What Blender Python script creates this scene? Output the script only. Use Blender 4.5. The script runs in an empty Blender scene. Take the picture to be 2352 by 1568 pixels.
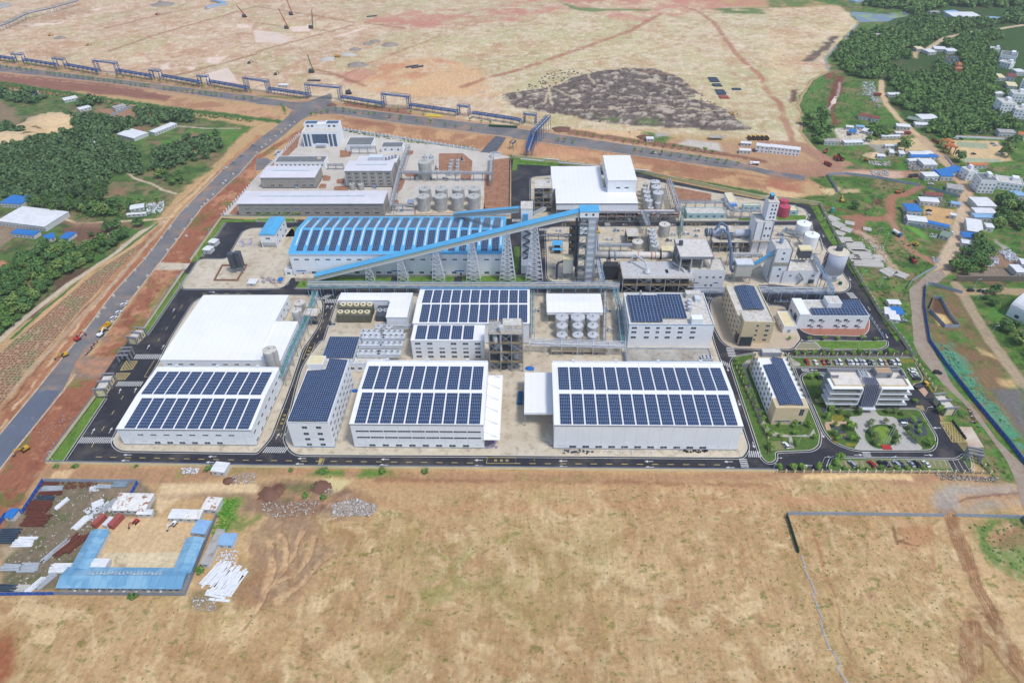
import bpy,math,random
import numpy as np
from mathutils import Matrix,Vector
random.seed(7);RNG=np.random.default_rng(7)
SC=bpy.context.scene;COL=SC.collection
R=math.radians
# ---------------------------------------------------------------- camera
H=262.0;FPX=1538.6;PITCH,ROLL,YAW=0.67188,-0.016471,-0.032701
def _axes():
    cp,sp=math.cos(PITCH),math.sin(PITCH)
    fw=Vector((math.sin(YAW)*cp,math.cos(YAW)*cp,-sp));r=Vector((math.cos(YAW),-math.sin(YAW),0));up=r.cross(fw)
    return r*math.cos(ROLL)+up*math.sin(ROLL),up*math.cos(ROLL)-r*math.sin(ROLL),fw
AR,AU,AF=_axes()
cam=bpy.data.cameras.new('camera');cam.sensor_width=36;cam.lens=FPX/2352*36;cam.clip_start=1;cam.clip_end=12000
co=bpy.data.objects.new('camera',cam);COL.objects.link(co);SC.camera=co
co.matrix_world=Matrix(((AR.x,AU.x,-AF.x,0),(AR.y,AU.y,-AF.y,0),(AR.z,AU.z,-AF.z,H),(0,0,0,1)))
# ---------------------------------------------------------------- sky, sun, exposure
SUN_EL,SUN_AZ=R(62),R(128) # azimuth clockwise from +Y
w=bpy.data.worlds.new('World');SC.world=w;w.use_nodes=True
nt=w.node_tree;sky=nt.nodes.new('ShaderNodeTexSky');sky.sky_type='NISHITA';sky.sun_disc=False
sky.sun_elevation=SUN_EL;sky.sun_rotation=SUN_AZ;sky.air_density=1.0;sky.dust_density=1.6;sky.ozone_density=1.0
bg=nt.nodes['Background'];bg.inputs[1].default_value=0.14
nt.links.new(sky.outputs[0],bg.inputs[0])
sl=bpy.data.lights.new('sun','SUN');sl.energy=1.9;sl.angle=R(10);sl.color=(1,0.965,0.91)
so=bpy.data.objects.new('sun',sl);COL.objects.link(so)
so.rotation_euler=Vector((-math.sin(SUN_AZ)*math.cos(SUN_EL),-math.cos(SUN_AZ)*math.cos(SUN_EL),-math.sin(SUN_EL))).to_track_quat('-Z','Y').to_euler()
SC.view_settings.view_transform='Standard';SC.view_settings.look='None';SC.view_settings.exposure=0.40;SC.view_settings.gamma=1
SC.render.engine='CYCLES'
# ---------------------------------------------------------------- survey points: photograph -> ground plan (metres)
TILE={'A1':(0,0),'A2':(588,0),'A3':(1176,0),'A4':(1764,0),'B1':(0,392.2),'B2':(588,392.2),'B3':(1176,392.2),'B4':(1764,392.2),
        'C1':(0,784.4),'C2':(588,784.4),'C3':(1176,784.4),'C4':(1764,784.4),'D1':(0,1062.3),'D4':(1764,1062.3)}
def uv_(t,x,y):
    if t=='U':return x,y
    if t[0]=='F':return x,y
    s=3.1 if t[0]=='D' else 4.0
    return TILE[t][0]+x/s,TILE[t][1]+y/s
def g(t,x,y,z=0.0):
    u,v=uv_(t,x,y)
    d=AR*(u-1176)+AU*(784-v)+AF*FPX
    k=(z-H)/d.z
    return Vector((d.x*k,d.y*k,z))
def W(t,pts,z=0.0):return[g(t,x,y,z).xy for x,y in pts]
def WM(spec,z=0.0): # 'C1 1,2 3,4 B1 5,6'
    out=[];t='U'
    for w_ in spec.split():
        if ',' in w_:
            a,b=w_.split(',');out.append(g(t,float(a),float(b),z).xy)
        else:t=w_
    return out
def proj(p):
    d=Vector((p[0],p[1],p[2]-H));z=d.dot(AF)
    return 1176+FPX*d.dot(AR)/z,784-FPX*d.dot(AU)/z
def height_at(p,t,x,y): # height of the point above ground point p seen at a survey point
    u,v=uv_(t,x,y);lo,hi=0,150
    for _ in range(40):
        m=(lo+hi)/2
        if proj((p[0],p[1],m))[1]>v:lo=m
        else:hi=m
    return lo
# ---------------------------------------------------------------- mesh builder
class MB:
    def __init__(s):s.v=[];s.f=[];s.uv=[];s.T=None
    def add(s,vs,fs,uvs=None):
        n=len(s.v)
        if s.T is not None:vs=[s.T@Vector(p)for p in vs]
        s.v+=[tuple(p)for p in vs];s.f+=[tuple(i+n for i in f)for f in fs]
        s.uv+=uvs if uvs else[None]*len(fs)
        return s
    def box(s,x0,y0,z0,x1,y1,z1):
        return s.add([(x0,y0,z0),(x1,y0,z0),(x1,y1,z0),(x0,y1,z0),(x0,y0,z1),(x1,y0,z1),(x1,y1,z1),(x0,y1,z1)],
                     [(0,3,2,1),(4,5,6,7),(0,1,5,4),(1,2,6,5),(2,3,7,6),(3,0,4,7)])
    def prism(s,poly,z0,z1,bottom=False):
        n=len(poly)
        a=sum(poly[i][0]*poly[(i+1)%n][1]-poly[(i+1)%n][0]*poly[i][1]for i in range(n))
        if a<0:poly=poly[::-1]
        vs=[(p[0],p[1],z0)for p in poly]+[(p[0],p[1],z1)for p in poly]
        fs=[tuple(range(n,2*n))]+[(i,(i+1)%n,(i+1)%n+n,i+n)for i in range(n)]
        if bottom:fs.append(tuple(range(n-1,-1,-1)))
        return s.add(vs,fs)
    def sheet(s,poly,z):
        n=len(poly);a=sum(poly[i][0]*poly[(i+1)%n][1]-poly[(i+1)%n][0]*poly[i][1]for i in range(n))
        if a<0:poly=poly[::-1]
        return s.add([(p[0],p[1],z)for p in poly],[tuple(range(n))])
    def quad(s,a,b,c,d,uv=None):return s.add([a,b,c,d],[(0,1,2,3)],[uv]if uv else None)
    def cyl(s,p,q,r,r2=None,n=8,caps=True):
        p=Vector(p);q=Vector(q);r2=r if r2 is None else r2
        d=(q-p);L=d.length
        if L<1e-6:return s
        d/=L;a=d.orthogonal().normalized();b=d.cross(a)
        vs=[]
        for c,rr in((p,r),(q,r2)):
            for i in range(n):
                t=2*math.pi*i/n;vs.append(c+a*math.cos(t)*rr+b*math.sin(t)*rr)
        fs=[(i,(i+1)%n,(i+1)%n+n,i+n)for i in range(n)]
        if caps:fs+=[tuple(range(n-1,-1,-1)),tuple(range(n,2*n))]
        return s.add(vs,fs)
    def bar(s,p,q,w_):return s.cyl(p,q,w_*0.7,n=4)
    def path(s,pts,r,n=8):
        for a,b in zip(pts,pts[1:]):s.cyl(a,b,r,n=n)
        return s
    def strip(s,pts,wd,z): # flat ribbon along a polyline
        L=[Vector((p[0],p[1]))for p in pts];n=len(L);vs=[]
        for i in range(n):
            d=(L[min(i+1,n-1)]-L[max(i-1,0)]).normalized();o=Vector((-d.y,d.x))*wd/2
            vs+=[(L[i]+o).to_3d()+Vector((0,0,z)),(L[i]-o).to_3d()+Vector((0,0,z))]
        return s.add(vs,[(2*i+1,2*i+3,2*i+2,2*i)for i in range(n-1)])
    def build(s,name,mat,parent=None,smooth=False):
        me=bpy.data.meshes.new(name);me.from_pydata(s.v,[],s.f);me.update()
        if any(u is not None for u in s.uv):
            l=me.uv_layers.new(name='UVMap').data;k=0
            for f,u in zip(s.f,s.uv):
                for j in range(len(f)):
                    l[k].uv=u[j]if u else(0,0);k+=1
        if mat is not None:me.materials.append(mat)
        if smooth:me.polygons.foreach_set('use_smooth',[True]*len(me.polygons))
        o=bpy.data.objects.new(name,me);COL.objects.link(o)
        if parent:o.parent=parent
        return o
def tag(o,label=None,cat=None,group=None,kind=None):
    if label:o['label']=label
    if cat:o['category']=cat
    if group:o['group']=group
    if kind:o['kind']=kind
    return o
def empty(name,loc,rz=0,label=None,cat=None,group=None):
    o=bpy.data.objects.new(name,None);COL.objects.link(o);o.location=(loc[0],loc[1],loc[2]if len(loc)>2 else 0);o.rotation_euler=(0,0,rz);o.empty_display_size=0.5
    return tag(o,label,cat,group)
KIDS={}
def dup(root,loc,rz=0,label=None,group=None,sc=None,mats=None,cat=None):
    if root.name not in KIDS:KIDS[root.name]=[(c,list(c.children))for c in root.children]
    r=root.copy();COL.objects.link(r);r.location=(loc[0],loc[1],loc[2]if len(loc)>2 else 0);r.rotation_euler=(0,0,rz)
    if sc:r.scale=sc if hasattr(sc,'__len__')else(sc,sc,sc)
    tag(r,label,cat,group)
    for ch,gs in KIDS[root.name]:
        c=ch.copy();COL.objects.link(c);c.parent=r
        if mats and ch.name.split('.')[0]in mats:
            c.data=mats[ch.name.split('.')[0]]
        for g2 in gs:
            d=g2.copy();COL.objects.link(d);d.parent=c
    return r
def retex(me,mat): # same mesh, other paint
    m=me.copy();m.materials.clear();m.materials.append(mat);return m
def struct(name,mb,mat):return tag(mb.build(name,mat),kind='structure')
# ---------------------------------------------------------------- materials
def lin(c):
    c=c/255
    return c/12.92 if c<=0.04045 else((c+0.055)/1.055)**2.4
def C(r,g_,b,k=0.85):return(lin(r)*k,lin(g_)*k,lin(b)*k,1)
MATS={}
def mat(name,col,col2=None,rough=0.7,scale=0.3,metal=0.0,stripes=None,detail=6,bump=0.0,contrast=(0.35,0.7),grime=None,spec=0.3):
    if name in MATS:return MATS[name]
    m=bpy.data.materials.new(name);m.use_nodes=True;n=m.node_tree.nodes;L=m.node_tree.links;b=n['Principled BSDF']
    b.inputs['Roughness'].default_value=rough;b.inputs['Metallic'].default_value=metal;b.inputs['Specular IOR Level'].default_value=spec
    if col2 is None:col2=tuple(x*0.86 for x in col[:3])+(1,)
    tc=n.new('ShaderNodeTexCoord');geo=n.new('ShaderNodeNewGeometry')
    no=n.new('ShaderNodeTexNoise');no.inputs['Scale'].default_value=scale;no.inputs['Detail'].default_value=detail;no.inputs['Roughness'].default_value=0.65
    L.new(geo.outputs['Position'],no.inputs['Vector'])
    mr=n.new('ShaderNodeMapRange');mr.inputs[1].default_value=contrast[0];mr.inputs[2].default_value=contrast[1]
    L.new(no.outputs['Fac'],mr.inputs[0])
    mx=n.new('ShaderNodeMix');mx.data_type='RGBA';mx.inputs[6].default_value=col;mx.inputs[7].default_value=col2
    L.new(mr.outputs[0],mx.inputs[0]);out=mx.outputs[2]
    if grime: # (colour, scale, low, high)
        n2=n.new('ShaderNodeTexNoise');n2.inputs['Scale'].default_value=grime[1];n2.inputs['Detail'].default_value=8;n2.inputs['Roughness'].default_value=0.7
        L.new(geo.outputs['Position'],n2.inputs['Vector'])
        r2=n.new('ShaderNodeMapRange');r2.inputs[1].default_value=grime[2];r2.inputs[2].default_value=grime[3];L.new(n2.outputs['Fac'],r2.inputs[0])
        m2=n.new('ShaderNodeMix');m2.data_type='RGBA';m2.inputs[7].default_value=grime[0];L.new(out,m2.inputs[6]);L.new(r2.outputs[0],m2.inputs[0]);out=m2.outputs[2]
    if stripes: # (axis, period m, darken)
        sx=n.new('ShaderNodeSeparateXYZ');L.new(tc.outputs['Object'],sx.inputs[0])
        a=n.new('ShaderNodeMath');a.operation='MULTIPLY';a.inputs[1].default_value=1/stripes[1];L.new(sx.outputs[stripes[0]],a.inputs[0])
        fr=n.new('ShaderNodeMath');fr.operation='FRACT';L.new(a.outputs[0],fr.inputs[0])
        lt=n.new('ShaderNodeMath');lt.operation='LESS_THAN';lt.inputs[1].default_value=0.12 if len(stripes)<4 else stripes[3];L.new(fr.outputs[0],lt.inputs[0])
        ml=n.new('ShaderNodeMath');ml.operation='MULTIPLY';ml.inputs[1].default_value=stripes[2];L.new(lt.outputs[0],ml.inputs[0])
        m3=n.new('ShaderNodeMix');m3.data_type='RGBA';m3.inputs[7].default_value=(0,0,0,1);L.new(out,m3.inputs[6]);L.new(ml.outputs[0],m3.inputs[0]);out=m3.outputs[2]
    L.new(out,b.inputs['Base Color'])
    if bump:
        bp=n.new('ShaderNodeBump');bp.inputs['Distance'].default_value=bump;L.new(no.outputs['Fac'],bp.inputs['Height']);L.new(bp.outputs[0],b.inputs['Normal'])
    MATS[name]=m;return m
def leafmat(name,c1,c2,c3):
    m=bpy.data.materials.new(name);m.use_nodes=True;n=m.node_tree.nodes;L=m.node_tree.links;b=n['Principled BSDF']
    b.inputs['Roughness'].default_value=0.65;b.inputs['Specular IOR Level'].default_value=0.2
    geo=n.new('ShaderNodeNewGeometry');oi=n.new('ShaderNodeObjectInfo')
    no=n.new('ShaderNodeTexNoise');no.inputs['Scale'].default_value=0.09;no.inputs['Detail'].default_value=3;L.new(geo.outputs['Position'],no.inputs['Vector'])
    mr=n.new('ShaderNodeMapRange');mr.inputs[1].default_value=0.4;mr.inputs[2].default_value=0.6;L.new(no.outputs['Fac'],mr.inputs[0])
    mx=n.new('ShaderNodeMix');mx.data_type='RGBA';mx.inputs[6].default_value=c1;mx.inputs[7].default_value=c2;L.new(mr.outputs[0],mx.inputs[0])
    m2=n.new('ShaderNodeMix');m2.data_type='RGBA';m2.inputs[7].default_value=c3;L.new(mx.outputs[2],m2.inputs[6])
    r2=n.new('ShaderNodeMapRange');r2.inputs[1].default_value=0.3;r2.inputs[2].default_value=1;L.new(geo.outputs['Random Per Island'],r2.inputs[0]);L.new(r2.outputs[0],m2.inputs[0])
    L.new(m2.outputs[2],b.inputs['Base Color'])
    MATS[name]=m;return m
def solarmat():
    m=bpy.data.materials.new('solar_panel');m.use_nodes=True;n=m.node_tree.nodes;L=m.node_tree.links;b=n['Principled BSDF']
    b.inputs['Roughness'].default_value=0.22;b.inputs['Specular IOR Level'].default_value=0.35
    uv=n.new('ShaderNodeUVMap');uv.uv_map='UVMap';sx=n.new('ShaderNodeSeparateXYZ');L.new(uv.outputs[0],sx.inputs[0])
    ls=[]
    for k,wd in((0,0.12),(1,0.075)):
        fr=n.new('ShaderNodeMath');fr.operation='FRACT';L.new(sx.outputs[k],fr.inputs[0])
        s_=n.new('ShaderNodeMath');s_.operation='SUBTRACT';s_.inputs[1].default_value=0.5;L.new(fr.outputs[0],s_.inputs[0])
        ab=n.new('ShaderNodeMath');ab.operation='ABSOLUTE';L.new(s_.outputs[0],ab.inputs[0])
        gt=n.new('ShaderNodeMath');gt.operation='GREATER_THAN';gt.inputs[1].default_value=0.5-wd/2;L.new(ab.outputs[0],gt.inputs[0]);ls.append(gt)
    mxm=n.new('ShaderNodeMath');mxm.operation='MAXIMUM';L.new(ls[0].outputs[0],mxm.inputs[0]);L.new(ls[1].outputs[0],mxm.inputs[1])
    fl=n.new('ShaderNodeVectorMath');fl.operation='FLOOR';L.new(uv.outputs[0],fl.inputs[0]);wn=n.new('ShaderNodeTexWhiteNoise');wn.noise_dimensions='2D';L.new(fl.outputs[0],wn.inputs['Vector'])
    m1=n.new('ShaderNodeMix');m1.data_type='RGBA';m1.inputs[6].default_value=(0.008,0.025,0.078,1);m1.inputs[7].default_value=(0.014,0.044,0.125,1);L.new(wn.outputs['Value'],m1.inputs[0])
    m2=n.new('ShaderNodeMix');m2.data_type='RGBA';m2.inputs[7].default_value=(0.27,0.31,0.38,1);L.new(m1.outputs[2],m2.inputs[6]);L.new(mxm.outputs[0],m2.inputs[0])
    L.new(m2.outputs[2],b.inputs['Base Color']);return m
WHITE=mat('white_cladding',(0.79,0.82,0.85,1),(0.74,0.77,0.80,1),scale=0.12,stripes=(0,6.0,0.14,0.04))
ROOFW=mat('white_roof_sheet',(0.80,0.80,0.805,1),(0.76,0.76,0.765,1),scale=0.06,rough=0.5,stripes=(0,4,.06,.1),grime=((.66,.66,.64,1),.12,.58,.85))
RENDERW=mat('white_render',(0.79,0.81,0.84,1),(0.73,0.75,0.77,1),scale=0.3,grime=((.56,.55,.52,1),.5,.64,.85))
GREYPLAS=mat('grey_plaster',C(150,145,140),C(172,166,160),scale=0.5)
SOLAR=solarmat()
BLUEROOF=mat('blue_roof_sheet',C(85,172,222),C(98,184,230),scale=0.2,rough=0.45)
DEEPBLUE=mat('deep_blue_sheet',C(35,110,190),C(60,135,205),scale=0.6,rough=0.5)
SKYBLUE=mat('pale_blue_sheet',C(138,182,208),C(112,162,196),scale=0.12,rough=0.5,stripes=(0,3.6,.3,.05),contrast=(.45,.55))
BLUETRIM=mat('blue_trim',C(110,165,205),rough=0.5)
GLASS=mat('dark_glass',C(48,58,66),C(70,84,94),rough=0.12,scale=0.8,spec=0.6)
GLASSB=mat('blue_glass',C(60,85,115),C(90,115,140),rough=0.1,scale=0.4,spec=0.6)
STEEL=mat('galvanised_steel',C(172,177,183),C(140,145,151),rough=0.5,metal=0.1,scale=0.5)
STEELW=mat('white_steel',C(224,230,236),C(204,210,218),rough=0.5)
SHINY=mat('stainless_steel',C(222,224,226),C(196,200,204),rough=0.35,metal=0.2,scale=0.6,grime=(C(170,160,145),0.4,0.55,0.75))
DKSTEEL=mat('dark_grey_steel',C(85,92,102),C(70,75,84),rough=0.5)
BLUESTEEL=mat('blue_painted_steel',C(32,84,146),C(45,100,160),rough=0.5)
PALEBLUE=mat('pale_blue_steel',C(150,175,200),C(130,155,182),rough=0.5)
GREENPIPE=mat('green_pipe',C(80,165,150),C(70,145,132),rough=0.5)
YELLOW=mat('yellow_paint',C(225,180,50),C(200,155,50),rough=0.5)
ORANGE=mat('orange_paint',C(200,110,60),rough=0.5)
RUST=mat('rusty_steel',C(122,70,55),C(95,55,45),rough=0.8,scale=1.0)
CONC=mat('concrete',C(214,203,182),C(196,182,158),scale=0.05,contrast=(0.4,0.65),grime=(C(156,140,118),0.22,0.5,0.72))
CONCW=mat('wet_stained_concrete',C(190,186,176),C(160,152,138),scale=0.12,grime=(C(120,110,98),0.3,0.5,0.7))
CONCROOF=mat('concrete_roof',C(222,219,212),C(196,190,180),scale=0.3,grime=(C(140,130,118),0.6,0.52,0.75))
CONCSTR=mat('concrete_frame',C(204,202,196),C(176,172,165),scale=0.4)
BEIGE=mat('beige_cladding',C(226,206,170),C(214,194,158),scale=0.4,stripes=(2,0.8,0.08,0.15))
CREAM=mat('cream_wall',C(236,224,184),C(222,208,166),scale=0.3)
GREYCLAD=mat('grey_cladding',C(150,152,160),C(132,134,142),scale=0.4)
BRICKG=mat('grey_brown_cladding',C(176,172,164),C(158,154,147),scale=0.25,stripes=(2,0.45,0.12,0.3))
ASPH=mat('fresh_asphalt',C(45,46,54),C(60,61,68),scale=0.06,contrast=(0.4,0.7),grime=(C(104,96,90),0.05,0.5,0.75),rough=0.8)
ASPHG=mat('grey_asphalt',C(130,128,128),C(112,111,113),scale=0.04,contrast=(0.4,0.6),grime=(C(170,138,116),0.05,0.5,0.68),rough=0.85)
PAINTW=mat('white_road_paint',(0.62,0.62,0.60,1),(.45,.45,.44,1),rough=0.6,scale=1)
PAINTY=mat('yellow_road_paint',C(222,200,130),rough=0.6,scale=1)
GRASS=mat('lawn_grass',C(112,146,56),C(88,122,48),scale=0.3,rough=0.9,contrast=(0.35,0.65),grime=(C(60,92,36),0.12,0.5,0.75))
SHRUBG=mat('shrub_green',C(70,105,48),C(52,84,38),scale=0.5,rough=0.9)
MUD=mat('bare_soil',C(176,132,104),C(152,108,84),scale=0.15,rough=0.95,grime=(C(120,80,62),0.3,0.5,0.75))
BARK=mat('bark',C(110,92,74),C(88,74,60),scale=2)
DARKROOF=mat('bitumen_roof',C(130,134,134),C(108,112,114),scale=0.25)
GREENNET=mat('green_netting',C(70,170,140),C(50,130,100),scale=0.8,grime=(C(90,110,70),0.5,0.5,0.6))
REDP=mat('red_paint',C(190,60,60),C(170,50,52),rough=0.4)
BLACK=mat('black_rubber',C(32,32,34),rough=0.7)
PINK=mat('pink_red_tank',C(205,88,110),C(190,75,98),rough=0.45)
REDTILE=mat('red_brown_tile',C(150,85,70),C(130,72,60),scale=1.2)
TEMPLE=mat('orange_temple_tile',C(205,130,80),C(180,105,62),scale=1.0)
WATERM=mat('muddy_water',C(236,214,196),C(226,202,180),rough=0.5,scale=0.05)
# ---------------------------------------------------------------- polygon helpers
def inset(poly,d): # + = inward
    n=len(poly);P=[Vector(p)for p in poly]
    a=sum(P[i].x*P[(i+1)%n].y-P[(i+1)%n].x*P[i].y for i in range(n))
    if a<0:P=P[::-1]
    out=[]
    for i in range(n):
        e1=(P[i]-P[i-1]).normalized();e2=(P[(i+1)%n]-P[i]).normalized()
        n1=Vector((-e1.y,e1.x));n2=Vector((-e2.y,e2.x));m=n1+n2
        L_=m.length
        if L_<0.3:out.append(P[i]+n1*d);continue
        m/=L_;k=d/max(0.35,m.dot(n1));out.append(P[i]+m*k)
    return out
def rounded(poly,r,seg=5):
    n=len(poly);P=[Vector(p)for p in poly];out=[]
    for i in range(n):
        a,b,c=P[i-1],P[i],P[(i+1)%n]
        d1=(a-b);d2=(c-b);l=min(r,d1.length*0.45,d2.length*0.45);s_=b+d1.normalized()*l;e=b+d2.normalized()*l
        for k in range(seg+1):
            t=k/seg;out.append(s_*(1-t)**2+b*2*t*(1-t)+e*t*t)
    return out
def ring(mb,poly,d,z0,z1=None): # kerb / line ring from poly inward by d
    n=len(poly);P=[Vector(p)for p in poly]
    a=sum(P[i].x*P[(i+1)%n].y-P[(i+1)%n].x*P[i].y for i in range(n))
    if a<0:P=P[::-1]
    Q=inset(P,d)
    for i in range(n):
        j=(i+1)%n
        if z1 is None:mb.quad((*P[i],z0),(*P[j],z0),(*Q[j],z0),(*Q[i],z0))
        else:
            mb.quad((*P[i],z1),(*P[j],z1),(*Q[j],z1),(*Q[i],z1));mb.quad((*P[i],z0),(*P[j],z0),(*P[j],z1),(*P[i],z1))
            mb.quad((*Q[j],z0),(*Q[i],z0),(*Q[i],z1),(*Q[j],z1))
# ---------------------------------------------------------------- ground: one relief sheet, soil colours stored per vertex
_RT=RNG.random((256,256)).astype(np.float32)
def vnoise(x,y):
    xi=np.floor(x).astype(np.int64);yi=np.floor(y).astype(np.int64);fx=x-xi;fy=y-yi
    fx=fx*fx*(3-2*fx);fy=fy*fy*(3-2*fy);a=xi&255;b=yi&255;a1=(xi+1)&255;b1=(yi+1)&255
    return(_RT[a,b]*(1-fx)+_RT[a1,b]*fx)*(1-fy)+(_RT[a,b1]*(1-fx)+_RT[a1,b1]*fx)*fy
def fbm(x,y,s,o=5):
    r=0;k=0;am=1.0
    x=x/s;y=y/s
    for i in range(o):r=r+am*vnoise(x+17.3*i,y+9.1*i);k+=am;am*=0.62;x=x*2.03+0.31*y;y=y*2.03-0.31*x*0.5
    return r/k
def rough(poly,step=6,amp=0.8,seed=0,closed=True):
    out=[];n=len(poly)
    for i in range(n if closed else n-1):
        a=Vector(poly[i]);b=Vector(poly[(i+1)%n]);k=max(1,int((b-a).length/step))
        for j in range(k):
            p=a.lerp(b,j/k)
            out.append(p+Vector((float(fbm(np.array([p.x+seed]),np.array([p.y]),9)[0]-0.5),float(fbm(np.array([p.x]),np.array([p.y+77+seed]),9)[0]-0.5)))*amp*4)
    if not closed:out.append(Vector(poly[-1]))
    return out
NX,NY=1150,1000
_vv=np.linspace(1640,-150,NY) # spacing of the rows: tighter near, wider far
_ang=PITCH+np.arctan((_vv-784)/FPX);YS=H/np.tan(_ang)
_half=YS*0.0+np.sqrt(YS**2+H*H)*0.92
TS=np.linspace(-1,1,NX)
GX=TS[None,:]*_half[:,None]-YS[:,None]*0.033;GY=np.repeat(YS[:,None],NX,1)
GC=np.zeros((NY,NX,3),np.float32);GZ=np.zeros((NY,NX),np.float32)
NA=fbm(GX,GY,14);NB=fbm(GX+400,GY+90,45);NC=fbm(GX+900,GY-300,5,4);ND=fbm(GX-200,GY+700,120,4)
def base(c):GC[:]=C(*c)[:3]
def _blend(i0,i1,j0,j1,a,c,dz):
    col=np.array(C(*c)[:3],np.float32)if c else None
    if c:GC[i0:i1,j0:j1]=GC[i0:i1,j0:j1]*(1-a[...,None])+col*a[...,None]
    if dz:GZ[i0:i1,j0:j1]+=a*dz
def _sub(P,m):
    ys=[p[1]for p in P];xs=[p[0]for p in P]
    ii=np.where((YS>min(ys)-m)&(YS<max(ys)+m))[0]
    if len(ii)==0:return None
    i0,i1=ii[0],ii[-1]+1;X=GX[i0:i1]
    jj=np.where(((X>min(xs)-m)&(X<max(xs)+m)).any(0))[0]
    if len(jj)==0:return None
    return i0,i1,jj[0],jj[-1]+1
def _segd(X,Y,a,b):
    dx,dy=b[0]-a[0],b[1]-a[1];t=np.clip(((X-a[0])*dx+(Y-a[1])*dy)/(dx*dx+dy*dy+1e-9),0,1)
    return np.hypot(X-a[0]-t*dx,Y-a[1]-t*dy)
def _mask(a,mot,X,Y,i0,i1,j0,j1):
    if mot: # (scale, low, high): only where the noise is high
        m=fbm(X+mot[0]*13,Y-mot[0]*7,mot[0],5);a=a*np.clip((m-mot[1])/(mot[2]-mot[1]),0,1)
    return a
def area(spec,c,fe=3,amp=4,op=1.0,mot=None,dz=0):
    P=WM(spec)if isinstance(spec,str)else spec;s_=_sub(P,fe+amp+4)
    if not s_:return
    i0,i1,j0,j1=s_;X=GX[i0:i1,j0:j1];Y=GY[i0:i1,j0:j1]
    X=X+(NA[i0:i1,j0:j1]-0.5)*amp*4;Y=Y+(NB[i0:i1,j0:j1]-0.5)*amp*4
    ins=np.zeros(X.shape,bool);d=np.full(X.shape,1e9)
    n=len(P)
    for k in range(n):
        a,b=P[k],P[(k+1)%n];d=np.minimum(d,_segd(X,Y,a,b))
        c1=(a[1]>Y)!=(b[1]>Y);xx=(b[0]-a[0])*(Y-a[1])/((b[1]-a[1])or 1e-9)+a[0];ins^=c1&(X<xx)
    sd=np.where(ins,d,-d);a_=np.clip(sd/fe+0.5,0,1)*op
    _blend(i0,i1,j0,j1,_mask(a_,mot,X,Y,i0,i1,j0,j1),c,dz)
def line(spec,wd,c,fe=1.5,amp=1.0,op=1.0,mot=None,dz=0):
    P=WM(spec)if isinstance(spec,str)else spec;s_=_sub(P,wd+fe+amp+4)
    if not s_:return
    i0,i1,j0,j1=s_;X=GX[i0:i1,j0:j1];Y=GY[i0:i1,j0:j1]
    X=X+(NA[i0:i1,j0:j1]-0.5)*amp*4;Y=Y+(NC[i0:i1,j0:j1]-0.5)*amp*4
    d=np.full(X.shape,1e9)
    for a,b in zip(P,P[1:]):d=np.minimum(d,_segd(X,Y,a,b))
    a_=np.clip((wd/2-d)/fe+0.5,0,1)*op
    _blend(i0,i1,j0,j1,_mask(a_,mot,X,Y,i0,i1,j0,j1),c,dz)
base((196,164,122))
ALL='U -900,1700 3200,1700 3200,-200 -900,-200'
# far sand plain
FAR='A1 -900,480 0,540 2240,820 A2 460,900 1160,990 2000,1110 A3 400,1200 1300,1200 2200,1290 A4 150,1300 330,1300 300,1180 320,1080 280,950 370,760 560,650 530,540 620,400 830,220 740,120 650,60 0,80 A3 2000,60 0,-400 A1 0,-400 -900,-400'
area(FAR,(214,190,156),6,3)
area('A2 1500,300 2351,200 A3 0,100 1800,100 2351,120 A4 650,60 830,220 620,400 530,540 370,760 280,950 330,1300 A3 2300,1290 1300,1190 400,1190 0,1000 A2 2200,850 1700,500',(208,196,156),25,10)
area('A2 300,-100 2351,-200 A3 500,0 0,150 A2 1400,200 600,60',(206,196,164),20,10,0.7)
area('A4 0,90 650,60 800,200 600,350 450,480 300,650 230,800 100,900 0,760',(220,198,158),15,8)
area('A1 -900,480 0,540 2351,850 A2 500,880 900,500 1500,250 900,-50 A1 1500,-200 -900,-100',(208,172,146),20,14,0.75,(60,.25,.55))
area('A1 100,200 800,60 850,120 600,200 200,260',(176,138,112),8,6,0.7)
area('A1 0,470 100,440 700,500 690,530 400,530',(178,140,108),6,4,0.7)
area(FAR,(198,160,126),4,3,0.7,(38,.46,.7));area(FAR,(226,208,182),4,3,0.7,(22,.48,.7));area(FAR,(190,184,138),4,3,0.55,(70,.5,.62))
area(FAR,(186,148,118),4,3,0.6,(11,.5,.7));area(FAR,(232,216,194),4,3,0.7,(6,.54,.7))
for s_ in('A2 1450,90 2351,40 A3 200,60 0,200 A2 1500,240 1000,200','A3 0,0 1300,-40 2351,10 2351,40 1500,130 800,60 0,160','A3 0,-60 1800,-60 1900,10 0,60','A2 1000,180 1700,180 1700,260 1300,260','A2 750,700 1000,600 1300,760 1200,850 900,830','A3 500,60 1300,100 1250,200 900,170'):
    area(s_,(202,142,124),12,10,0.75,(28,.38,.56))
area('A2 1350,560 1900,560 2100,700 2200,880 1500,900 900,800 1000,720',(224,184,140),14,10,0.85,(30,.3,.5));area('A2 1100,560 1800,560 1500,720 900,760',(200,138,108),12,8,0.7,(30,.4,.6))
area('A4 0,-60 400,-80 650,40 100,70 A3 1850,80 1900,120 2351,130 2351,60',(98,128,70),8,6,0.9,(20,.3,.5));area('A3 430,10 600,60 900,90 1280,80 1250,100 700,110 550,80',(110,140,84),6,6,0.9)
for s_,w_ in(('A3 1360,130 1100,280 600,460 300,560 0,660 A2 2100,720 1900,800',9),('A3 1560,60 1700,100 1850,200 1990,400 2120,560 2280,700 2351,850 A4 100,950 170,1150 230,1300',7),('A2 1690,330 1300,480 1000,600 760,720',3.5)):
    line(s_,w_,(176,122,98),3,1.6,0.85,(14,.2,.5));line(s_,w_*0.25,(205,160,140),1,1.5,0.7,(5,.45,.6))
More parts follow.
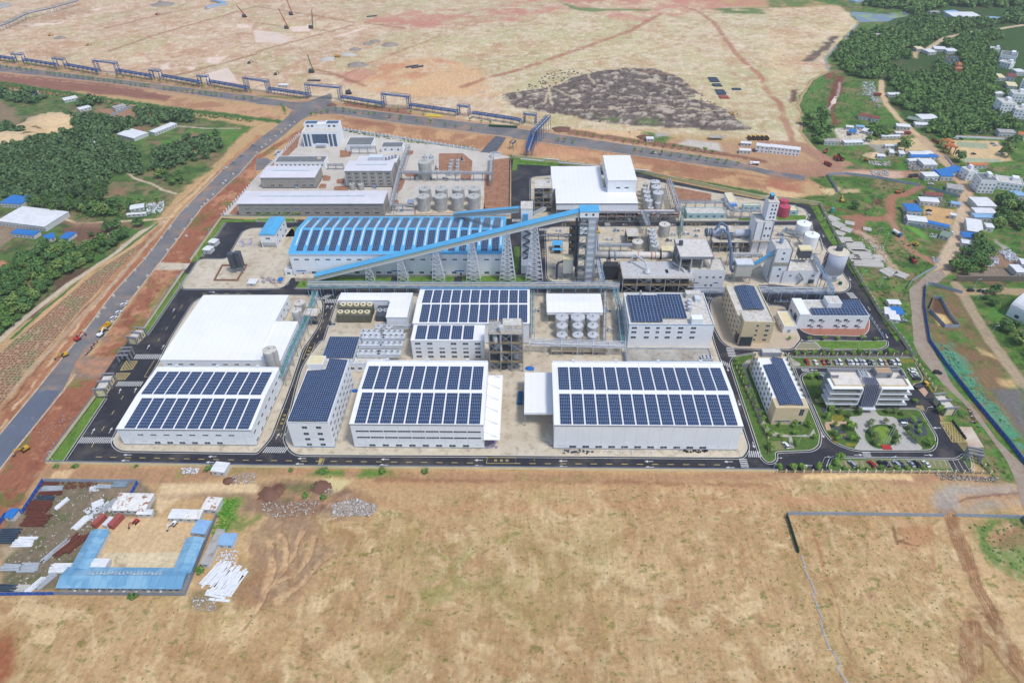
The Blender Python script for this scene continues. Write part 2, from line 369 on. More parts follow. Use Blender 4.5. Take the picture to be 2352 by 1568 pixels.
for s_ in('A2 0,480 900,230','A2 0,60 700,170 900,210','A2 0,210 230,240','A2 520,270 720,290','A2 1000,210 1370,262','A1 900,280 1500,130 1700,90','A1 1600,700 2351,500','A2 560,670 760,690 1000,790','A2 540,640 700,670 900,760','A1 1000,470 1500,300 2351,60'):
    line(s_,6,(164,122,96),3,2,0.75)
for s_ in('A1 1850,690 2080,620 2200,760 1900,760','A1 1480,600 1560,570 1560,640 1450,640','A1 1900,530 2080,520 2000,590 1880,580','A2 -20,270 330,350 250,400 0,390','A2 300,250 500,235 480,290 330,300','A1 250,250 350,210 520,210 650,185 560,220','A1 820,90 980,60 900,100','A1 2180,220 2310,230 2300,260 2150,260','A2 700,340 1000,250 1020,260 800,340','A3 2050,410 2150,420 2120,445','A1 1180,75 1300,90','A1 1700,610 1800,620 1720,650'):
    area(s_,(240,218,204),5,3,0.9)
# dark spoil heaps
HEAP='A3 400,790 560,710 850,650 1020,630 1300,635 1450,680 1740,860 1580,890 1850,960 2000,1020 2180,1190 2000,1210 1500,1170 700,1110 600,1080 20,990 -80,880 0,850 300,805'
area(HEAP,(124,112,106),3,5);area(HEAP,(92,82,78),3,4,0.85,(4,.46,.6));area(HEAP,(196,184,168),3,4,0.9,(7,.57,.66));area('A3 700,1050 900,1080 1500,1100 1400,1150 850,1120',(104,126,74),5,4,0.8,(10,.4,.6))
for s_ in('A3 340,800 640,940','A3 330,860 300,950','A3 700,690 760,780','A3 1170,740 1500,810 1600,880 1750,880','A3 580,1020 900,1010 1240,970 1600,1010 2000,1030','A3 340,780 360,960'):line(s_,3,(206,190,164),1.5,1.5,0.9)
area('A4 570,330 650,325 560,430 430,560 310,570 400,500 480,440',(118,104,94),3,5)
# strip between pipe bridge and far road, and south of the far road
area('A1 -900,500 0,560 2240,830 A2 460,910 A3 0,1150 400,1210 2200,1330 A4 200,1400 500,1500 600,1568 B4 300,100 0,20 A3 1000,1400 0,1270 A2 700,1100 0,960 A1 0,690 -900,500',(190,154,122),6,4)
area('A1 0,560 2240,840 2240,880 0,600 -900,430 -900,400',(150,132,92),5,4,0.8,(12,.4,.6));area('A2 820,930 1400,1000 1400,1060 800,970',(150,108,88),4,3,.9);area('A2 0,880 460,900 400,920 0,895',(112,128,76),4,3,.9)
area('A3 540,1180 1200,1200 1200,1290 800,1260 540,1220',(224,190,150),5,4);area('A3 1200,1200 1500,1260 1400,1320 1250,1300',(104,130,74),5,3);area('A3 1280,1220 1400,1210 1450,1230 1350,1260',(180,176,168),4,3);area('A3 1600,1270 1900,1320 1950,1400 1500,1360',(206,200,190),5,3)
area('A3 380,1180 540,1230 1200,1320 2351,1500 2351,1470 1300,1290 500,1180',(140,100,84),3,3,.9)
area('A1 -900,600 0,670 1000,770 1600,880 1550,930 900,870 0,755 -900,660',(150,106,92),5,4,.95);area('A1 1600,890 2351,990 A2 0,990 250,1060 200,1090 0,1080 A1 2351,1070 1500,960',(202,162,126),6,5);area('A1 1600,890 2351,990 A2 0,990 250,1060 200,1090 0,1080 A1 2351,1070 1500,960',(168,122,96),6,5,.7,(16,.48,.62))
area('A2 700,1060 1300,1150 2351,1270 A3 0,1280 1000,1410 2000,1568 B4 600,120 0,180 B3 2351,190 1140,0 A3 800,1530 0,1420 A2 2050,1370 780,1190',(204,164,124),5,4);area('A2 700,1060 1300,1150 2351,1270 A3 0,1280 1000,1410 2000,1568 B4 600,120 0,180 B3 2351,190 1140,0 A3 800,1530 0,1420 A2 2050,1370 780,1190',(166,118,92),5,4,.75,(18,.46,.6))
area('A2 780,1080 1200,1130 1300,1170 900,1140',(160,112,92),4,4,.8);area('A3 1100,1420 1900,1560 B3 2351,60 1500,0 A3 1100,1500',(166,118,94),8,6,.8);area('A3 1140,1500 1600,1568 1300,1560',(116,126,76),5,5,.6,(12,.4,.6));area('A3 100,1300 600,1380 800,1440 300,1440 50,1380',(206,156,122),6,4,.8)
line('A1 -900,700 0,760 900,900 1500,985 2351,1090 A2 230,1120',9,(74,112,60),3,2);line('A2 780,1195 1300,1280 2000,1370',6,(70,108,60),2,1);line('A3 0,1440 800,1545 B3 1140,5 1500,70 2351,220',7,(80,112,62),2,1.5);line('A1 -900,720 0,780 900,925 1400,1010',4,(168,104,70),2,1)
# green country on the left
LG='A1 -900,750 0,800 1000,950 2050,1120 2330,1170 2200,1270 1900,1568 B1 1650,190 1500,400 1400,480 900,870 250,1350 -900,2200'
area(LG,(94,120,66),5,4);area(LG,(146,124,98),5,4,.7,(26,.52,.64));area(LG,(80,130,58),5,4,.7,(18,.52,.68));area(LG,(66,88,54),5,4,.75,(6,.5,.64));area(LG,(156,130,104),5,4,.6,(9,.56,.68))
area('A1 260,1200 340,1140 480,1060 600,1075 680,1170 480,1240',(226,196,154),3,3);area('A1 -200,1210 0,1230 120,1270 200,1310 0,1320',(226,196,154),3,3)
area('A1 -200,850 60,900 150,1050 200,1150 0,1140',(148,128,106),6,5,.9);area('A1 150,1070 450,1120 400,1060',(142,122,104),5,4,.9);area('A1 880,1000 1200,1000 1230,1060 1000,1100',(168,132,106),4,3)
for s_ in('A1 1590,1240 1690,1250 1640,1300','A1 1750,1190 1850,1220 1780,1260','A1 1390,1300 1500,1290 1480,1340','A1 1200,1150 1400,1160 1350,1230 1150,1220','B1 1060,150 1180,160 1150,220 1060,200','A1 1600,1320 1700,1340 1630,1370'):area(s_,(150,118,96),3,3,.9)
line('A1 1260,1140 1500,1150 1900,1180 2200,1180',3,(190,176,158),1,.6);line('A1 1250,1260 1500,1190',2.5,(206,192,172),1,.6);line('B1 1180,20 1240,70 1300,95 1400,120 1500,180 1620,210',2.5,(200,184,160),1,.6)
area('A1 1280,1180 2150,1180 2300,1180 2100,1330 1300,1330',(90,142,62),4,4,.7,(16,.4,.55))
area('B1 560,520 900,480 1050,560 900,650 720,700 640,640',(122,94,80),4,4);area('B1 -200,520 180,520 120,620 0,720 -200,740',(158,138,120),4,3,.9);area('B1 900,590 1000,570 1010,600 900,620',(210,190,165),2,2);line('B1 1650,410 1400,450 1100,465 700,485 580,440',3,(214,190,156),1,.8)
area('B1 560,460 1300,470 1320,530 1000,520 700,520',(146,116,98),4,3,.8);area('B1 0,830 60,860 0,890 -100,880',(196,140,110),3,2);area('B1 480,1040 700,930 780,900 720,980 520,1110',(104,78,70),3,3,.9);area('B1 200,1320 350,1270 480,1200 300,1370',(112,82,72),3,3,.9)
line('B1 1500,470 1300,560 1060,760 620,1050 200,1370 -60,1600 -400,1850',4.6,(204,190,168),1,.5);line('B1 1450,480 1200,680 800,960 400,1280 100,1540',2.5,(70,120,66),1.2,.8)
line('B1 1340,600 1230,690 870,900 400,1330 180,1568',3,(212,172,130),1.2,.8)
# embankments and verges of the left road
area('B1 2000,0 1650,390 1380,560 1050,960 620,1430 480,1600 C1 300,260 0,620 -600,1300 -600,1750 0,860 350,440 600,120 B1 800,1450 1080,1090 1350,800 1660,390 2060,0 A1 2351,1400 A2 100,1250 0,1250',(184,138,104),3,2);area('B1 2000,0 1650,390 1380,560 1050,960 620,1430 480,1600 C1 300,260 0,620 0,860 350,440 600,120 B1 800,1450 1080,1090 1350,800 1660,390 2060,0',(150,104,78),3,2,.7,(8,.48,.64));line('B1 1640,420 1330,780 1060,1060 760,1400 C1 600,60 340,360 0,760',4,(172,112,86),1.5,1,.7)
for s_,w_,c_ in(('B1 1960,30 1640,350 1300,740 1010,1060 720,1420 C1 500,150 270,440 0,800',2,(228,198,160)),('B1 1900,60 1560,380 1230,740 930,1080 650,1420 C1 430,150 200,420 0,680',1.6,(132,88,66)),('B1 1830,100 1500,440 1150,820 850,1160 560,1480',2,(214,176,138)),('B1 2250,60 1900,430 1540,880 1260,1240',1.6,(206,164,134)),('B1 2320,60 1980,400 1700,700',1.2,(128,76,60)),('C1 900,560 600,900 300,1250',1.8,(196,142,112)),('C1 820,560 500,920 100,1350',1.4,(120,76,58)),('A1 0,690 1000,790 2000,930',1.5,(214,180,146)),('A1 0,720 1500,900',1.2,(112,76,66)),('A3 400,1240 1200,1340 2200,1470',1.5,(216,184,148)),('A3 200,1290 1100,1430 B4 100,90',1.3,(140,94,74))):line(s_,w_,c_,1.2,1.3,.75,(6,.3,.5))
line('B1 1450,560 1150,920 700,1380 540,1568 C1 300,250 0,560',3,(190,168,144),1,.8,.8)
RS='A2 250,1290 500,1130 780,1190 410,1230 0,1490 B1 2351,60 2040,430 1750,830 1690,930 1330,1450 C1 1150,50 1050,160 1050,300 870,420 870,500 420,1120 0,1900 -600,2400 -600,1900 0,1180 550,480 700,330 800,180 B1 980,1520 1230,1150 1500,800 1850,340 2200,0 A2 0,1430'
area(RS,(162,108,84),3,2);area(RS,(200,150,118),3,2,.8,(14,.5,.64));area(RS,(108,124,66),3,2,.7,(17,.6,.68));area(RS,(140,86,70),3,2,.6,(5,.55,.68))
area('B1 1220,1400 1500,1050 1650,940 1500,1200 1250,1500 1050,1568',(128,138,76),4,3,.7,(12,.35,.55));area('B1 1230,920 1500,840 1700,860 1650,920 1430,920',(214,190,168),2,2,.8)
# gravel junction at the west gate
area('B1 980,1500 900,1568 C1 700,100 650,250 700,330 1060,330 1180,200 1120,160 860,160 780,120 900,0 B1 1000,1568',(150,130,118),3,2,.9);line('C1 800,0 720,100 700,200 780,260 1000,290 1300,290',5,(190,142,112),3,1,.8);area('C1 820,170 1060,180 1050,230 800,220',(196,146,116),3,2,.8)
# south of the wall
area('C1 420,1125 2351,1150 C2 1176,1190 C3 2351,1205 C4 1300,1215 2300,1210 2351,1290 0,1290 C3 0,1290 C2 0,1260 C1 1500,1300 300,1260',(182,144,112),4,3)
area('C2 600,1190 1200,1190 1100,1270 500,1250',(92,138,56),4,3,.9,(10,.35,.5));area('C1 1200,1150 2351,1180 C2 500,1200 300,1230 C1 1400,1260',(140,144,84),6,4,.8,(16,.4,.6));area('C2 1200,1200 2351,1215 C3 1300,1240 C3 0,1300 C2 1100,1280',(146,142,86),5,4,.8,(14,.45,.62));line('C2 1100,1270 2000,1280 C3 600,1290 1300,1300 2351,1320',2.5,(140,104,80),1.5,1,.8)
area('C1 500,1190 680,1170 610,1260 440,1260',(222,190,146),2,1);area('C1 1490,1300 2351,1310 C2 40,1330 0,1400 C1 1800,1410 1640,1450 1500,1568 D1 1100,370 1120,230',(222,196,156),2,1)
area('D1 1150,230 1350,230 1600,220 1823,250 2050,300 2000,420 1700,350 1700,260',(140,116,100),4,3,.8)
area('D1 330,120 1000,125 1100,210 1110,360 1110,480 680,480 430,910 0,930 0,620 50,370 170,360',(132,120,100),3,2);area('D1 330,120 1000,125 1100,210 1110,360 430,910 0,930 0,620',(106,112,76),3,2,.8,(5,.5,.62));area('D1 330,120 1000,125 1100,360 0,930 0,620',(150,132,112),3,2,.8,(12,.5,.62));area('D1 0,600 170,600 0,700',(190,170,140),3,2)
area('D1 700,380 1480,400 1480,480 1230,790 620,790',(214,186,146),2,1);area('D1 740,640 1290,650 1220,790 650,780',(220,204,172),1,1);area('D1 740,640 1290,650 1220,790 650,780',(160,148,130),1,1,.7,(5,.55,.66))
area('D1 1600,260 1700,260 1660,420 1560,560 1500,640 1530,420',(84,142,52),3,3);area('D1 1560,420 1780,330 1823,420 1700,560 1600,540',(120,140,72),4,4,.8,(9,.4,.55));area('D1 1340,930 1500,700 1700,700 1800,850 1650,1080 1400,1060',(136,128,88),5,4,.8,(8,.4,.6));area('D1 1350,940 1480,960 1600,1000 1450,1050',(120,100,84),4,3,.8)
area('C2 0,1400 40,1340 700,1330 1100,1480 1050,1568 600,1620 300,1700 0,1600',(146,110,86),5,4,.9);area('C2 0,1340 740,1350 1100,1480 900,1600 100,1600',(132,110,94),6,5,.8,(12,.3,.5));area('C2 150,1340 740,1350 700,1450 250,1500',(112,124,72),6,4,.7,(9,.45,.6));area('C2 40,1400 200,1340 250,1380 100,1430',(104,66,54),3,3);area('C2 100,1430 600,1400 700,1568 200,1568',(152,128,112),4,4,.7,(5,.45,.6));area('C2 680,1500 900,1440 1100,1500 1050,1568 700,1568',(196,182,166),4,4,.8,(4,.42,.6));area('C2 600,1260 890,1280 790,1380 700,1400',(220,200,148),3,2)
# front field
FF='D1 -800,950 1300,960 1500,1000 C2 0,1700 C3 0,1290 2351,1310 C4 2351,1310 U 2700,1700 -800,1700'
area(FF,(210,180,136),6,4,.7,(34,.44,.66));area(FF,(180,146,104),6,4,.7,(24,.46,.68));area(FF,(222,196,154),6,4,.75,(9,.54,.7));area(FF,(172,134,96),6,4,.6,(5,.54,.7));area(FF,(166,154,98),6,4,.4,(30,.52,.72));area(FF,(120,128,66),6,4,.7,(2.2,.64,.72))
area('C2 1500,1900 2351,1700 2351,2351 1500,2700',(140,146,74),12,8,.5,(9,.5,.62));area('D1 1823,640 1950,700 2100,650 2150,900 1850,1100 1600,1050',(160,118,88),8,5,.7);pass
area('D1 -300,1230 20,1250 80,1350 60,1568 -300,1600',(160,104,74),6,5)
area('U 590,1190 720,1180 760,1260 700,1330 600,1400 560,1370 580,1280',(160,132,108),8,5,.8,(10,.25,.5))
for s_ in('U 690,1230 668,1275 650,1300 625,1340 590,1400 540,1450','U 640,1210 655,1260 650,1300','U 615,1250 625,1300 612,1350','U 720,1240 700,1290 670,1320 630,1345','U 760,1270 700,1330 640,1380'):line(s_,3.4,(214,178,136),1.2,1.5,.8,(4,.25,.5));line([p+Vector((1.6,0))for p in WM(s_)],.7,(126,96,74),.6,1.5,.7)
for s_ in('U 600,1130 1000,1170 1500,1160 1800,1150 2100,1140 2352,1130','U 1780,1145 2000,1160 2150,1165 2250,1150 2400,1140','U 850,1110 1300,1115 1790,1120'):line(s_,5,(196,152,114),5,2,.55)
for s_ in('D4 1240,360 1290,300 1400,250 1823,210','D4 1260,300 1300,350 1330,480 1420,640 1480,860 1560,1000 1650,1200 1823,1500','D4 1290,380 1350,560 1430,760','D4 1420,1120 1400,1300 1420,1568','D4 1470,1120 1480,1300 1500,1500','D4 1500,1220 1600,1300 1823,1560'):line(s_,5,(176,134,98),2,1,.7,(2,.3,.55));[line([p+Vector((o_,o_*.3))for p in WM(s_)],.55,(134,98,72),.5,.6,.8)for o_ in(-2.2,-1.2,.2,1.4,2.3)]
area('D4 1450,980 1600,980 1680,1250 1750,1450 1650,1330 1540,1150',(132,98,72),3,3,.7,(2,.35,.55))
area('D4 1170,200 1300,160 1760,150 1740,200 1400,230 1330,330 1200,290',(176,168,160),5,3,.85);area('D4 1340,330 1480,270 1823,250 1700,330 1420,350',(172,166,158),5,3,.7,(6,.35,.55))
area('D4 1420,420 1600,390 1900,410 1900,860 1560,700',(98,132,66),5,4,.9,(9,.4,.54));area('D4 1650,440 1823,420 1823,650 1600,600',(158,124,96),5,4,.7,(8,.5,.6));area('D4 400,520 500,540 460,600 390,580',(104,138,62),3,3,.8,(3,.4,.55));area('D4 900,430 1130,400 1140,480 1050,590 920,550',(186,140,102),3,3,.8);line('D4 890,440 920,560 1060,590',1.5,(130,92,66),1,1,.8)
line('D4 330,480 380,700 480,950 530,1200 600,1350',1.2,(172,128,92),.8,1.2,.8);line('D4 1120,500 1200,850 1400,1230',1.5,(180,138,100),1,1.2,.6)
line('C4 350,1240 800,1230 1300,1250',4,(232,200,150),2,1,.9);area('C4 1550,1220 2000,1220 2150,1250 2100,1290 1600,1260',(128,112,88),3,3,.9,(5,.4,.55));area('C4 1850,1100 2351,1100 2260,1290 2100,1270',(110,126,70),5,4,.85,(8,.4,.56))
for a0,b0,c0,d0 in((290,90,320,90),(270,120,262,190),(380,680,372,640)):pass
# green and built-up country on the right
RG='A4 1900,-400 0,-60 650,50 740,120 830,210 540,520 560,650 370,760 280,950 320,1100 300,1200 440,1370 500,1500 600,1568 B4 330,60 600,200 180,280 470,320 740,830 1230,1560 C4 1320,150 1590,740 1850,1070 2040,1205 2260,1280 U 2700,1100 3400,400 3400,-300'
area(RG,(98,130,64),4,3);area(RG,(72,108,50),4,3,.75,(12,.46,.62));area(RG,(158,130,102),4,3,.7,(19,.55,.66));area(RG,(90,146,62),4,3,.6,(9,.54,.68));area(RG,(56,82,46),4,3,.65,(4,.52,.66));area(RG,(150,126,100),4,3,.6,(6,.58,.68))
RW='A4 640,430 1000,250 1300,100 1500,-200 3000,-200 3000,1200 2100,1250 1500,1250 1250,1080 1080,900 1050,730 700,700'
area(RW,(62,92,50),5,4,.9);area(RW,(96,92,66),5,4,.6,(18,.58,.68))
area('A4 620,700 700,690 680,850 600,1000 640,1150 560,1150 530,1000 580,850',(128,82,68),3,2);line('A4 660,760 640,880 560,1000 560,1120',2.5,(198,186,180),1.5,.8,.8);area('A4 540,680 610,660 600,720 540,730',(136,88,74),3,2)
line('A4 830,215 700,370 620,430 530,540 540,620 570,650',2.6,(150,160,166),1.2,.6);line('A4 560,650 400,740 330,850 280,960 330,1090 300,1200 440,1370',3,(100,92,76),1.5,.6,.9,None,-1.2);area('A4 290,900 380,780 520,690 540,1000 600,1200 440,1340 330,1200 340,1080',(92,134,68),4,3,.8,(14,.35,.52));area('A4 220,830 290,820 270,930 200,950',(120,92,76),3,3)
area('A4 580,1180 850,1170 960,1270 960,1330 690,1340 650,1270',(216,206,190),3,2);area('A4 960,1290 1400,1270 1500,1380 1450,1440 1200,1400 960,1350',(216,192,150),3,3);area('A4 930,1330 1100,1330 1060,1410 1000,1400',(168,164,158),3,2);area('A4 1150,1360 1500,1400 1550,1500 1300,1420',(186,168,148),3,2)
area('A4 1540,590 1700,600 1740,690 1530,680',(214,190,160),3,2);area('A4 1290,480 1400,470 1360,540 1300,520',(206,180,146),3,2);area('A4 870,770 1000,800 1050,960 1030,1000 960,880 870,880',(176,168,158),3,3,.8,(4,.4,.55));area('A4 1100,1200 1340,1180 1360,1240 1000,1280',(190,160,134),3,2,.8)
line('A4 -40,1310 300,1330 480,1450 700,1500 B4 60,-20 600,10 1100,20 1700,60',14,(182,142,118),4,1.5);line('A4 350,1380 480,1440 640,1568 B4 200,40',16,(176,136,114),4,1.5)
area('B4 700,0 1250,0 1250,60 1130,80 900,50',(216,184,162),4,3,.9);area('B4 0,0 330,60 330,110 0,60',(170,128,106),3,3);area('B4 0,60 300,130 330,200 0,200',(184,124,100),5,4,.9);area('B4 0,150 340,230 200,250 0,220',(226,196,150),4,3,.9);area('B4 490,180 660,160 640,230 500,230',(228,204,160),4,3,.9);area('B4 680,180 850,180 850,210 700,210',(214,188,150),3,3,.8);area('B4 960,260 1060,270 1060,320 970,310',(110,76,62),3,2)
line('B4 1400,150 1280,210 1140,240 1120,330 1140,420 1090,440 900,440 720,430',7,(168,120,98),3,1);line('B4 830,430 830,570',9,(166,118,98),3,1);line('B4 1120,420 1200,580 1290,720 1420,790 1560,860',6,(176,134,112),3,1);line('B4 820,560 960,640 1080,800 1200,930',6,(200,172,150),3,2,.9)
line('B4 480,330 620,350 760,380 880,400',4,(132,92,76),2,2,.8)
area('B4 1440,320 1720,360 1690,520 1430,480',(208,172,124),2,1);area('B4 1260,380 1300,430 1260,500',(184,150,124),2,2);area('B4 1300,510 1420,540 1460,640 1350,580',(110,166,74),3,2);area('B4 1430,660 1600,640 1640,740 1480,760',(116,104,72),3,3,.7,(4,.45,.6))
line('A4 2351,230 2100,270 1850,300 1620,350 1530,410 1460,460',7,(210,190,160),2,.6);line('A4 1040,740 1045,860 1090,960 1200,1090 1400,1260',6,(214,186,150),1.5,.6)
line('A4 1400,1260 1520,1370 1640,1500 B4 1750,30 1830,190 1800,400',10,(202,174,144),2.5,1);line('B4 1810,350 1760,560 1680,760 1610,880',11,(206,184,158),2.5,1)
area('B4 1530,880 1650,870 1680,960 1560,1010 1400,1040 1500,960',(206,178,150),3,2)
area('A4 1640,1290 2120,1300 2250,1480 1830,1500 1700,1420',(222,194,150),3,1);area('A4 1740,1300 2010,1320 2030,1370 1740,1350',(160,176,150),2,1,.9);area('A4 1780,1450 2120,1460 2150,1490 1800,1490',(166,182,156),2,1,.9)
area('B4 1730,960 2500,960 2500,1060 1760,1080 ',(140,110,88),3,2,.8,(8,.35,.55));area('B4 2000,900 2351,900 2351,990 1750,1000 1750,985',(150,136,122),2,1);area('B4 1990,730 2100,730 2351,840 2351,900 2010,910',(160,130,110),3,3);area('B4 2080,620 2200,700 2150,720',(190,186,178),3,2)
area('B4 1460,1080 1600,1100 1780,1130 2080,1568 C4 2351,500 2351,1100 2200,900 1800,400 1540,0 B4 1450,1250',(140,112,86),4,2,.9,(14,.35,.55));area('B4 1530,1180 1580,1180 1700,1400 1640,1430 1510,1300',(110,84,66),2,2);area('B4 1500,1300 1630,1330 1690,1400 1580,1420',(224,194,138),2,1)
area('C4 1540,0 1660,0 1830,230 2030,480 2351,900 2351,1100 2200,860 1900,520 1640,260',(88,158,128),4,3,.85,(4,.36,.52));line('B4 1720,1040 1800,1150 2050,1568 C4 2351,400',7,(176,158,132),1.5,.6);line('B4 1770,1120 2100,1100 2351,1110',8,(196,168,138),2,1,.8);area('C4 2050,420 2351,430 2351,860 2200,640',(120,118,118),4,2,.95);area('C4 1900,50 2060,110 2100,150 1950,110',(222,190,140),3,2,.8);area('C4 2100,330 2250,340 2300,420 2140,400',(218,184,136),3,2,.8)
# erosion tongues of paler sand
_r=random.Random(4)
for k in range(300):
    u_,v_=_r.uniform(-50,2400),_r.uniform(1160,1640)
    if u_<620 and v_<1380:continue
    p=g('U',u_,v_).xy;a=(1.0 if u_>1300 else 1.7)+_r.uniform(-.45,.45);L9=_r.uniform(6,20);d=Vector((math.cos(a),math.sin(a)))*L9;b9=d.rotated(Matrix.Rotation(.35,2))if False else Vector((d.x*.8-d.y*.35,d.y*.8+d.x*.35));lt9=_r.random()<.7
    line([p,p+d*.5,p+b9],_r.uniform(1.2,3.8),(224,200,158)if lt9 else(166,128,90),_r.uniform(1.5,3),1.6,_r.uniform(.25,.55),(5,.3,.6))
for k in range(90):
    p=g('U',_r.uniform(0,1900),_r.uniform(5,190)).xy;a=_r.uniform(-.3,.5)+(2.2 if _r.random()<.3 else 0);L9=_r.uniform(20,90);d=Vector((math.cos(a),math.sin(a)))*L9
    line([p,p+d*.5+Vector((0,_r.uniform(-5,5))),p+d],_r.uniform(1.5,5),_r.choice([(230,212,186),(186,142,112),(196,132,108),(170,140,112)]),3,2,_r.uniform(.3,.7),(12,.35,.6))
# relief
area(HEAP,None,6,4,1,(7,.3,.9),3.2);area('A1 300,1180 480,1080 600,1090 640,1160',None,12,4,1,None,5)
for s_ in('A1 480,1110 500,1100 560,1130 540,1150',):area(s_,None,14,2,1,None,3)
area('C2 60,1400 200,1350 240,1380 100,1420',None,4,3,1,(4,.3,.8),2.0);area('C2 150,1450 700,1420 1050,1500 900,1600',None,6,3,1,(3,.4,.9),1.2)
# large soft variation and specks belong to the soil itself
GC*=np.array([1.01,.99,.95],np.float32)
GC*=(1+(ND[...,None]-0.5)*0.16)*(1+(NC[...,None]-0.5)*0.22)
def build_ground():
    me=bpy.data.meshes.new('ground');nv=NX*NY
    v=np.stack([GX,GY,GZ-0.02],-1).reshape(-1,3).astype(np.float32)
    i=np.arange((NY-1)*NX).reshape(NY-1,NX)[:,:-1].ravel()
    q=np.stack([i,i+1,i+NX+1,i+NX],-1)
    # skirt to the horizon
    xs=(-9000.0,9000.0);sk=np.array([(-9000,-2500,-.6),(9000,-2500,-.6),(9000,9500,-.6),(-9000,9500,-.6)],np.float32)
    v=np.vstack([v,sk]);q=np.vstack([q,[[nv,nv+1,nv+2,nv+3]]]).astype(np.int32)
    me.vertices.add(len(v));me.vertices.foreach_set('co',v.ravel());me.loops.add(q.size);me.loops.foreach_set('vertex_index',q.ravel())
    me.polygons.add(len(q));me.polygons.foreach_set('loop_start',np.arange(0,q.size,4,dtype=np.int32));me.polygons.foreach_set('loop_total',np.full(len(q),4,np.int32))
    me.update(calc_edges=True);me.polygons.foreach_set('use_smooth',[True]*len(q))
    at=me.color_attributes.new('soil','FLOAT_COLOR','POINT');c=np.ones((len(v),4),np.float32);c[:nv,:3]=GC.reshape(-1,3);c[nv:,:3]=C(180,160,120)[:3]
    at.data.foreach_set('color',c.ravel())
    m=bpy.data.materials.new('soil');m.use_nodes=True;n=m.node_tree.nodes;L=m.node_tree.links;b=n['Principled BSDF'];b.inputs['Roughness'].default_value=0.95;b.inputs['Specular IOR Level'].default_value=0.1
    a=n.new('ShaderNodeAttribute');a.attribute_name='soil';geo=n.new('ShaderNodeNewGeometry')
    no=n.new('ShaderNodeTexNoise');no.inputs['Scale'].default_value=0.55;no.inputs['Detail'].default_value=7;no.inputs['Roughness'].default_value=0.7;L.new(geo.outputs['Position'],no.inputs['Vector'])
    mr=n.new('ShaderNodeMapRange');mr.inputs[1].default_value=0.3;mr.inputs[2].default_value=0.72;mr.inputs[3].default_value=0.74;mr.inputs[4].default_value=1.22;L.new(no.outputs['Fac'],mr.inputs[0])
    mu=n.new('ShaderNodeVectorMath');mu.operation='SCALE';L.new(a.outputs['Color'],mu.inputs[0])
    mp=n.new('ShaderNodeMapping');mp.inputs['Rotation'].default_value[2]=.5;mp.inputs['Scale'].default_value=(.5,.07,1);L.new(geo.outputs['Position'],mp.inputs[0]);n2=n.new('ShaderNodeTexNoise');n2.inputs['Scale'].default_value=1.0;n2.inputs['Detail'].default_value=6;n2.inputs['Roughness'].default_value=.6;n2.inputs['Distortion'].default_value=.6;L.new(mp.outputs[0],n2.inputs['Vector'])
    r2=n.new('ShaderNodeMapRange');r2.inputs[1].default_value=.38;r2.inputs[2].default_value=.64;r2.inputs[3].default_value=.93;r2.inputs[4].default_value=1.09;L.new(n2.outputs['Fac'],r2.inputs[0]);m9=n.new('ShaderNodeMath');m9.operation='MULTIPLY';L.new(mr.outputs[0],m9.inputs[0]);L.new(r2.outputs[0],m9.inputs[1]);L.new(m9.outputs[0],mu.inputs[3]);L.new(mu.outputs[0],b.inputs['Base Color'])
    bp=n.new('ShaderNodeBump');bp.inputs['Distance'].default_value=0.5;bp.inputs['Strength'].default_value=0.7;L.new(no.outputs['Fac'],bp.inputs['Height']);L.new(bp.outputs[0],b.inputs['Normal'])
    me.materials.append(m);o=bpy.data.objects.new('ground',me);COL.objects.link(o);return tag(o,kind='structure')
build_ground()
# ---------------------------------------------------------------- roads, kerbs, pavements, lawns, water
def sheet(name,spec,m,z=0.05,amp=0.0,r=0):
    P=WM(spec)if isinstance(spec,str)else spec
    if r:P=rounded(P,r)
    if amp:P=rough(P,5,amp)
    return struct(name,MB().sheet(P,z),m)
EW='A1 -900,470 0,597 1000,722 2351,884 A2 330,938 480,930 560,900 680,860 700,880 690,930 740,980 1000,1012 2351,1172 A3 1000,1322 2000,1470 A4 0,1562 B4 120,15 340,45 340,90 0,40 A3 2200,1568 1800,1525 1000,1412 0,1272 A2 2351,1262 1300,1132 750,1050 520,1045 410,1110 200,1290 0,1424 B1 2250,0 1850,345 1500,805 1230,1150 960,1520 C1 780,60 700,180 640,330 560,480 0,1172 -700,2050 -1000,2000 -700,1700 0,850 340,440 590,130 B1 780,1470 1050,1110 1330,810 1650,390 2040,0 A2 0,1300 210,1140 300,1060 330,1010 270,980 0,960 A1 2351,950 1000,762 0,660 -900,520'
sheet('road',EW,ASPHG,0.05,0.35)
NEWAS=mat('newly_laid_asphalt',C(108,116,132),C(92,98,112),scale=0.05,rough=0.8,grime=(C(140,140,146),0.1,.55,.7))
sheet('road_surface','C1 340,440 560,450 0,1165 -700,2045 -1000,1995 -700,1700 0,850',NEWAS,0.07)
kb=MB() # concrete kerbs of the outer roads
for s_ in('B1 2040,0 1650,390 1330,810 1050,1110 780,1470 C1 590,130 340,440 0,850 -300,1220','A2 0,1424 B1 2200,30 1850,345 1500,805 1230,1150 960,1520','C1 700,300 560,480 0,1172 -400,1670','A1 -900,520 0,660 1000,762 2351,950 A2 0,960 270,980','A2 750,1050 1300,1132 2351,1262 A3 0,1272 1000,1412 1800,1525','A2 740,980 1000,1012 2351,1172 A3 1000,1322 2000,1470 A4 0,1562','A1 -900,470 0,597 1000,722 2351,884 A2 330,938'):
    kb.strip(rough(WM(s_),12,0.25,closed=False),1.0,0.16)
struct('kerb',kb,mat('pale_kerb_stone',C(216,194,168),C(176,150,128),scale=0.3))
WASP=mat('walkway_asphalt_dark',C(84,88,98),C(110,112,118),scale=0.2)
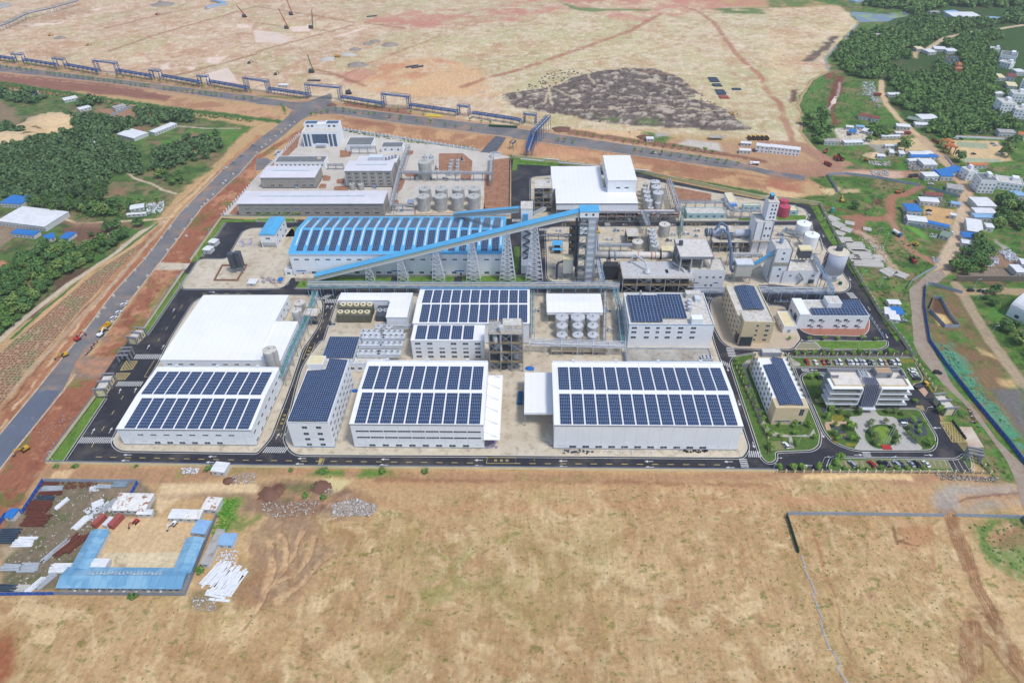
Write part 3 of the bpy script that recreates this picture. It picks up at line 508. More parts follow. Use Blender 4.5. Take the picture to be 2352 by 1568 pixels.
sheet('driveway','A2 2200,1250 2300,1265 2200,1410 2060,1400',WASP,0.07);sheet('apron','A2 0,1460 100,1450 150,1480 60,1560 0,1568',ASPHG,0.05,.3)
sheet('apron','B1 1470,840 1520,850 1830,852 1700,905 1440,908',CONC,0.06,.3)
# temporary dirt road east of the plant
DIRT=mat('compacted_gravel',C(172,158,142),C(154,138,120),scale=0.12,rough=0.95,grime=(C(150,120,100),0.4,.5,.7))
sheet('dirt_road','B4 1300,1090 1340,1050 1450,960 1580,900 1640,960 1560,1030 1450,1060 1430,1130 1440,1300 1480,1568 C4 1700,400 1900,620 2100,900 2351,1130 2600,1400 2600,1700 2351,1560 2280,1300 2200,1100 1850,620 1600,380 1400,150 1330,0 B4 1340,1568',DIRT,0.05,.5)
# the plant's asphalt, one sheet under all pavements
PLANT='C1 430,1112 880,510 870,420 1050,160 1130,50 B1 1190,1560 1340,1440 1700,920 1760,835 2040,437 B2 0,452 2345,440 2345,0 A2 2340,1460 A3 10,1456 830,1568 B3 1140,14 1440,88 2270,262 B4 60,258 170,285 470,325 740,830 1010,1290 1230,1568 C4 1320,150 1480,370 1590,740 1850,1070 1870,1190 C4 0,1180 C3 0,1178 C2 1176,1150 C1 1500,1135'
sheet('plant_road',PLANT,ASPH,0.10)
NWB='A2 410,1232 780,1192 2045,1392 2340,1440 B2 2335,440 0,430 B1 2045,425 2351,60'
sheet('plant_yard',NWB,mat('pale_yard_concrete',C(214,207,196),C(196,188,176),scale=0.06,grime=(C(176,140,112),.12,.6,.75)),0.06)
for s_ in('B2 1240,80 1330,60 1370,90 1340,170 1290,210 1250,190','B2 1250,270 1310,265 1310,310 1250,300','B2 620,40 690,50 680,95 610,95','B2 590,120 650,120 640,165 570,165','B2 720,145 850,135 850,185 710,180','B2 740,80 810,70 810,120 740,120','B1 2100,400 2180,310 2200,415','A2 770,1380 880,1390 870,1440 770,1450','A2 1370,1380 1450,1385 1440,1420 1370,1430','B2 2100,0 2335,0 2325,345 2095,370','A2 2170,1470 2335,1450 2340,1568 2160,1568','A2 1680,1410 1900,1410 1990,1480 1980,1568 1680,1568','A2 330,1260 410,1235 380,1350 300,1430 100,1560 250,1400','B2 1340,0 1480,0 1500,50 1380,60','B2 1880,0 1990,0 1970,90 1880,80','B2 2090,240 2110,380 1450,405 1490,240'):sheet('planting_bed',s_,MUD,0.09,.15,2)
sheet('tank_pad','B2 1480,240 2100,235 2085,375 1465,400',CONC,0.11)
KERBM=mat('kerb_stone',C(214,212,200),C(196,192,182),scale=0.5)
kerbs=MB();lines=MB();yl=MB();zeb=MB()
def island(spec,m=CONC,r=9,line_=True,name='pavement',top=0.24):
    P=WM(spec)
    if r:P=rounded(P,r)
    struct(name,MB().prism(inset(P,0.32),0.1,top),m);ring(kerbs,P,0.32,0.1,top+0.03)
    if line_:ring(lines,inset(P,-1.15),0.28,0.115)
    return P
island('B1 1662,1085 1830,815 2090,815 2235,560 2300,535 B2 0,530 360,530 360,985 330,985 250,1078 0,1085',r=5)
island('B2 352,1082 415,980 2351,965 B3 150,965 245,1028 0,1044 B2 2300,1044',GRASS,3,name='lawn')
DRV=[]
for s_ in('B2 1250,975 1315,975 1295,1046 1225,1046','B2 1825,975 1895,975 1890,1046 1815,1046','B2 370,980 430,980 360,1080 215,1080 300,1050 320,990'):sheet('driveway',s_,ASPH,0.28)
island('C1 1030,930 1075,830 1470,190 B1 1560,1560 1825,1142 B2 470,1150 560,1150 615,1215 590,1400 480,1568 C2 430,60 310,420 130,890 20,1010 C1 2351,1022 1100,1002',r=14)
island('C2 262,900 290,800 370,440 440,200 600,0 B2 630,1560 745,1200 770,1130 B3 1750,1122 1840,1560 C3 1900,160 2120,820 2172,980 2120,1060 2050,1066 C2 2100,1048 340,1040',r=14)
island('B3 326,1030 312,560 350,522 2351,508 B4 250,505 390,530 560,770 760,1060 690,1120 0,1040 0,1048 B3 1960,1070',r=10)
island('B3 175,440 200,462 2351,462 B4 0,462 60,462 350,460 370,420 330,350 210,320 0,290 B3 2270,275 1850,205 1450,128 1150,62 600,30 175,62',CONC,6)
sheet('bare_plot','B3 1480,150 1830,215 1830,285 1510,285',MUD,0.27,.2);sheet('lawn','B4 75,420 120,412 350,412 345,455 75,458',GRASS,0.28,0,3);sheet('lawn','B3 2080,437 2190,437 2190,460 2080,460',GRASS,0.28)
sheet('lawn','A3 14,1460 60,1465 40,1568 0,1568',GRASS,0.14);sheet('lawn','A3 10,1452 430,1500 430,1530 10,1510',GRASS,0.13)
sheet('lawn','B3 30,970 130,970 130,1035 10,1040 20,700 70,700 65,900',GRASS,0.27);
island('B2 0,440 360,440 370,472 200,470 0,466',GRASS,2,name='lawn');island('B2 330,520 440,520 360,610 260,612',GRASS,2,False,name='lawn')
sheet('lawn','B1 2040,450 2351,448 2351,470 2060,476 1830,815 1760,848 1850,700',GRASS,0.18);sheet('lawn','B1 1700,940 1725,950 1640,1085 1345,1500 1325,1470 1500,1220',GRASS,0.18)
sheet('lawn','C1 890,515 965,515 570,1110 440,1112',GRASS,0.18);sheet('lawn','B4 390,325 465,328 735,830 1210,1550 1180,1568 1100,1440 700,820 600,690 560,640',GRASS,0.18,.1)
for s_ in('B1 2063,477 1850,790','B1 1726,952 1345,1510','C1 968,515 572,1112'):ring_=WM(s_);kerbs.strip(ring_,.35,.24);lines.strip([p+Vector((1.3,-.4))for p in ring_],.28,.115)
lines.strip([p for p in WM('C1 600,1112 C2 0,1140 2351,1152 C3 2351,1166')],.28,.115)
GDN=mat('garden_planting',C(92,122,52),C(62,92,42),scale=.5,rough=.9,grime=(C(122,116,48),.35,.56,.66))
# east half
island('C3 1930,0 2010,58 2290,70 C4 0,62 220,72 270,10 B4 300,1545 160,1250 0,1240 B3 2351,1220 1990,1180 1920,1155 1840,1180 1815,1230 1850,1420',mat('beige_pavement',C(200,184,160),C(186,168,146),scale=.2),8)
RED=mat('red_pavers',C(172,118,98),C(158,104,86),scale=0.8)
P_=WM('B4 160,1250 640,1245 870,1190 940,1290 1060,1560 300,1545');sheet('plant_road',P_,ASPH,0.27)
P_=rounded(WM('B4 270,1330 330,1290 930,1330 925,1460 880,1520 400,1510 300,1470'),9);struct('pavement',MB().prism(P_,.27,.4),RED);ring(kerbs,inset(P_,-.4),.4,.27,.43)
island('C4 240,70 290,10 440,12 490,66 460,70',mat('yellow_crossing_apron',C(150,146,120),scale=.4),0,False)
island('C4 440,5 480,58 560,70 1030,70 1090,40 1090,0 B4 1060,1562 300,1562',GRASS,7,name='lawn')
island('C3 2008,200 2045,140 2300,98 C4 120,100 190,130 230,235 300,430 375,600 480,860 462,960 400,1000 65,1012 75,1080 40,1110 C3 2340,1110 2290,1060',GDN,10,name='garden')
sheet('path','C3 2110,210 2180,160 2200,170 2150,260 2200,400 2290,640 2351,790 C4 60,830 140,850 200,862 380,860 420,800 440,860 370,880 215,870 240,980 200,985 190,880 40,870 -60,790 C3 2200,560 2120,330',CONCW,.28)
sheet('parking_bay','C4 -10,920 110,915 190,990 60,1000 10,1000',mat('grass_pavers',C(142,138,96),C(120,124,78),scale=1.2),.28)
GP=MATS['grass_pavers']
island('C4 303,330 345,292 575,290 500,420 520,520 600,625 1360,620 1400,640 1545,880 1530,960 1490,998 800,1000 600,925 520,830 430,620',GDN,10,name='garden')
PLAZA=mat('plaza_paving',C(192,190,184),C(176,172,166),scale=.8,stripes=(1,1.6,.08,.1))
sheet('plaza','C4 870,632 985,632 1020,686 1165,690 1290,860 1440,994 780,996 850,900 760,760 735,690 860,686',PLAZA,.28,0,3)
ov=[g('C4',1040+160*math.sin(t)*(1+.12*math.cos(t)),875-118*math.cos(t)).xy for t in np.linspace(0,2*math.pi,28)[:-1]]
struct('lawn',MB().prism(ov,.28,.42),mat('hedge_bed',C(70,104,44),C(54,84,36),scale=.8));ov2=[g('C4',1040+95*math.sin(t),870-92*math.cos(t)).xy for t in np.linspace(0,2*math.pi,28)[:-1]]
struct('lawn',MB().sheet(ov2,.45),mat('bright_lawn',C(128,156,56),C(104,134,46),scale=.3));ring(kerbs,ov,.3,.28,.46)
sheet('path',[g('C4',630+48*math.sin(t),730-50*math.cos(t)).xy for t in np.linspace(0,2*math.pi,20)[:-1]],mat('pink_paving',C(206,170,148),scale=.5),.3)
for s_ in('C4 520,740 750,735 750,755 530,760','C4 425,530 545,535 560,560 440,560','C4 520,760 560,760 580,815 535,815'):sheet('path',s_,MATS['pink_paving'],.29)
FLOW=mat('yellow_shrub_bed',C(150,138,48),C(92,108,40),scale=.5,grime=(C(120,84,50),.8,.56,.7))
DARKBED=mat('dark_pebble_bed',C(66,72,84),C(84,92,96),scale=.6)
for s_ in('C4 570,680 680,672 700,700 690,730 600,740','C4 560,840 600,860 650,945 600,930','C4 700,930 820,940 800,965 720,960','C4 650,850 720,845 720,870 650,870'):sheet('planting_bed',s_,FLOW,.31,.1,2)
for s_ in('C4 570,765 640,780 740,860 720,900 650,900 600,830','C4 1280,690 1400,700 1440,780 1470,860 1340,880 1290,790','C4 480,600 540,590 570,660 500,660'):sheet('planting_bed',s_,DARKBED,.3,.1,2)
sheet('parking_bay','C4 1190,715 1275,712 1300,780 1215,785',CONCW,.29)
island('C4 580,1085 600,1068 1745,1085 1800,1040 1850,1036 1890,1190 540,1192',GDN,6,name='garden')
sheet('parking_lot','C4 640,1092 1630,1088 1690,1170 690,1162',GP,.28);sheet('parking_lot','C4 1640,1088 1800,1090 1870,1200 1710,1205',ASPH,.28)
bl=MB()
for k in range(20):
    x=650+k*51;bl.strip([g('C4',x,1094).xy,g('C4',x+26,1150).xy],.15,.295)
for k in range(4):bl.strip([g('C4',1645+k*50,1092).xy,g('C4',1705+k*50,1200).xy],.2,.295)
island('C4 190,132 240,146 1330,148 1345,180 1440,360 1300,420 1310,400 1230,250 1180,226 220,236 150,236',GDN,4,name='garden')
sheet('parking_lot','C4 330,165 1215,160 1225,222 340,226',GP,.28);sheet('path','C4 120,140 190,140 300,205 290,226 170,228',CONCW,.27)
for k in range(19):
    x=340+k*47;bl.strip([g('C4',x,163).xy,g('C4',x+8,222).xy],.15,.295)
sheet('parking_lot','C4 1275,235 1345,235 1420,360 1340,365',GP,.29);sheet('path','C4 1330,385 1400,380 1470,470 1440,510',MATS['pink_paving'],.28)
sheet('planting_bed','C4 1200,160 1330,165 1370,190 1240,205',FLOW,.31,.1);sheet('planting_bed','C4 1385,200 1440,360 1500,470 1520,460 1440,280 1400,200',FLOW,.31,.1)
sheet('entrance_apron','C4 1755,780 1870,785 1985,970 1850,975',mat('entrance_concrete',C(214,204,186),C(190,160,134),scale=.15),.12)
struct('parking_line',bl,PAINTW)
# zebra crossings, dashes, arrows
def zebra(t,a,b,c,n): # stripes spread from a to b, each running from a to c
    a,b,c=g(t,*a).xy,g(t,*b).xy,g(t,*c).xy;d=(b-a)/(2*n-1);e=c-a
    for k in range(n):
        o=a+d*2*k;zeb.quad(*[(p.x,p.y,.12)for p in(o,o+d,o+d+e,o+e)])
zebra('C1',(710,932),(1020,932),(748,878),18);zebra('C1',(1062,410),(1290,410),(1092,366),15);zebra('C1',(1228,160),(1465,160),(1252,117),15)
zebra('C2',(60,1020),(262,1022),(100,966),11);zebra('C3',(2170,1060),(2285,1062),(2180,1003),7);zebra('C3',(2085,1080),(2110,1170),(2155,1077),6)
zebra('C3',(1920,168),(2000,205),(1930,208),5);zebra('C3',(1965,58),(1990,138),(2035,58),6);zebra('B2',(590,1175),(650,1135),(650,1178),4);zebra('B2',(630,1215),(745,1215),(640,1180),8)
zebra('C4',(862,1015),(880,1060),(935,1015),5);zebra('C4',(300,250),(315,275),(370,250),4);zebra('C4',(345,520),(395,522),(365,565),5);zebra('B4',(715,1120),(760,1172),(780,1120),6);zebra('B3',(1780,1160),(1830,1160),(1800,1185),4)
zebra('B3',(245,530),(330,530),(255,552),7);zebra('B3',(780,518),(830,518),(785,545),5);zebra('B3',(850,480),(855,506),(900,480),4);zebra('B3',(0,445),(85,445),(2,470),8);zebra('B4',(385,470),(395,530),(405,465),6)
struct('zebra_crossing',zeb,PAINTW)
def dashes(spec,on=3.2,off=4.6,w_=.3,m=None):
    P=WM(spec);acc=0
    for a,b in zip(P,P[1:]):
        L_=(b-a).length;d=(b-a)/L_;s_=0
        while s_+on<L_:(m or yl).strip([a+d*s_,a+d*(s_+on)],w_,.118);s_+=on+off
dashes('C1 880,1058 2351,1090');dashes('C2 0,1090 2080,1115');dashes('C3 20,1118 2050,1132');dashes('C1 840,970 1170,440',3.2,9);dashes('B1 1450,1568 1700,1200',3.2,9);dashes('B1 1860,1128 2340,1130');dashes('B2 200,1143 460,1143');dashes('B2 670,1240 560,1540',3,5);dashes('C2 240,840 200,930',3,5)
dashes('C4 60,1105 300,1110',0.1,50)
def box_(t,pts,w_=.25):P=[g(t,*p).xy for p in pts];yl.strip(P+[P[0]],w_,.12)
box_('C2',[(178,810),(240,810),(308,620),(245,620)]);box_('C2',[(430,160),(485,162),(545,14),(490,10)]);box_('C3',[(-235,1118),(35,1118),(35,1066),(-225,1062)]);box_('C2',[(572,1126),(610,1130),(628,1074),(588,1070)]);box_('B3',[(1600,482),(1770,484),(1785,508),(1605,506)]);box_('B3',[(282,720),(322,720),(325,800),(284,800)]);box_('C1',[(1326,325),(1380,325),(1480,170),(1420,170)]);box_('B3',[(463,486),(492,486),(494,512),(465,512)])
gl=MB()
for k in range(12): # characters of the slow-down boxes, as paint blocks
    for(t,x0,y0,x1,y1,n)in(('C2',235,750,262,675,3),('C2',474,118,498,56,3),('C3',-150,1091,-45,1091,3),('C2',588,1110,600,1085,2),('B3',1650,494,1725,494,3),('B3',300,735,302,785,3)):
        if k<n:
            f_=k/(n-1);p=g(t,x0+(x1-x0)*f_,y0+(y1-y0)*f_).xy
            for dx,dy,wx,wy in((0,.55,1.5,.22),(0,-.55,1.5,.22),(-.6,0,.22,1.2),(.6,0,.22,1.2),(0,0,1.2,.2),(0,0,.22,1.5)):gl.box(p.x+dx-wx/2,p.y+dy-wy/2,.118,p.x+dx+wx/2,p.y+dy+wy/2,.124)
def arrow(t,x,y,dx,dy,L_=4.5):
    p=g(t,x,y).xy;d=(g(t,x+dx,y+dy).xy-p).normalized();o=Vector((-d.y,d.x));q=p+d*L_*.6
    lines.strip([p,q],.35,.12);lines.add([(*(q+o*.8),.12),(*(q-o*.8),.12),(*(q+d*L_*.4),.12)],[(0,1,2)])
for x in(1190,1170,):arrow('C1',x+20,1040 if x==1190 else 1092,-10,0)
for t,x,y in(('C1',1990,1056),('C1',1970,1107),('C2',460,1073),('C2',440,1122),('C2',1225,1081),('C2',1215,1132),('C2',2085,1089),('C2',2085,1140),('C3',508,1096),('C3',510,1147),('C3',1297,1100),('C3',1305,1152),('C3',2028,1103),('C3',2045,1156),('C4',410,1138),('B3',1060,494),('B3',1510,494),('B3',2090,494),('C4',1590,792),('C4',455,262),('C4',960,100),('C4',400,96)):arrow(t,x,y,-10,0)
for t,x,y in(('C4',790,1040),('C4',1435,1043),('B1',1920,1115)):arrow(t,x,y,10,0)
for t,x,y,dx,dy in(('C1',840,848,12,-20),('C1',1000,842,12,-20),('C1',1092,478,8,-20),('C1',1235,470,8,-20),('C1',1350,70,12,-20),('C1',1485,70,12,-20),('B1',1585,1300,12,-20),('C2',182,895,12,-20),('C2',242,892,12,-20),('B2',642,1270,5,-10),('B2',682,1270,5,-10),('C3',1975,230,4,14),('C3',2080,540,4,14),('C3',2210,920,4,14),('C4',300,390,4,14),('C4',490,830,6,14),('B4',375,392,6,12),('B4',500,585,6,12),('B4',745,980,6,12),('B4',918,1250,6,12),('B4',1080,1500,6,12)):arrow(t,x,y,dx,dy)
# yellow hatched boxes at the gates
def hatch(t,pts,n,mb=yl,w_=.35):
    a,b,c,d=[g(t,*p).xy for p in pts];mb.strip([a,b,c,d,a],w_,.125)
    for k in range(-n,n+1):
        for s_ in(1,-1):
            seg=[]
            for q in(0,1):
                f_=k/n+(q if s_>0 else 1-q);seg.append((f_,q))
            (f0,q0),(f1,q1)=seg;pts_=[]
            for i in range(9):
                f_=f0+(f1-f0)*i/8;q=q0+(q1-q0)*i/8
                if-.001<=f_<=1.001:pts_.append((a.lerp(b,f_)).lerp(d.lerp(c,f_),q))
            if len(pts_)>1:mb.strip(pts_,w_*.8,.125)
hatch('C4',[(1580,740),(1680,738),(1825,925),(1695,925)],5);hatch('C1',[(1105,265),(1215,255),(1265,180),(1160,178)],4);hatch('C1',[(1062,348),(1150,348),(1200,290),(1068,290)],4);hatch('C4',[(250,75),(480,75),(430,16),(285,16)],6)
hatch('C4',[(1360,600),(1440,640),(1420,590),(1370,588)],3)
tag(struct('kerb',kerbs,KERBM));struct('road_line',lines,PAINTW);struct('yellow_road_marking',yl,PAINTY);struct('yellow_road_lettering',gl,PAINTY)
# slope protected with hexagonal concrete cells
m=bpy.data.materials.new('hexagonal_slope_grid');m.use_nodes=True;n_=m.node_tree.nodes;L_=m.node_tree.links;b_=n_['Principled BSDF'];b_.inputs['Roughness'].default_value=.9
geo=n_.new('ShaderNodeNewGeometry');vo=n_.new('ShaderNodeTexVoronoi');vo.feature='DISTANCE_TO_EDGE';vo.inputs['Scale'].default_value=.42;vo.inputs['Randomness'].default_value=.55;L_.new(geo.outputs['Position'],vo.inputs['Vector'])
lt=n_.new('ShaderNodeMapRange');lt.inputs[1].default_value=.03;lt.inputs[2].default_value=.14;L_.new(vo.outputs['Distance'],lt.inputs[0])
no=n_.new('ShaderNodeTexNoise');no.inputs['Scale'].default_value=.045;no.inputs['Detail'].default_value=5;L_.new(geo.outputs['Position'],no.inputs['Vector']);mr=n_.new('ShaderNodeMapRange');mr.inputs[1].default_value=.48;mr.inputs[2].default_value=.6;L_.new(no.outputs['Fac'],mr.inputs[0])
ma=n_.new('ShaderNodeMix');ma.data_type='RGBA';ma.inputs[6].default_value=C(138,98,70);ma.inputs[7].default_value=C(100,112,66);L_.new(mr.outputs[0],ma.inputs[0])
mb_=n_.new('ShaderNodeMix');mb_.data_type='RGBA';mb_.inputs[6].default_value=C(186,154,122);L_.new(ma.outputs[2],mb_.inputs[7]);L_.new(lt.outputs[0],mb_.inputs[0]);L_.new(mb_.outputs[2],b_.inputs['Base Color'])
sheet('slope','B1 1320,650 1240,700 900,915 400,1340 120,1568 C1 -300,380 -600,800 -600,1100 0,590 230,280 480,0 B1 760,1250 1060,930 1340,640',m,.08,.2)
# water
POND=mat('green_pond',C(112,128,146),C(140,162,96),rough=.15,scale=.03,contrast=(.5,.56))
sheet('pond','A4 745,118 800,110 1100,130 1250,105 1300,120 1290,150 1170,170 1100,200 850,208',POND,.08,1.0)
sheet('puddle','A4 590,920 615,885 632,890 625,950 580,968 575,940',WATERM,.06);sheet('puddle','A2 0,280 200,300 320,345 260,395 0,390',WATERM,.04,.8);sheet('puddle','C2 640,1265 860,1275 770,1350 740,1400',mat('shallow_silty_water',C(218,200,146),rough=.3),.04,.6);sheet('puddle','A1 1850,690 2100,625 2180,745 1900,745',WATERM,.04,.8)
# ---------------------------------------------------------------- building kit
class B:pass
def plan(t,bl,tl,tr,back,h=None,z0=0.0,free=False):
    b=B();b.z0=z0
    if h is None:
        p=g(t,*bl,z0);h=height_at(p,t,*tl)-z0
    b.h=h;A=g(t,*tl,z0+h);Bp=g(t,*tr,z0+h);K=g(*back,z0+h)if isinstance(back[0],str)else g(t,*back,z0+h)
    if free:
        e=(Bp-A).xy;b.rz=math.atan2(e.y,e.x);b.w=e.length;n_=Vector((-e.y,e.x)).normalized();b.d=abs((K-A).xy.dot(n_));b.o=Vector((A.x,A.y,z0))
    else:
        b.rz=0;b.o=Vector((A.x,(A.y+Bp.y)/2,z0));b.w=Bp.x-A.x;b.d=K.y-b.o.y
    return b
def root(b,name,label,cat,group=None):b.r=empty(name,b.o,b.rz,label,cat,group);return b
def walls(b,m,h=None,base=None,name='wall'):
    h=h or b.h;w_,d=b.w,b.d;mb=MB();mb.box(0,0,0 if base is None else 0.9,w_,d,h);mb.f=mb.f[2:];mb.uv=mb.uv[2:];mb.build(name,m,b.r)
    if base is not None:mb=MB();mb.box(-.04,-.04,0,w_+.04,d+.04,.9);mb.build('plinth',base,b.r)
def flat(b,m,par=0.9,pm=None,inx=.35):
    w_,d,h=b.w,b.d,b.h;MB().box(inx,inx,h-par-.3,w_-inx,d-inx,h-par).build('roof',m,b.r)
    p=MB();p.box(0,0,h-.02,w_,inx,h+.04);p.box(0,d-inx,h-.02,w_,d,h+.04);p.box(0,inx,h-.02,inx,d-inx,h+.04);p.box(w_-inx,inx,h-.02,w_,d-inx,h+.04)
    for q in((0.03,inx,inx,inx+.02),):p.box(0.03,inx,h-par,w_-.03,inx+.03,h);p.box(.03,d-inx-.03,h-par,w_-.03,d-inx,h);p.box(inx,inx+.03,h-par,inx+.03,d-inx-.03,h);p.box(w_-inx-.03,inx+.03,h-par,w_-inx,d-inx-.03,h)
    p.build('parapet',pm or m,b.r)
def gable(b,m,rise=1.2,over=.25,trim=None,axis='x',rp=0.5):
    w_,d,h=b.w,b.d,b.h;o=over;mb=MB();z1=h+.06
    if axis=='x':
        y0,ym,y1=-o,d*rp,d+o
        vs=[(-o,y0,z1),(w_+o,y0,z1),(w_+o,ym,z1+rise),(-o,ym,z1+rise),(w_+o,y1,z1),(-o,y1,z1)]
        mb.add(vs,[(0,1,2,3),(3,2,4,5)]);mb.add([(x,y,z-.25)for x,y,z in vs],[(3,2,1,0),(5,4,2,3)]);mb.quad((-o,y0,z1-.25),(w_+o,y0,z1-.25),(w_+o,y0,z1),(-o,y0,z1));mb.quad((w_+o,y1,z1-.25),(-o,y1,z1-.25),(-o,y1,z1),(w_+o,y1,z1))
        for x in(-o,w_+o):mb.add([(x,y0,z1-.25),(x,y0,z1),(x,ym,z1+rise),(x,y1,z1),(x,y1,z1-.25)],[(0,1,2,3,4)])
        gw=MB();[gw.add([(x,0,h),(x,d,h),(x,d*rp,h+rise*.93)],[(0,1,2)])for x in(.01,w_-.01)]
    else:
        x0,xm,x1=-o,w_*rp,w_+o
        vs=[(x0,-o,z1),(xm,-o,z1+rise),(x1,-o,z1),(x0,d+o,z1),(xm,d+o,z1+rise),(x1,d+o,z1)]
        mb.add(vs,[(0,1,4,3),(1,2,5,4)]);mb.add([(x,y,z-.25)for x,y,z in vs],[(3,4,1,0),(4,5,2,1)])
        for y in(-o,d+o):mb.add([(x0,y,z1-.25),(x0,y,z1),(xm,y,z1+rise),(x1,y,z1),(x1,y,z1-.25)],[(0,1,2,3,4)])
        mb.quad((x0,-o,z1-.25),(x0,-o,z1),(x0,d+o,z1),(x0,d+o,z1-.25));mb.quad((x1,-o,z1-.25),(x1,-o,z1),(x1,d+o,z1),(x1,d+o,z1-.25))
        gw=MB();[gw.add([(0,y,h),(w_,y,h),(w_*rp,y,h+rise*.93)],[(0,1,2)])for y in(.01,d-.01)]
    rf=mb.build('roof',m,b.r);b.rise=rise;b.axis=axis
    if trim:t_=MB();t_.box(-o-.06,-o-.1,h-.3,w_+o+.06,-o-.03,h+.12);t_.build('gutter',trim,b.r)
    return rf
_WM={}
def window(b,face,x,z,ww=2.4,wh=1.4,name='window',gm=None,fm=None):
    key=(round(ww,1),round(wh,1),name,(gm or GLASS).name,(fm or STEELW).name)
    if key not in _WM:
        g1=MB().box(-ww/2,-.04,0,ww/2,.1,wh);f1=MB();f1.box(-ww/2-.1,-.12,-.12,ww/2+.1,.02,0);f1.box(-ww/2-.1,-.10,wh,ww/2+.1,.02,wh+.1)
        if name=='window':
            for k in range(1,max(2,int(ww/1.2))):xx=-ww/2+ww*k/max(2,int(ww/1.2));f1.box(xx-.05,-.08,0,xx+.05,-.041,wh)
        o=g1.build(name,gm or GLASS);f_=f1.build('frame',fm or STEELW);_WM[key]=(o.data,f_.data);bpy.data.objects.remove(o);bpy.data.objects.remove(f_)
    o=bpy.data.objects.new(name,_WM[key][0]);COL.objects.link(o);o.parent=b.r;f_=bpy.data.objects.new('frame',_WM[key][1]);COL.objects.link(f_);f_.parent=o
    if face=='F':o.location=(x,0,z)
    elif face=='B':o.location=(x,b.d,z);o.rotation_euler.z=math.pi
    elif face=='L':o.location=(0,x,z);o.rotation_euler.z=-math.pi/2
    else:o.location=(b.w,x,z);o.rotation_euler.z=math.pi/2
    return o
def wins(b,face,n,a,c,z,ww=2.4,wh=1.4,skip=(),**k):
    L_=b.w if face in 'FB' else b.d
    for i in range(n):
        if i in skip:continue
        window(b,face,L_*(a+(c-a)*(i/(n-1)if n>1 else 0)),z,ww,wh,**k)
def solar(b,x0,x1,y0,y1,z0,z1,nu,nv,alongx=False):
    mb=MB();mb.quad((x0,y0,z0),(x1,y0,z0 if not alongx else z1),(x1,y1,z1),(x0,y1,z1 if not alongx else z0),[(0,0),(nu,0),(nu,nv),(0,nv)])
    vs=mb.v[:];mb.add([(x,y,z-.12)for x,y,z in vs],[(3,2,1,0)])
    for i in range(4):a,c=vs[i],vs[(i+1)%4];mb.quad((a[0],a[1],a[2]-.12),(c[0],c[1],c[2]-.12),c,a)
    return mb.build('solar_array',SOLAR,b.r)
def roofz(b,y):
    f_=y/(b.d*.5);return b.h+.06+b.rise*(f_ if f_<1 else 2-f_)+.28
def srow(b,t,n,fl,fr,bk,ratio,nu,nv):
    zz=b.z0+b.h+b.rise*.6;a=g(t,*fl,zz)-b.o;c=g(t,*fr,zz)-b.o;k=g(t,*bk,zz)-b.o
    y0,y1=a.y,k.y;mid=b.d/2
    if y0<mid<y1:y1=mid-.4 if(mid-y0)>(y1-mid)else y1;y0=mid+.4 if y1>mid else y0
    x0,x1=max(a.x,.3),min(c.x,b.w-.3);wd=(x1-x0)/(n-1+ratio);
    for i in range(n):solar(b,x0+i*wd,x0+(i+ratio)*wd,max(y0,.3),min(y1,b.d-.5),roofz(b,max(y0,.3)),roofz(b,min(y1,b.d-.5)),nu,nv)
def backpar(b,m=None,hh=1.3,nb=4):
    MB().box(0,b.d-.35,b.h,b.w,b.d,b.h+hh).build('parapet',m or WHITE,b.r)
    for k in range(nb):
        x=b.w*(k+.5)/nb;MB().box(x-.9,b.d-.36,b.h+hh,x+.9,b.d+.9,b.h+hh+.8).build('roof_vent',STEELW,b.r)
def box3(r,name,m,*a):return MB().box(*a).build(name,m,r)
# ---- 1 big warehouse in front, right
b=root(plan('C3',(375,990),(390,768),(2122,772),(365,195)),'warehouse','largest white warehouse on the front road, two rows of fourteen solar blocks','warehouse');BW1=b
walls(b,WHITE,base=STEEL);gable(b,ROOFW,1.4,trim=DKSTEEL);backpar(b,WHITE)
srow(b,'C3',14,(447,762),(2078,762),(440,487),.87,6,9);srow(b,'C3',14,(432,455),(1988,457),(425,230),.87,6,9)
wins(b,'F',11,.105,.815,1.3,3.4,1.6);wins(b,'F',2,.035,.9,2.8,1.6,.5,name='door_canopy',gm=STEELW);wins(b,'R',6,.1,.9,1.5,3,1.5)
p=g('C3',112,658,10)-b.o;q=g('C3',112,288,10)-b.o;r_=MB().box(p.x,p.y,10,-.05,q.y,10.5);r_.build('canopy_roof',ROOFW,b.r);MB().box(p.x,p.y-.15,9.2,-.05,p.y-.02,10.6).build('fascia',WHITE,b.r)
for k in range(4):box3(b.r,'column',STEEL,p.x+.3,p.y+.3+(q.y-p.y-1)*k/3,0,p.x+.7,p.y+.7+(q.y-p.y-1)*k/3,10)
# ---- 2 middle warehouse
b=root(plan('C2',(912,975),(858,757),(2086,761),(1012,185)),'warehouse','white warehouse with two long ribbon windows and a canopy on its right side','warehouse')
walls(b,WHITE,base=STEEL);gable(b,ROOFW,1.4,trim=DKSTEEL);backpar(b,WHITE,nb=3)
srow(b,'C2',10,(900,746),(2057,748),(935,475),.87,6,9);srow(b,'C2',10,(972,444),(2075,446),(1030,220),.87,6,9)
wins(b,'F',8,.14,.86,1.3,3.2,1.6);
for z in(b.h*.42,b.h*.68):wins(b,'F',9,.085,.93,z,b.w*.098,1.1)
wins(b,'F',2,.05,.95,2.8,1.6,.5,name='door_canopy',gm=STEELW)
z=7.5;p=g('C2',2240,905,z)-b.o;q=g('C2',2262,312,z)-b.o;MB().box(b.w+.05,p.y,z,p.x,q.y,z+.3).build('canopy_roof',ROOFW,b.r)
for k in range(6):y=p.y+2+(q.y-p.y-4)*k/5;MB().bar((b.w,y,z+4),(p.x-1.5,y,z+.3),.15).build('tie_rod',STEEL,b.r)
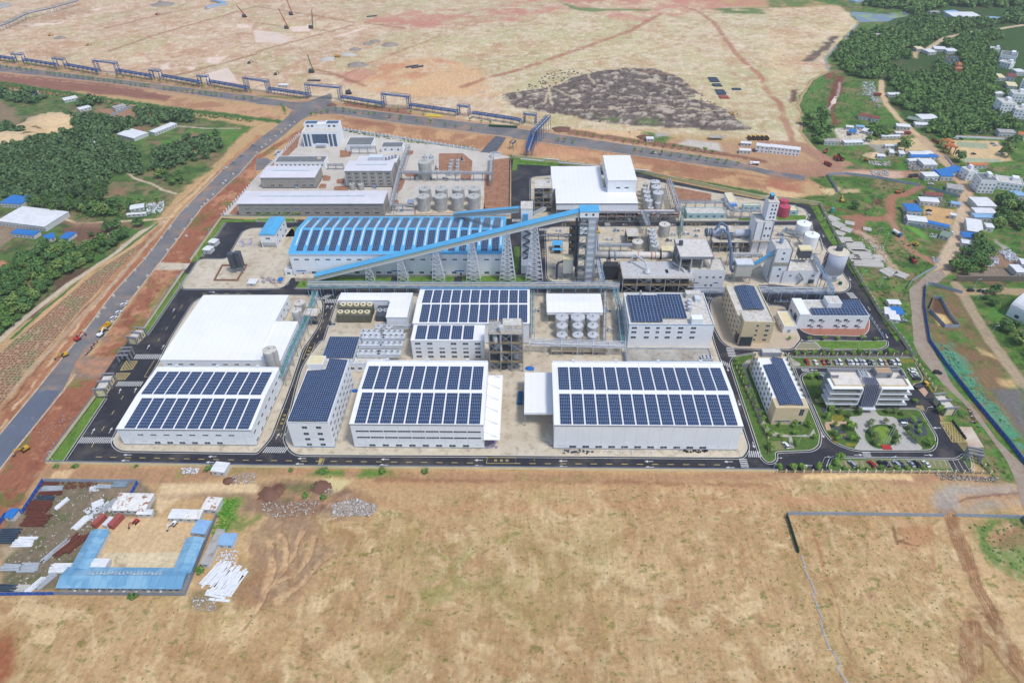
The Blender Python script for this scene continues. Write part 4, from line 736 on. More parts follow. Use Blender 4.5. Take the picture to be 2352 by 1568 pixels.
# ---- 3 tall office block between the warehouses
b=root(plan('C2',(360,970),(278,740),(662,742),(832,165)),'office_block','tall narrow white block between two warehouses, roof covered in solar panels','office block')
walls(b,RENDERW,base=BLUETRIM);flat(b,CONCROOF,.6,RENDERW);MB().box(-.1,-.1,b.h-.15,b.w+.1,-.02,b.h+.1).build('eaves_trim',BLUETRIM,b.r)
sy=b.d*.80
solar(b,.5,b.w*.5,.5,sy,b.h+.3,b.h+1.3,9,24,True);solar(b,b.w*.5+.05,b.w-.5,.5,b.d-.5,b.h+1.3,b.h+.3,9,29,True)
box3(b.r,'stair_penthouse',RENDERW,0.3,b.d*.84,b.h-.6,b.w*.42,b.d-.4,b.h+3.2);box3(b.r,'penthouse_roof',CREAM,.6,b.d*.84+.3,b.h+3.2,b.w*.42-.3,b.d-.7,b.h+3.3)
for k,z in enumerate((1.6,5.6,9.6,14.2)):wins(b,'F',2,.40,.74,z,2.6,1.7);wins(b,'R',9,.07,.93,z,2.4,1.7);wins(b,'L',9,.07,.93,z,2.4,1.7)
# ---- 4 left warehouse
b=root(plan('C1',(1150,945),(1068,799),(2305,812),(1410,238)),'warehouse','low white warehouse at the front left corner of the plant with solar roof','warehouse')
walls(b,WHITE,base=STEEL);gable(b,ROOFW,1.2,trim=DKSTEEL);backpar(b,WHITE,.9,3)
srow(b,'C1',10,(1135,790),(2280,796),(1240,525),.87,6,10);srow(b,'C1',10,(1300,490),(2400,495),(1430,272),.87,6,8)
wins(b,'F',8,.16,.84,b.h*.62,3.0,.9);wins(b,'F',6,.26,.73,1.2,3.0,1.6);wins(b,'F',2,.17,.83,3.0,3.2,.5,name='door_canopy',gm=STEELW);wins(b,'R',8,.06,.95,b.h*.6,2.6,1.4);wins(b,'R',5,.06,.7,1.5,2.6,1.4);wins(b,'R',2,.6,.8,3.4,3.2,.5,name='door_canopy',gm=STEELW)
# ---- 5 plain white shed behind it
b=B();b.h=9.5;b.z0=0;b.rz=0;A=g('C1',1472,166,b.h);K=g('B1',1825,1142,b.h);Bx=g('B2',180,1378,b.h).x;b.o=Vector((A.x,A.y,0));b.w=Bx-A.x;b.d=K.y-A.y
root(b,'storage_shed','large plain white shed without solar panels beside the left access road','shed');walls(b,WHITE,base=STEEL);gable(b,ROOFW,.6,.2)
e0=g('B2',175,1380,b.h)-b.o;e1=g('B2',385,1378,b.h)-b.o;e2=g('B2',300,1142,b.h)-b.o
MB().box(b.w+.05,0.5,0,e1.x,e0.y,b.h-.4).build('wing_wall',WHITE,b.r);MB().box(b.w+.21,.4,b.h-.4,e1.x+.2,e0.y+.1,b.h-.2).build('wing_roof',ROOFW,b.r)
wins(b,'F',8,.08,.9,b.h*.6,2.6,.9,skip=(3,));wins(b,'R',4,.62,.92,b.h*.6,2.2,1.2);wins(b,'R',3,.62,.9,1.8,2.2,1.2)
# ---- 6 blue roofed raw material store
b=plan('B2',(300,966),(297,766),(2275,761),(455,424));root(b,'raw_material_store','long hall with bright blue pitched roof, white ribs and rows of solar panels','hall')
walls(b,WHITE,base=CONC);lo,hi=0,20
for _ in range(30):
    m_=(lo+hi)/2
    if proj((b.o.x,b.o.y+b.d*.5,b.h+m_))[1]>uv_('B2',365,531)[1]:lo=m_
    else:hi=m_
rs=max(2.0,min(lo,9));gable(b,BLUEROOF,rs,.5,trim=STEELW)
n_=19;rib=MB();zf=lambda y:roofz(b,y)-.22
for k in range(n_+1):
    x=b.w*(.02+.965*k/n_);MB().add([(x-.5,.2,zf(.2)),(x+.5,.2,zf(.2)),(x+.5,b.d/2,zf(b.d/2)),(x-.5,b.d/2,zf(b.d/2)),(x+.5,b.d-.2,zf(b.d-.2)),(x-.5,b.d-.2,zf(b.d-.2))],[(0,1,2,3),(3,2,4,5)]).build('roof_light_strip',STEELW,b.r)
    if k<n_ and k<19:
        xa,xb=x+b.w*.965/n_*.2,x+b.w*.965/n_*.82;q1=b.d*.5
        solar(b,xa,xb,q1*.10,q1*.93,roofz(b,q1*.10)-.1,roofz(b,q1*.93)-.1,4,14);solar(b,xa,xb,q1*1.07,q1*1.9,roofz(b,q1*1.07)-.1,roofz(b,q1*1.9)-.1,4,14)
wins(b,'F',20,.03,.97,b.h*.72,3.2,1.0);wins(b,'F',18,.10,.97,2.0,3.2,1.6,skip=(8,14))
for f_ in(.04,.49,.79):window(b,'F',b.w*f_,4.0,6.5,.5,'door_canopy',DEEPBLUE,DEEPBLUE);window(b,'F',b.w*f_+1,.2,1.2,2.4,'door',DKSTEEL)
wins(b,'L',3,.2,.8,5,3,1.2)
# ---- 7 small blue roofed loading house
b=plan('B2',(64,712),(27,587),(170,588),(108,432));root(b,'loading_house','small white two storey house with blue pitched roof left of the blue roofed hall','building')
MB().box(0,3.0,0,b.w,b.d,b.h*.42).build('wall',RENDERW,b.r);MB().box(0,0,b.h*.42,b.w,b.d,b.h).build('upper_wall',RENDERW,b.r);gable(b,BLUEROOF,1.2,.4,axis='y')
for x in(0.1,b.w-.7):box3(b.r,'column',RENDERW,x,.1,0,x+.6,.7,b.h*.42)
window(b,'F',b.w*.5,b.h*.68,3.4,1.2);wins(b,'R',3,.2,.8,b.h*.68,2.2,1.4);wins(b,'R',3,.25,.85,2,2.2,1.6)
# ---- 8-12 north west block
def monitor(b,y,m=STEELW,a=.05,c=.8):box3(b.r,'ridge_ventilator',m,b.w*a,y-1.4,b.h+.2,b.w*c,y+1.4,b.h+2.2)
PALEROOF=mat('pale_lilac_roof_sheet',C(226,224,230),C(214,212,220),scale=.1)
b=plan('B2',(0,402),(-175,303),(1165,298),(1200,186),h=11.5);root(b,'factory_hall','longest grey hall of the north west block, pale roof with long ridge vent','hall');walls(b,BRICKG,base=DKSTEEL);gable(b,PALEROOF,1.0,.5,trim=STEELW);monitor(b,b.d*.5,a=.13,c=.86)
wins(b,'F',14,.06,.95,2.2,3.4,1.6);wins(b,'F',14,.06,.95,6.4,3.0,.7)
b=plan('B2',(62,162),(36,62),(537,60),('A2',590,1525));root(b,'factory_hall','shorter grey hall behind the longest one, with two white door canopies','hall');walls(b,BRICKG,base=DKSTEEL);gable(b,PALEROOF,1.0,.5,trim=STEELW);monitor(b,b.d*.5,a=.18,c=.85)
wins(b,'F',6,.2,.92,2.0,3.2,1.5,skip=(2,));wins(b,'F',7,.08,.95,5.6,2.6,.7);wins(b,'F',2,.1,.52,4,3,.4,name='door_canopy')
b=plan('A2',(172,1545),(165,1490),(625,1488),(640,1432),h=6.5);root(b,'workshop','low white workshop with dark flat roof and a row of windows','building');walls(b,RENDERW);flat(b,DARKROOF,.5,RENDERW);wins(b,'F',11,.05,.95,2.6,1.6,1.6);box3(b.r,'roof_hatch',CONC,b.w*.83,b.d*.4,b.h-.4,b.w*.9,b.d*.7,b.h+.8)
b=plan('B2',(838,152),(812,0),(1240,0),('A2',1265,1478));root(b,'process_building','tall grey building with white pilasters and pale roof in the north west block','building');walls(b,BRICKG,base=DKSTEEL);gable(b,PALEROOF,.8,.4,trim=STEELW);monitor(b,b.d*.5,a=.22,c=.88)
for k in range(7):box3(b.r,'pilaster',STEELW,b.w*k/6-.15,-.12,.9,b.w*k/6+.15,-.0,b.h-.4)
for z in(2.2,5.2,8.6,12.0):wins(b,'F',6,.08,.92,z,2.6,1.5)
b2=B();b2.o=b.o+Vector((b.w*.13,b.d+.3,0));b2.rz=0;b2.z0=0;b2.w=b.w*.9;b2.d=17;b2.h=b.h-2;root(b2,'process_building','pale building behind the tall grey one, crowded with rooftop ducts','building');walls(b2,GREYPLAS);flat(b2,PALEROOF,.5,STEELW);box3(b2.r,'rooftop_housing',STEELW,b2.w*.3,5,b2.h,b2.w*.65,12,b2.h+3)
for k in range(4):MB().cyl((b2.w*(.72+.07*k),6+k*2,b2.h-.4),(b2.w*(.72+.07*k),6+k*2,b2.h+2.6),1.0).build('duct',STEEL,b2.r)
b=plan('A2',(445,1355),(415,1213),(745,1210),(783,1120));b.h-=0;b.d=20;root(b,'office_building','white office with tall glazed front and dark roof panels at the road junction','office');walls(b,RENDERW);flat(b,CONCROOF,.8,RENDERW)
for k in range(6):
    if k in(0,1,4,5):box3(b.r,'curtain_wall',GLASSB,b.w*(.03+.0975*k+(0.36 if k>1 else 0)*.0)+(.0 if k<2 else 0),-.15,1,b.w*(.03+.0975*k)+b.w*.075,-.02,b.h-2.5)if k<2 else box3(b.r,'curtain_wall',GLASSB,b.w*(.74+.115*(k-4)),-.15,1,b.w*(.74+.115*(k-4))+b.w*.09,-.02,b.h-2.5)
box3(b.r,'curtain_wall',GLASSB,b.w*.27,-.12,3.8,b.w*.71,-.02,b.h-2.5);box3(b.r,'entrance_canopy',STEELW,b.w*.36,-3.5,3.6,b.w*.64,-.13,4.2)
for f_ in(.02,.135,.245,.72,.83,.955):box3(b.r,'pilaster',RENDERW,b.w*f_-.35,-.5,0,b.w*f_+.35,-.16,b.h-1)
up=B();up.r=b.r;up.w=b.w;up.d=b.d;yy=b.d*.5;MB().box(.2,yy,b.h-.7,b.w-.2,b.d-.1,b.h+4).build('upper_floor',RENDERW,b.r)
for f_ in(.2,.8):box3(b.r,'roof_panel',GLASSB,b.w*f_-b.w*.17,yy+1,b.h+4.02,b.w*f_+b.w*.17,b.d-1.5,b.h+4.2)
for f_ in(.12,.24,.72,.86):box3(b.r,'window',GLASS,b.w*f_-1.2,yy-.06,b.h+1,b.w*f_+1.2,yy+.05,b.h+2.8)
sg=MB()
for k in range(4):
    x=b.w*.42+k*2.0;[sg.box(x+dx-.09*s_,b.d*.75,b.h+4.6+dz,x+dx+.09*s_,b.d*.75+.2,b.h+4.6+dz+.2*t_)for dx,dz,s_,t_ in((0,0,9,1),(0,1.4,9,1),(-.7,0,1,8),(.7,0,1,8),(0,.7,9,1),(0,0,1,8))]
sg.build('rooftop_lettering',mat('pink_lettering',C(215,150,150)),b.r)
for(bl_,tl_,tr_,bk_,lb)in(((822,1392),(822,1332),(1060,1330),(1085,1258),'white service building with grey green flat roof beside the glazed office'),((1152,1402),(1146,1352),(1342,1350),(1348,1303),'smallest white service building with flat roof near the back fence'),((168,1436),(168,1412),(222,1412),(248,1380),'white gate lodge with dark roof at the white perimeter fence')):
    b=plan('A2',bl_,tl_,tr_,bk_);root(b,'service_building',lb,'building');walls(b,RENDERW);flat(b,DARKROOF,.6,RENDERW);wins(b,'F',3 if b.w>12 else 1,.2,.8,b.h*.4,1.8,1.5)
b=plan('A2',(2155,1448),(2155,1402),(2250,1425),(2255,1398),h=4,free=False);root(b,'gate_lodge','small white lodge at the dark driveway in the back fence','building');walls(b,RENDERW);flat(b,DARKROOF,.4,RENDERW)
# ---- 18 white plant behind the conveyor head
h0=14.0
b=plan('B3',(0,0),(408,302),(1158,304),(405,158),h=h0);root(b,'filter_plant','big plain white plant building with open ground floor, behind the conveyor head','building');walls(B.__new__(B),WHITE)if False else None
MB().box(0,0,h0*.62,b.w,b.d,h0).build('wall',WHITE,b.r);MB().box(-.3,-.3,h0,b.w+.3,b.d+.1,h0+.3).build('roof',ROOFW,b.r);MB().box(-.35,-.4,h0-.3,b.w+.35,-.31,h0+.35).build('gutter',DKSTEEL,b.r)
for k in range(9):
    for y in(.2,b.d*.5,b.d-.6):box3(b.r,'column',STEEL,(b.w-.6)*k/8,y,0,(b.w-.6)*k/8+.5,y+.5,h0*.62)
box3(b.r,'floor_slab',CONCSTR,.3,.3,4.4,b.w-.3,b.d-.3,4.8)
for k in range(10):MB().cyl((3+b.w*.1*k,3,.3),(3+b.w*.1*k,3,4),1.2).build('pump_vessel',DKSTEEL,b.r)
PB=b;zz=h0
q0=g('B3',370,195,13)-b.o;q1=g('B3',842,155,13)-b.o;q2=g('A3',366,1532,13)-b.o
MB().box(q0.x,b.d+.1,0,q1.x,q2.y,13).build('rear_wall',WHITE,b.r);MB().box(q0.x-.2,b.d+.15,13,q1.x,q2.y+.2,13.3).build('rear_roof',ROOFW,b.r)
t0=g('B3',868,201,zz+.3);hh=height_at(t0,'B3',885,90);A=g('B3',885,90,hh);Bp=g('B3',1146,88,hh);K=g('A3',830,1433,hh)
MB().box(A.x-b.o.x,A.y-b.o.y,0 if A.y>b.o.y+b.d else zz+.3,Bp.x-b.o.x,K.y-b.o.y,hh).build('tower_wall',WHITE,b.r);MB().box(A.x-b.o.x-.3,A.y-b.o.y-.3,hh,Bp.x-b.o.x+.3,K.y-b.o.y+.3,hh+.4).build('tower_roof',ROOFW,b.r)
for x in(.3,.6):box3(b.r,'window',GLASS,A.x-b.o.x+(Bp.x-A.x)*x,A.y-b.o.y-.06,hh*.72,A.x-b.o.x+(Bp.x-A.x)*x+3.2,A.y-b.o.y+.05,hh*.72+1.1)
for x in(.15,.4,.65,.85):box3(b.r,'window',GLASS,A.x-b.o.x-.06,A.y-b.o.y+(K.y-A.y)*x,hh*.75,A.x-b.o.x+.05,A.y-b.o.y+(K.y-A.y)*x+2,hh*.75+1.3)
# ---- 29 solar roofed production building in the centre
H1=16.0
b=plan('B2',(0,0),(1440,1402),(2352+158,1398),(1545,1088),h=H1);root(b,'production_building','white production building in the centre, high solar roof stepping down at front','building');walls(b,WHITE,base=STEEL);gable(b,ROOFW,1.0,.3,trim=STEELW)
MB().box(0,b.d-.3,b.h,b.w,b.d+.1,b.h+1.6).build('parapet',BLUETRIM,b.r)
srow(b,'B2',11,(1497,1385),(2352+140,1388),(1520,1235),.86,5,8);srow(b,'B2',11,(1525,1218),(2352+140,1220),(1545,1092),.86,5,8)
a=plan('B2',(0,0),(1422,1560),(2090,1562),(2093,1408),h=14.5);a.d=min(a.d,b.o.y-a.o.y-.1);ox,oy=a.o.x-b.o.x,a.o.y-b.o.y
bb=B();bb.r=empty('front_block',(ox,oy,0));bb.r.parent=b.r;bb.w,bb.d,bb.h,bb.z0,bb.o=a.w,a.d,a.h,0,a.o
bb2=MB().box(0,0,0,a.w,a.d,a.h);bpy.data.objects.remove(bb.r)
fr=MB();fr.T=Matrix.Translation((ox,oy,0));fr.box(0,0,0,a.w,a.d,a.h).build('front_block',WHITE,b.r);fr=MB();fr.T=Matrix.Translation((ox,oy,0));fr.box(-.2,-.2,a.h,a.w+.2,a.d,a.h+.25).build('front_roof',ROOFW,b.r)
for k in range(5):
    s_=solar(b,ox+a.w*(.055+.165*k),ox+a.w*(.055+.165*k+.14),oy+1,oy+a.d-1.5,a.h+.5,a.h+.9,5,7)
for z in(5.0,8.2,11.6):
    for k in range(6):
        if z==11.6 and k==2:continue
        w1=window(b,'F',ox+a.w*(.09+.165*k),z,3.2,1.5 if z!=8.2 else .9);w1.location.y=oy
for z in(1.6,):
    for k in range(6):w1=window(b,'F',ox+a.w*(.09+.165*k),z,3.2,1.5);w1.location.y=oy
# ---- 30 shed of the tank farm
b=plan('B3',(0,0),(322,1300),(835,1298),(332,1130),h=9.5);root(b,'tank_farm_shed','plain white shed directly behind the nine steel tanks','shed');MB().box(.3,b.d*.5,0,b.w-.3,b.d,b.h).build('wall',WHITE,b.r);gable(b,ROOFW,.7,.2);box3(b.r,'fascia',WHITE,0,-.1,b.h-2,b.w,.1,b.h)
for k in range(6):box3(b.r,'column',STEEL,(b.w-.5)*k/5,.1,0,(b.w-.5)*k/5+.4,.5,b.h-2)
# ---- 31 building with solar panels and rooftop plant
b=plan('B3',(0,0),(1082,1413),(1862,1412),(1750,1122),h=17.5);root(b,'workshop_block','white three storey block with blue eaves, flat solar roof and white rooftop box','building');walls(b,RENDERW);flat(b,CONCROOF,.8,RENDERW);MB().box(-.1,-.14,b.h-.3,b.w+.1,-.01,b.h+.12).build('eaves_trim',BLUETRIM,b.r)
solar(b,b.w*.03,b.w*.40,b.d*.08,b.d*.9,b.h+.3,b.h+.7,9,15);solar(b,b.w*.405,b.w*.70,b.d*.19,b.d*.93,b.h+.3,b.h+.7,8,14)
box3(b.r,'rooftop_box',WHITE,b.w*.73,.8,b.h-.8,b.w*.86,5.5,b.h+3.4)
for k in range(3):MB().cyl((b.w*.76+k*.6,b.d*.45+k*4,b.h-.8),(b.w*.76+k*.6,b.d*.45+k*4,b.h+2.4),1.6,n=12).build('rooftop_tank',SHINY,b.r)
box3(b.r,'air_handling_unit',STEELW,b.w*.86,b.d*.72,b.h-.8,b.w*.93,b.d*.85,b.h+1.8);box3(b.r,'stair_penthouse',CONCROOF,b.w*.76,b.d-5,b.h-.8,b.w*.95,b.d-.5,b.h+2.6);MB().cyl((b.w*.2,b.d*.9,b.h-.8),(b.w*.2,b.d*.9,b.h+4),1.1,.5,n=10).build('vent_stack',SHINY,b.r)
for z in(7.0,11,14.2 if b.h>16 else 12):
    for f_,ww in((.06,3),(.215,3),(.34,2),(.465,3),(.61,3),(.76,3)):window(b,'F',b.w*f_,z,ww,1.5)
wins(b,'L',5,.1,.9,9,2,1.4);wins(b,'L',5,.1,.9,13.5,2,1.4)
ax=plan('C3',(0,0),(1062,180),(1850,180),(1075,55),h=5.0);e=root(ax,'annex','low flat roofed annex with stained concrete roof behind the largest warehouse','building');ax.d=min(ax.d,b.o.y-ax.o.y-.1);walls(ax,RENDERW);flat(ax,CONCW,.5,PALEBLUE)
for k in range(3):
    u_=empty('rooftop_unit',(ax.o.x+ax.w*(.885+.045*k),ax.o.y+ax.d*.25,4.5),0,('left','middle','right')[k]+' white twin fan outdoor unit on the annex roof','fan unit','fan units on the annex roof');MB().box(-1,-1.6,0,1,1.6,1.4).build('casing',STEELW,u_)
    for y in(-.8,.8):MB().cyl((0,y,1.4),(0,y,1.48),.65,n=12).build('fan',BLACK,u_)
# ---- 32 beige building
b=plan('B3',(0,0),(2225,1388),(2352+68,1388),(2352-130,1045),h=16.5);b.d=g('B3',1975,1052,16.5).y-b.o.y;x1=b.o.x+b.w;b.o.x=g('B3',2080,1300,16.5).x-1;b.w=x1-b.o.x
root(b,'laboratory_block','beige four storey block with curved solar roof and glazed corner','building');walls(b,BEIGE);flat(b,CONCROOF,.8,CREAM)
solar(b,b.w*.25,b.w*.55,b.d*.32,b.d*.97,b.h+.4,b.h+1.4,5,17,True);solar(b,b.w*.55+.05,b.w*.85,b.d*.32,b.d*.97,b.h+1.4,b.h+.4,5,17,True)
box3(b.r,'stair_tower',BEIGE,1,-3.2,0,b.w*.42,b.d*.16,b.h+2.6);box3(b.r,'stair_tower_roof',CONCROOF,1.3,-2.9,b.h+2.6,b.w*.42-.3,b.d*.16-.3,b.h+2.75);box3(b.r,'glazed_corner',GLASS,.8,-3.4,.3,b.w*.40,-3.22,7.5);box3(b.r,'glazed_corner',GLASS,-.1,-.2,.3,.9,3.4,7.5)
for z in(2,5.6,9.2,12.8):wins(b,'L',7,.1,.95,z,2.2,1.6);wins(b,'F',2,.5,.82,z,2.2,1.6);wins(b,'R',7,.1,.95,z,2.2,1.6)
# ---- 33 laboratory with lattice walls
b=plan('B4',(365,1490),(455,1330),(940,1335),(1000,1330));b.h=10.5;A=g('B4',455,1332,10.5);Bp=g('B4',938,1337,10.5);K=g('B4',860,1185,10.5);b.o=Vector((A.x-11,A.y,0));b.w=Bp.x-A.x+11;b.d=K.y-A.y
root(b,'test_laboratory','white two storey house with solar roof on a red paved island','building');walls(b,RENDERW);flat(b,CONCROOF,.7,RENDERW)
solar(b,b.w*.2,b.w-.6,.7,b.d*.45,b.h+.3,b.h+.5,16,4);solar(b,b.w*.68,b.w-.6,b.d*.46,b.d*.95,b.h+.5,b.h+.7,8,5);box3(b.r,'stair_penthouse',RENDERW,b.w*.46,b.d*.5,b.h-.7,b.w*.66,b.d-.5,b.h+3.4);box3(b.r,'penthouse_roof',CONCROOF,b.w*.47,b.d*.52,b.h+3.4,b.w*.65,b.d-.9,b.h+3.5)
box3(b.r,'side_screen',RENDERW,0,0,b.h,b.w*.14,b.d,b.h+1.2)
for z in(2.0,6.4):
    for f_ in(.18,.32,.56,.68,.86):window(b,'F',b.w*f_,z,2.2,1.6);box3(b.r,'outdoor_unit',STEEL,b.w*f_+1.6,-.7,z-.2,b.w*f_+2.6,-.05,z+.8)
window(b,'L',b.d*.3,4,4.5,4.2);window(b,'L',b.d*.75,4,3,2)
b=plan('B4',(140,1492),(150,1428),(262,1424),(105,1288));root(b,'substation','small beige roofed white hut between the beige block and the red island','building');walls(b,RENDERW);flat(b,CREAM,.4,RENDERW);window(b,'F',b.w*.5,.6,2,2.2,'door',STEEL);wins(b,'L',2,.3,.7,2,1.4,1)
# ---- 35 staff building
b=plan('C4',(8,765),(75,607),(378,607),(165,95));b.h=min(b.h,17);
root(b,'staff_building','long white and beige block with solar roof left of the main office','building');MB().box(0,b.d*.16,0,b.w,b.d,b.h).build('wall',RENDERW,b.r);MB().box(-.03,-.03,0,b.w+.03,b.d*.16,b.h).build('end_wall',BEIGE,b.r);MB().box(-.03,b.d*.88,0,b.w+.03,b.d+.03,b.h+.02).build('end_wall',BEIGE,b.r);flat(b,CONCROOF,.8,CREAM)
solar(b,b.w*.13,b.w*.48,1.5,b.d*.74,b.h+.4,b.h+1.5,6,20,True);solar(b,b.w*.485,b.w*.86,1.5,b.d*.87,b.h+1.5,b.h+.4,6,23,True)
box3(b.r,'stair_penthouse',GREYCLAD,b.w*.2,b.d*.9,b.h-.8,b.w*.85,b.d-.6,b.h+3);box3(b.r,'penthouse_roof',CONCROOF,b.w*.23,b.d*.91,b.h+3,b.w*.82,b.d-.9,b.h+3.1)
for z in(2,5.8,9.6,13.2):wins(b,'L',9,.2,.93,z,1.8,1.6);wins(b,'R',9,.2,.93,z,1.8,1.6)
window(b,'F',b.w*.82,7,2.2,5);window(b,'F',b.w*.33,2.4,8,1);window(b,'F',b.w*.85,.4,2.4,2.6,'door')
# ---- 36 main office
hA=16.5;A=g('C4',668,452,hA-1);Bp=g('C4',1368,450,hA-1);K=g('C4',585,240,hA+1.2);Kr=g('C4',1280,240,hA+1.2)
b=B();b.z0=0;b.rz=0;b.h=hA;b.o=Vector((A.x-4,A.y+1.5,0));b.w=Bp.x-A.x+3;b.d=K.y-b.o.y-1;root(b,'main_office','four storey main office with white wrap round balconies and grey louvred entrance','office building')
MB().box(2,2,0,b.w-2,b.d,hA-.9).build('wall',CREAM,b.r);MB().box(2.3,2.3,hA-.9,b.w-2.3,b.d-.3,hA-.7).build('roof',mat('office_roof',C(232,226,216),C(216,208,196),scale=.3,grime=(C(176,164,148),.3,.56,.74)),b.r)
pp=MB();pp.box(2,2,hA-.9,b.w-2,2.3,hA+.1);pp.box(2,2.3,hA-.9,2.3,b.d*.6,hA+.1);pp.box(b.w-2.3,2.3,hA-.9,b.w-2,b.d*.6,hA+.1);pp.build('parapet',BEIGE,b.r)
gp=MB();gp.box(1.6,b.d-.4,0,b.w-1.6,b.d+.3,hA+1.4);gp.box(1.5,b.d*.6,0,1.98,b.d-.42,hA+1.4);gp.box(b.w-1.98,b.d*.6,0,b.w-1.5,b.d-.42,hA+1.4);gp.box(1.98,b.d*.6,hA-.69,6,b.d*.6+.3,hA+1.4);gp.box(b.w-6,b.d*.6,hA-.69,b.w-1.98,b.d*.6+.3,hA+1.4);gp.build('grey_parapet_wall',GREYCLAD,b.r)
xm0,xm1=b.w*.385,b.w*.615
for k,z in enumerate((4.2,8.0,11.8)):
    for s_ in(0,1):
        x0_,x1_=(0,xm0)if s_==0 else(xm1,b.w);mb=MB();mb.box(x0_,0,z-.5,x1_,2,z);mb.box(x0_,-.02,z,x1_,.2,z+.5)
        xs_=(0,2)if s_==0 else(b.w-2,b.w);mb.box(xs_[0],2,z-.5,xs_[1],b.d*.6,z)
        mb.build('balcony',WHITE,b.r)
        box3(b.r,'window_band',GLASS,x0_+2.05 if s_==0 else x0_+.6,1.9,z+.6,x1_-.6 if s_==0 else x1_-2.05,1.99,z+2.7)
        box3(b.r,'side_glazing',GLASS,1.9 if s_==0 else b.w-2,3,z+.6,2 if s_==0 else b.w-1.9,b.d*.58,z+2.7)
        box3(b.r,'railing',STEEL,x0_+.1,.05,z+.5,x1_-.1,.1,z+1.1)
for s_ in(0,1):
    x0_,x1_=(0,xm0)if s_==0 else(xm1,b.w);mb=MB();mb.box(x0_,0,15.2,x1_,2.0,15.7);xe=xm0 if s_==0 else xm1;mb.box(xe-.3,0,3.7,xe+.3,2,15.2);xs_=(0,2)if s_==0 else(b.w-2,b.w);mb.box(xs_[0],2,15.2,xs_[1],b.d*.6,15.7);mb.build('white_frame',WHITE,b.r)
    box3(b.r,'ground_floor_glazing',GLASS,x0_+2.1,1.9,.4,x1_-2.1,1.99,3.4)
lv=MB()
for k in range(8):
    x=xm0+1.6+(xm1-xm0-3.4)*k/7;lv.add([(x-.16,-1.6,3.6),(x+.16,-1.6,3.6),(x+.16,-.6,3.6),(x-.16,-.6,3.6),(x-.16,1.2,hA+1.2),(x+.16,1.2,hA+1.2),(x+.16,2.0,hA+.4),(x-.16,2.0,hA+.4)],[(0,1,5,4),(2,3,7,6),(1,2,6,5),(3,0,4,7),(4,5,6,7),(3,2,1,0)]);lv.box(x-.16,2.0,hA+.4,x+.16,7.5,hA+1.2)
lv.build('louvre_screen',mat('lilac_grey_louvre',C(140,146,168),C(120,126,148)),b.r);box3(b.r,'entrance_glazing',GLASSB,xm0+1.2,1.85,.3,xm1-1.2,1.98,hA-1.5);box3(b.r,'entrance_canopy',STEELW,xm0+.8,-3.5,3.3,xm1-.8,-.2,3.5)
for z in(5.4,9.2,12.8):
    for x in(xm0+.9,xm1-.9):w1=window(b,'F',x,z,1.0,1.4);w1.location.y=2
x=b.w*.60;ph=MB().box(x,b.d*.62,hA-.7,x+8.5,b.d*.98,hA+3).build('stair_penthouse',GREYCLAD,b.r);box3(b.r,'penthouse_roof',mat('penthouse_gravel',C(190,160,124)),x+.4,b.d*.62+.4,hA+3,x+8.1,b.d*.98-.4,hA+3.08);box3(b.r,'window',GLASS,x+6,b.d*.62-.06,hA,x+7.6,b.d*.62+.02,hA+1.6)
for k in range(2):
    u_=empty('rooftop_chiller',(b.o.x+b.w*(.435+.055*k),b.o.y+b.d*.78,hA-.7),0,('left' if k==0 else 'right')+' one of the two white chillers on the main office roof','chiller');MB().box(-.9,-2.4,0,.9,2.4,1.9).build('casing',STEELW,u_)
    for j in range(3):MB().cyl((0,-1.6+1.6*j,1.9),(0,-1.6+1.6*j,2.05),.6,n=10).build('fan',DKSTEEL,u_)
# ---- gate houses
def gatehouse(o,rz,L_,label,cat='gatehouse',open_=False):
    r=empty('gatehouse',o,rz,label,cat)
    if not open_:MB().box(0,-2.2,0,L_,2.2,4.2).build('wall',CREAM,r);MB().box(.3,-2.6,4.2,L_-.3,2.6,4.5).build('roof',CONCROOF,r)
    for k,x in enumerate((-.4,L_*.5,L_)):
        fb=MB();fb.box(x,-3.2,0,x+.7,-2.5,5.4);fb.box(x,2.5,0,x+.7,3.2,5.4);fb.box(x-.05,-3.6,5.4,x+.75,3.6,6.1);fb.build('portal_frame',GREYCLAD,r)
    if not open_:
        for k in range(4):MB().box(L_*(.16+.2*k),-2.28,1.2,L_*(.16+.2*k)+.8,-2.18,3).build('window',GLASS,r)
    return r
def gh(t,a,c,label,z=5.5,**k):
    p,q=g(t,*a,z),g(t,*c,z);d=q-p;return gatehouse((p.x,p.y,.1),math.atan2(d.y,d.x),d.length,label,**k)
gh('C1',(905,438),(990,300),'cream gatehouse with grey portal frames just below the west gate');gh('B1',(1200,1530),(1285,1450),'cream gatehouse with grey portal frames just above the west gate');gh('C1',(1120,130),(1160,62),'open grey portal at the upper side of the west gate',open_=True)
gh('C4',(1690,610),(1580,485),'cream gatehouse of four grey portals at the main east gate');gh('C4',(1915,1040),(1900,985),'open grey portal frames at the lower side of the main gate',open_=True)
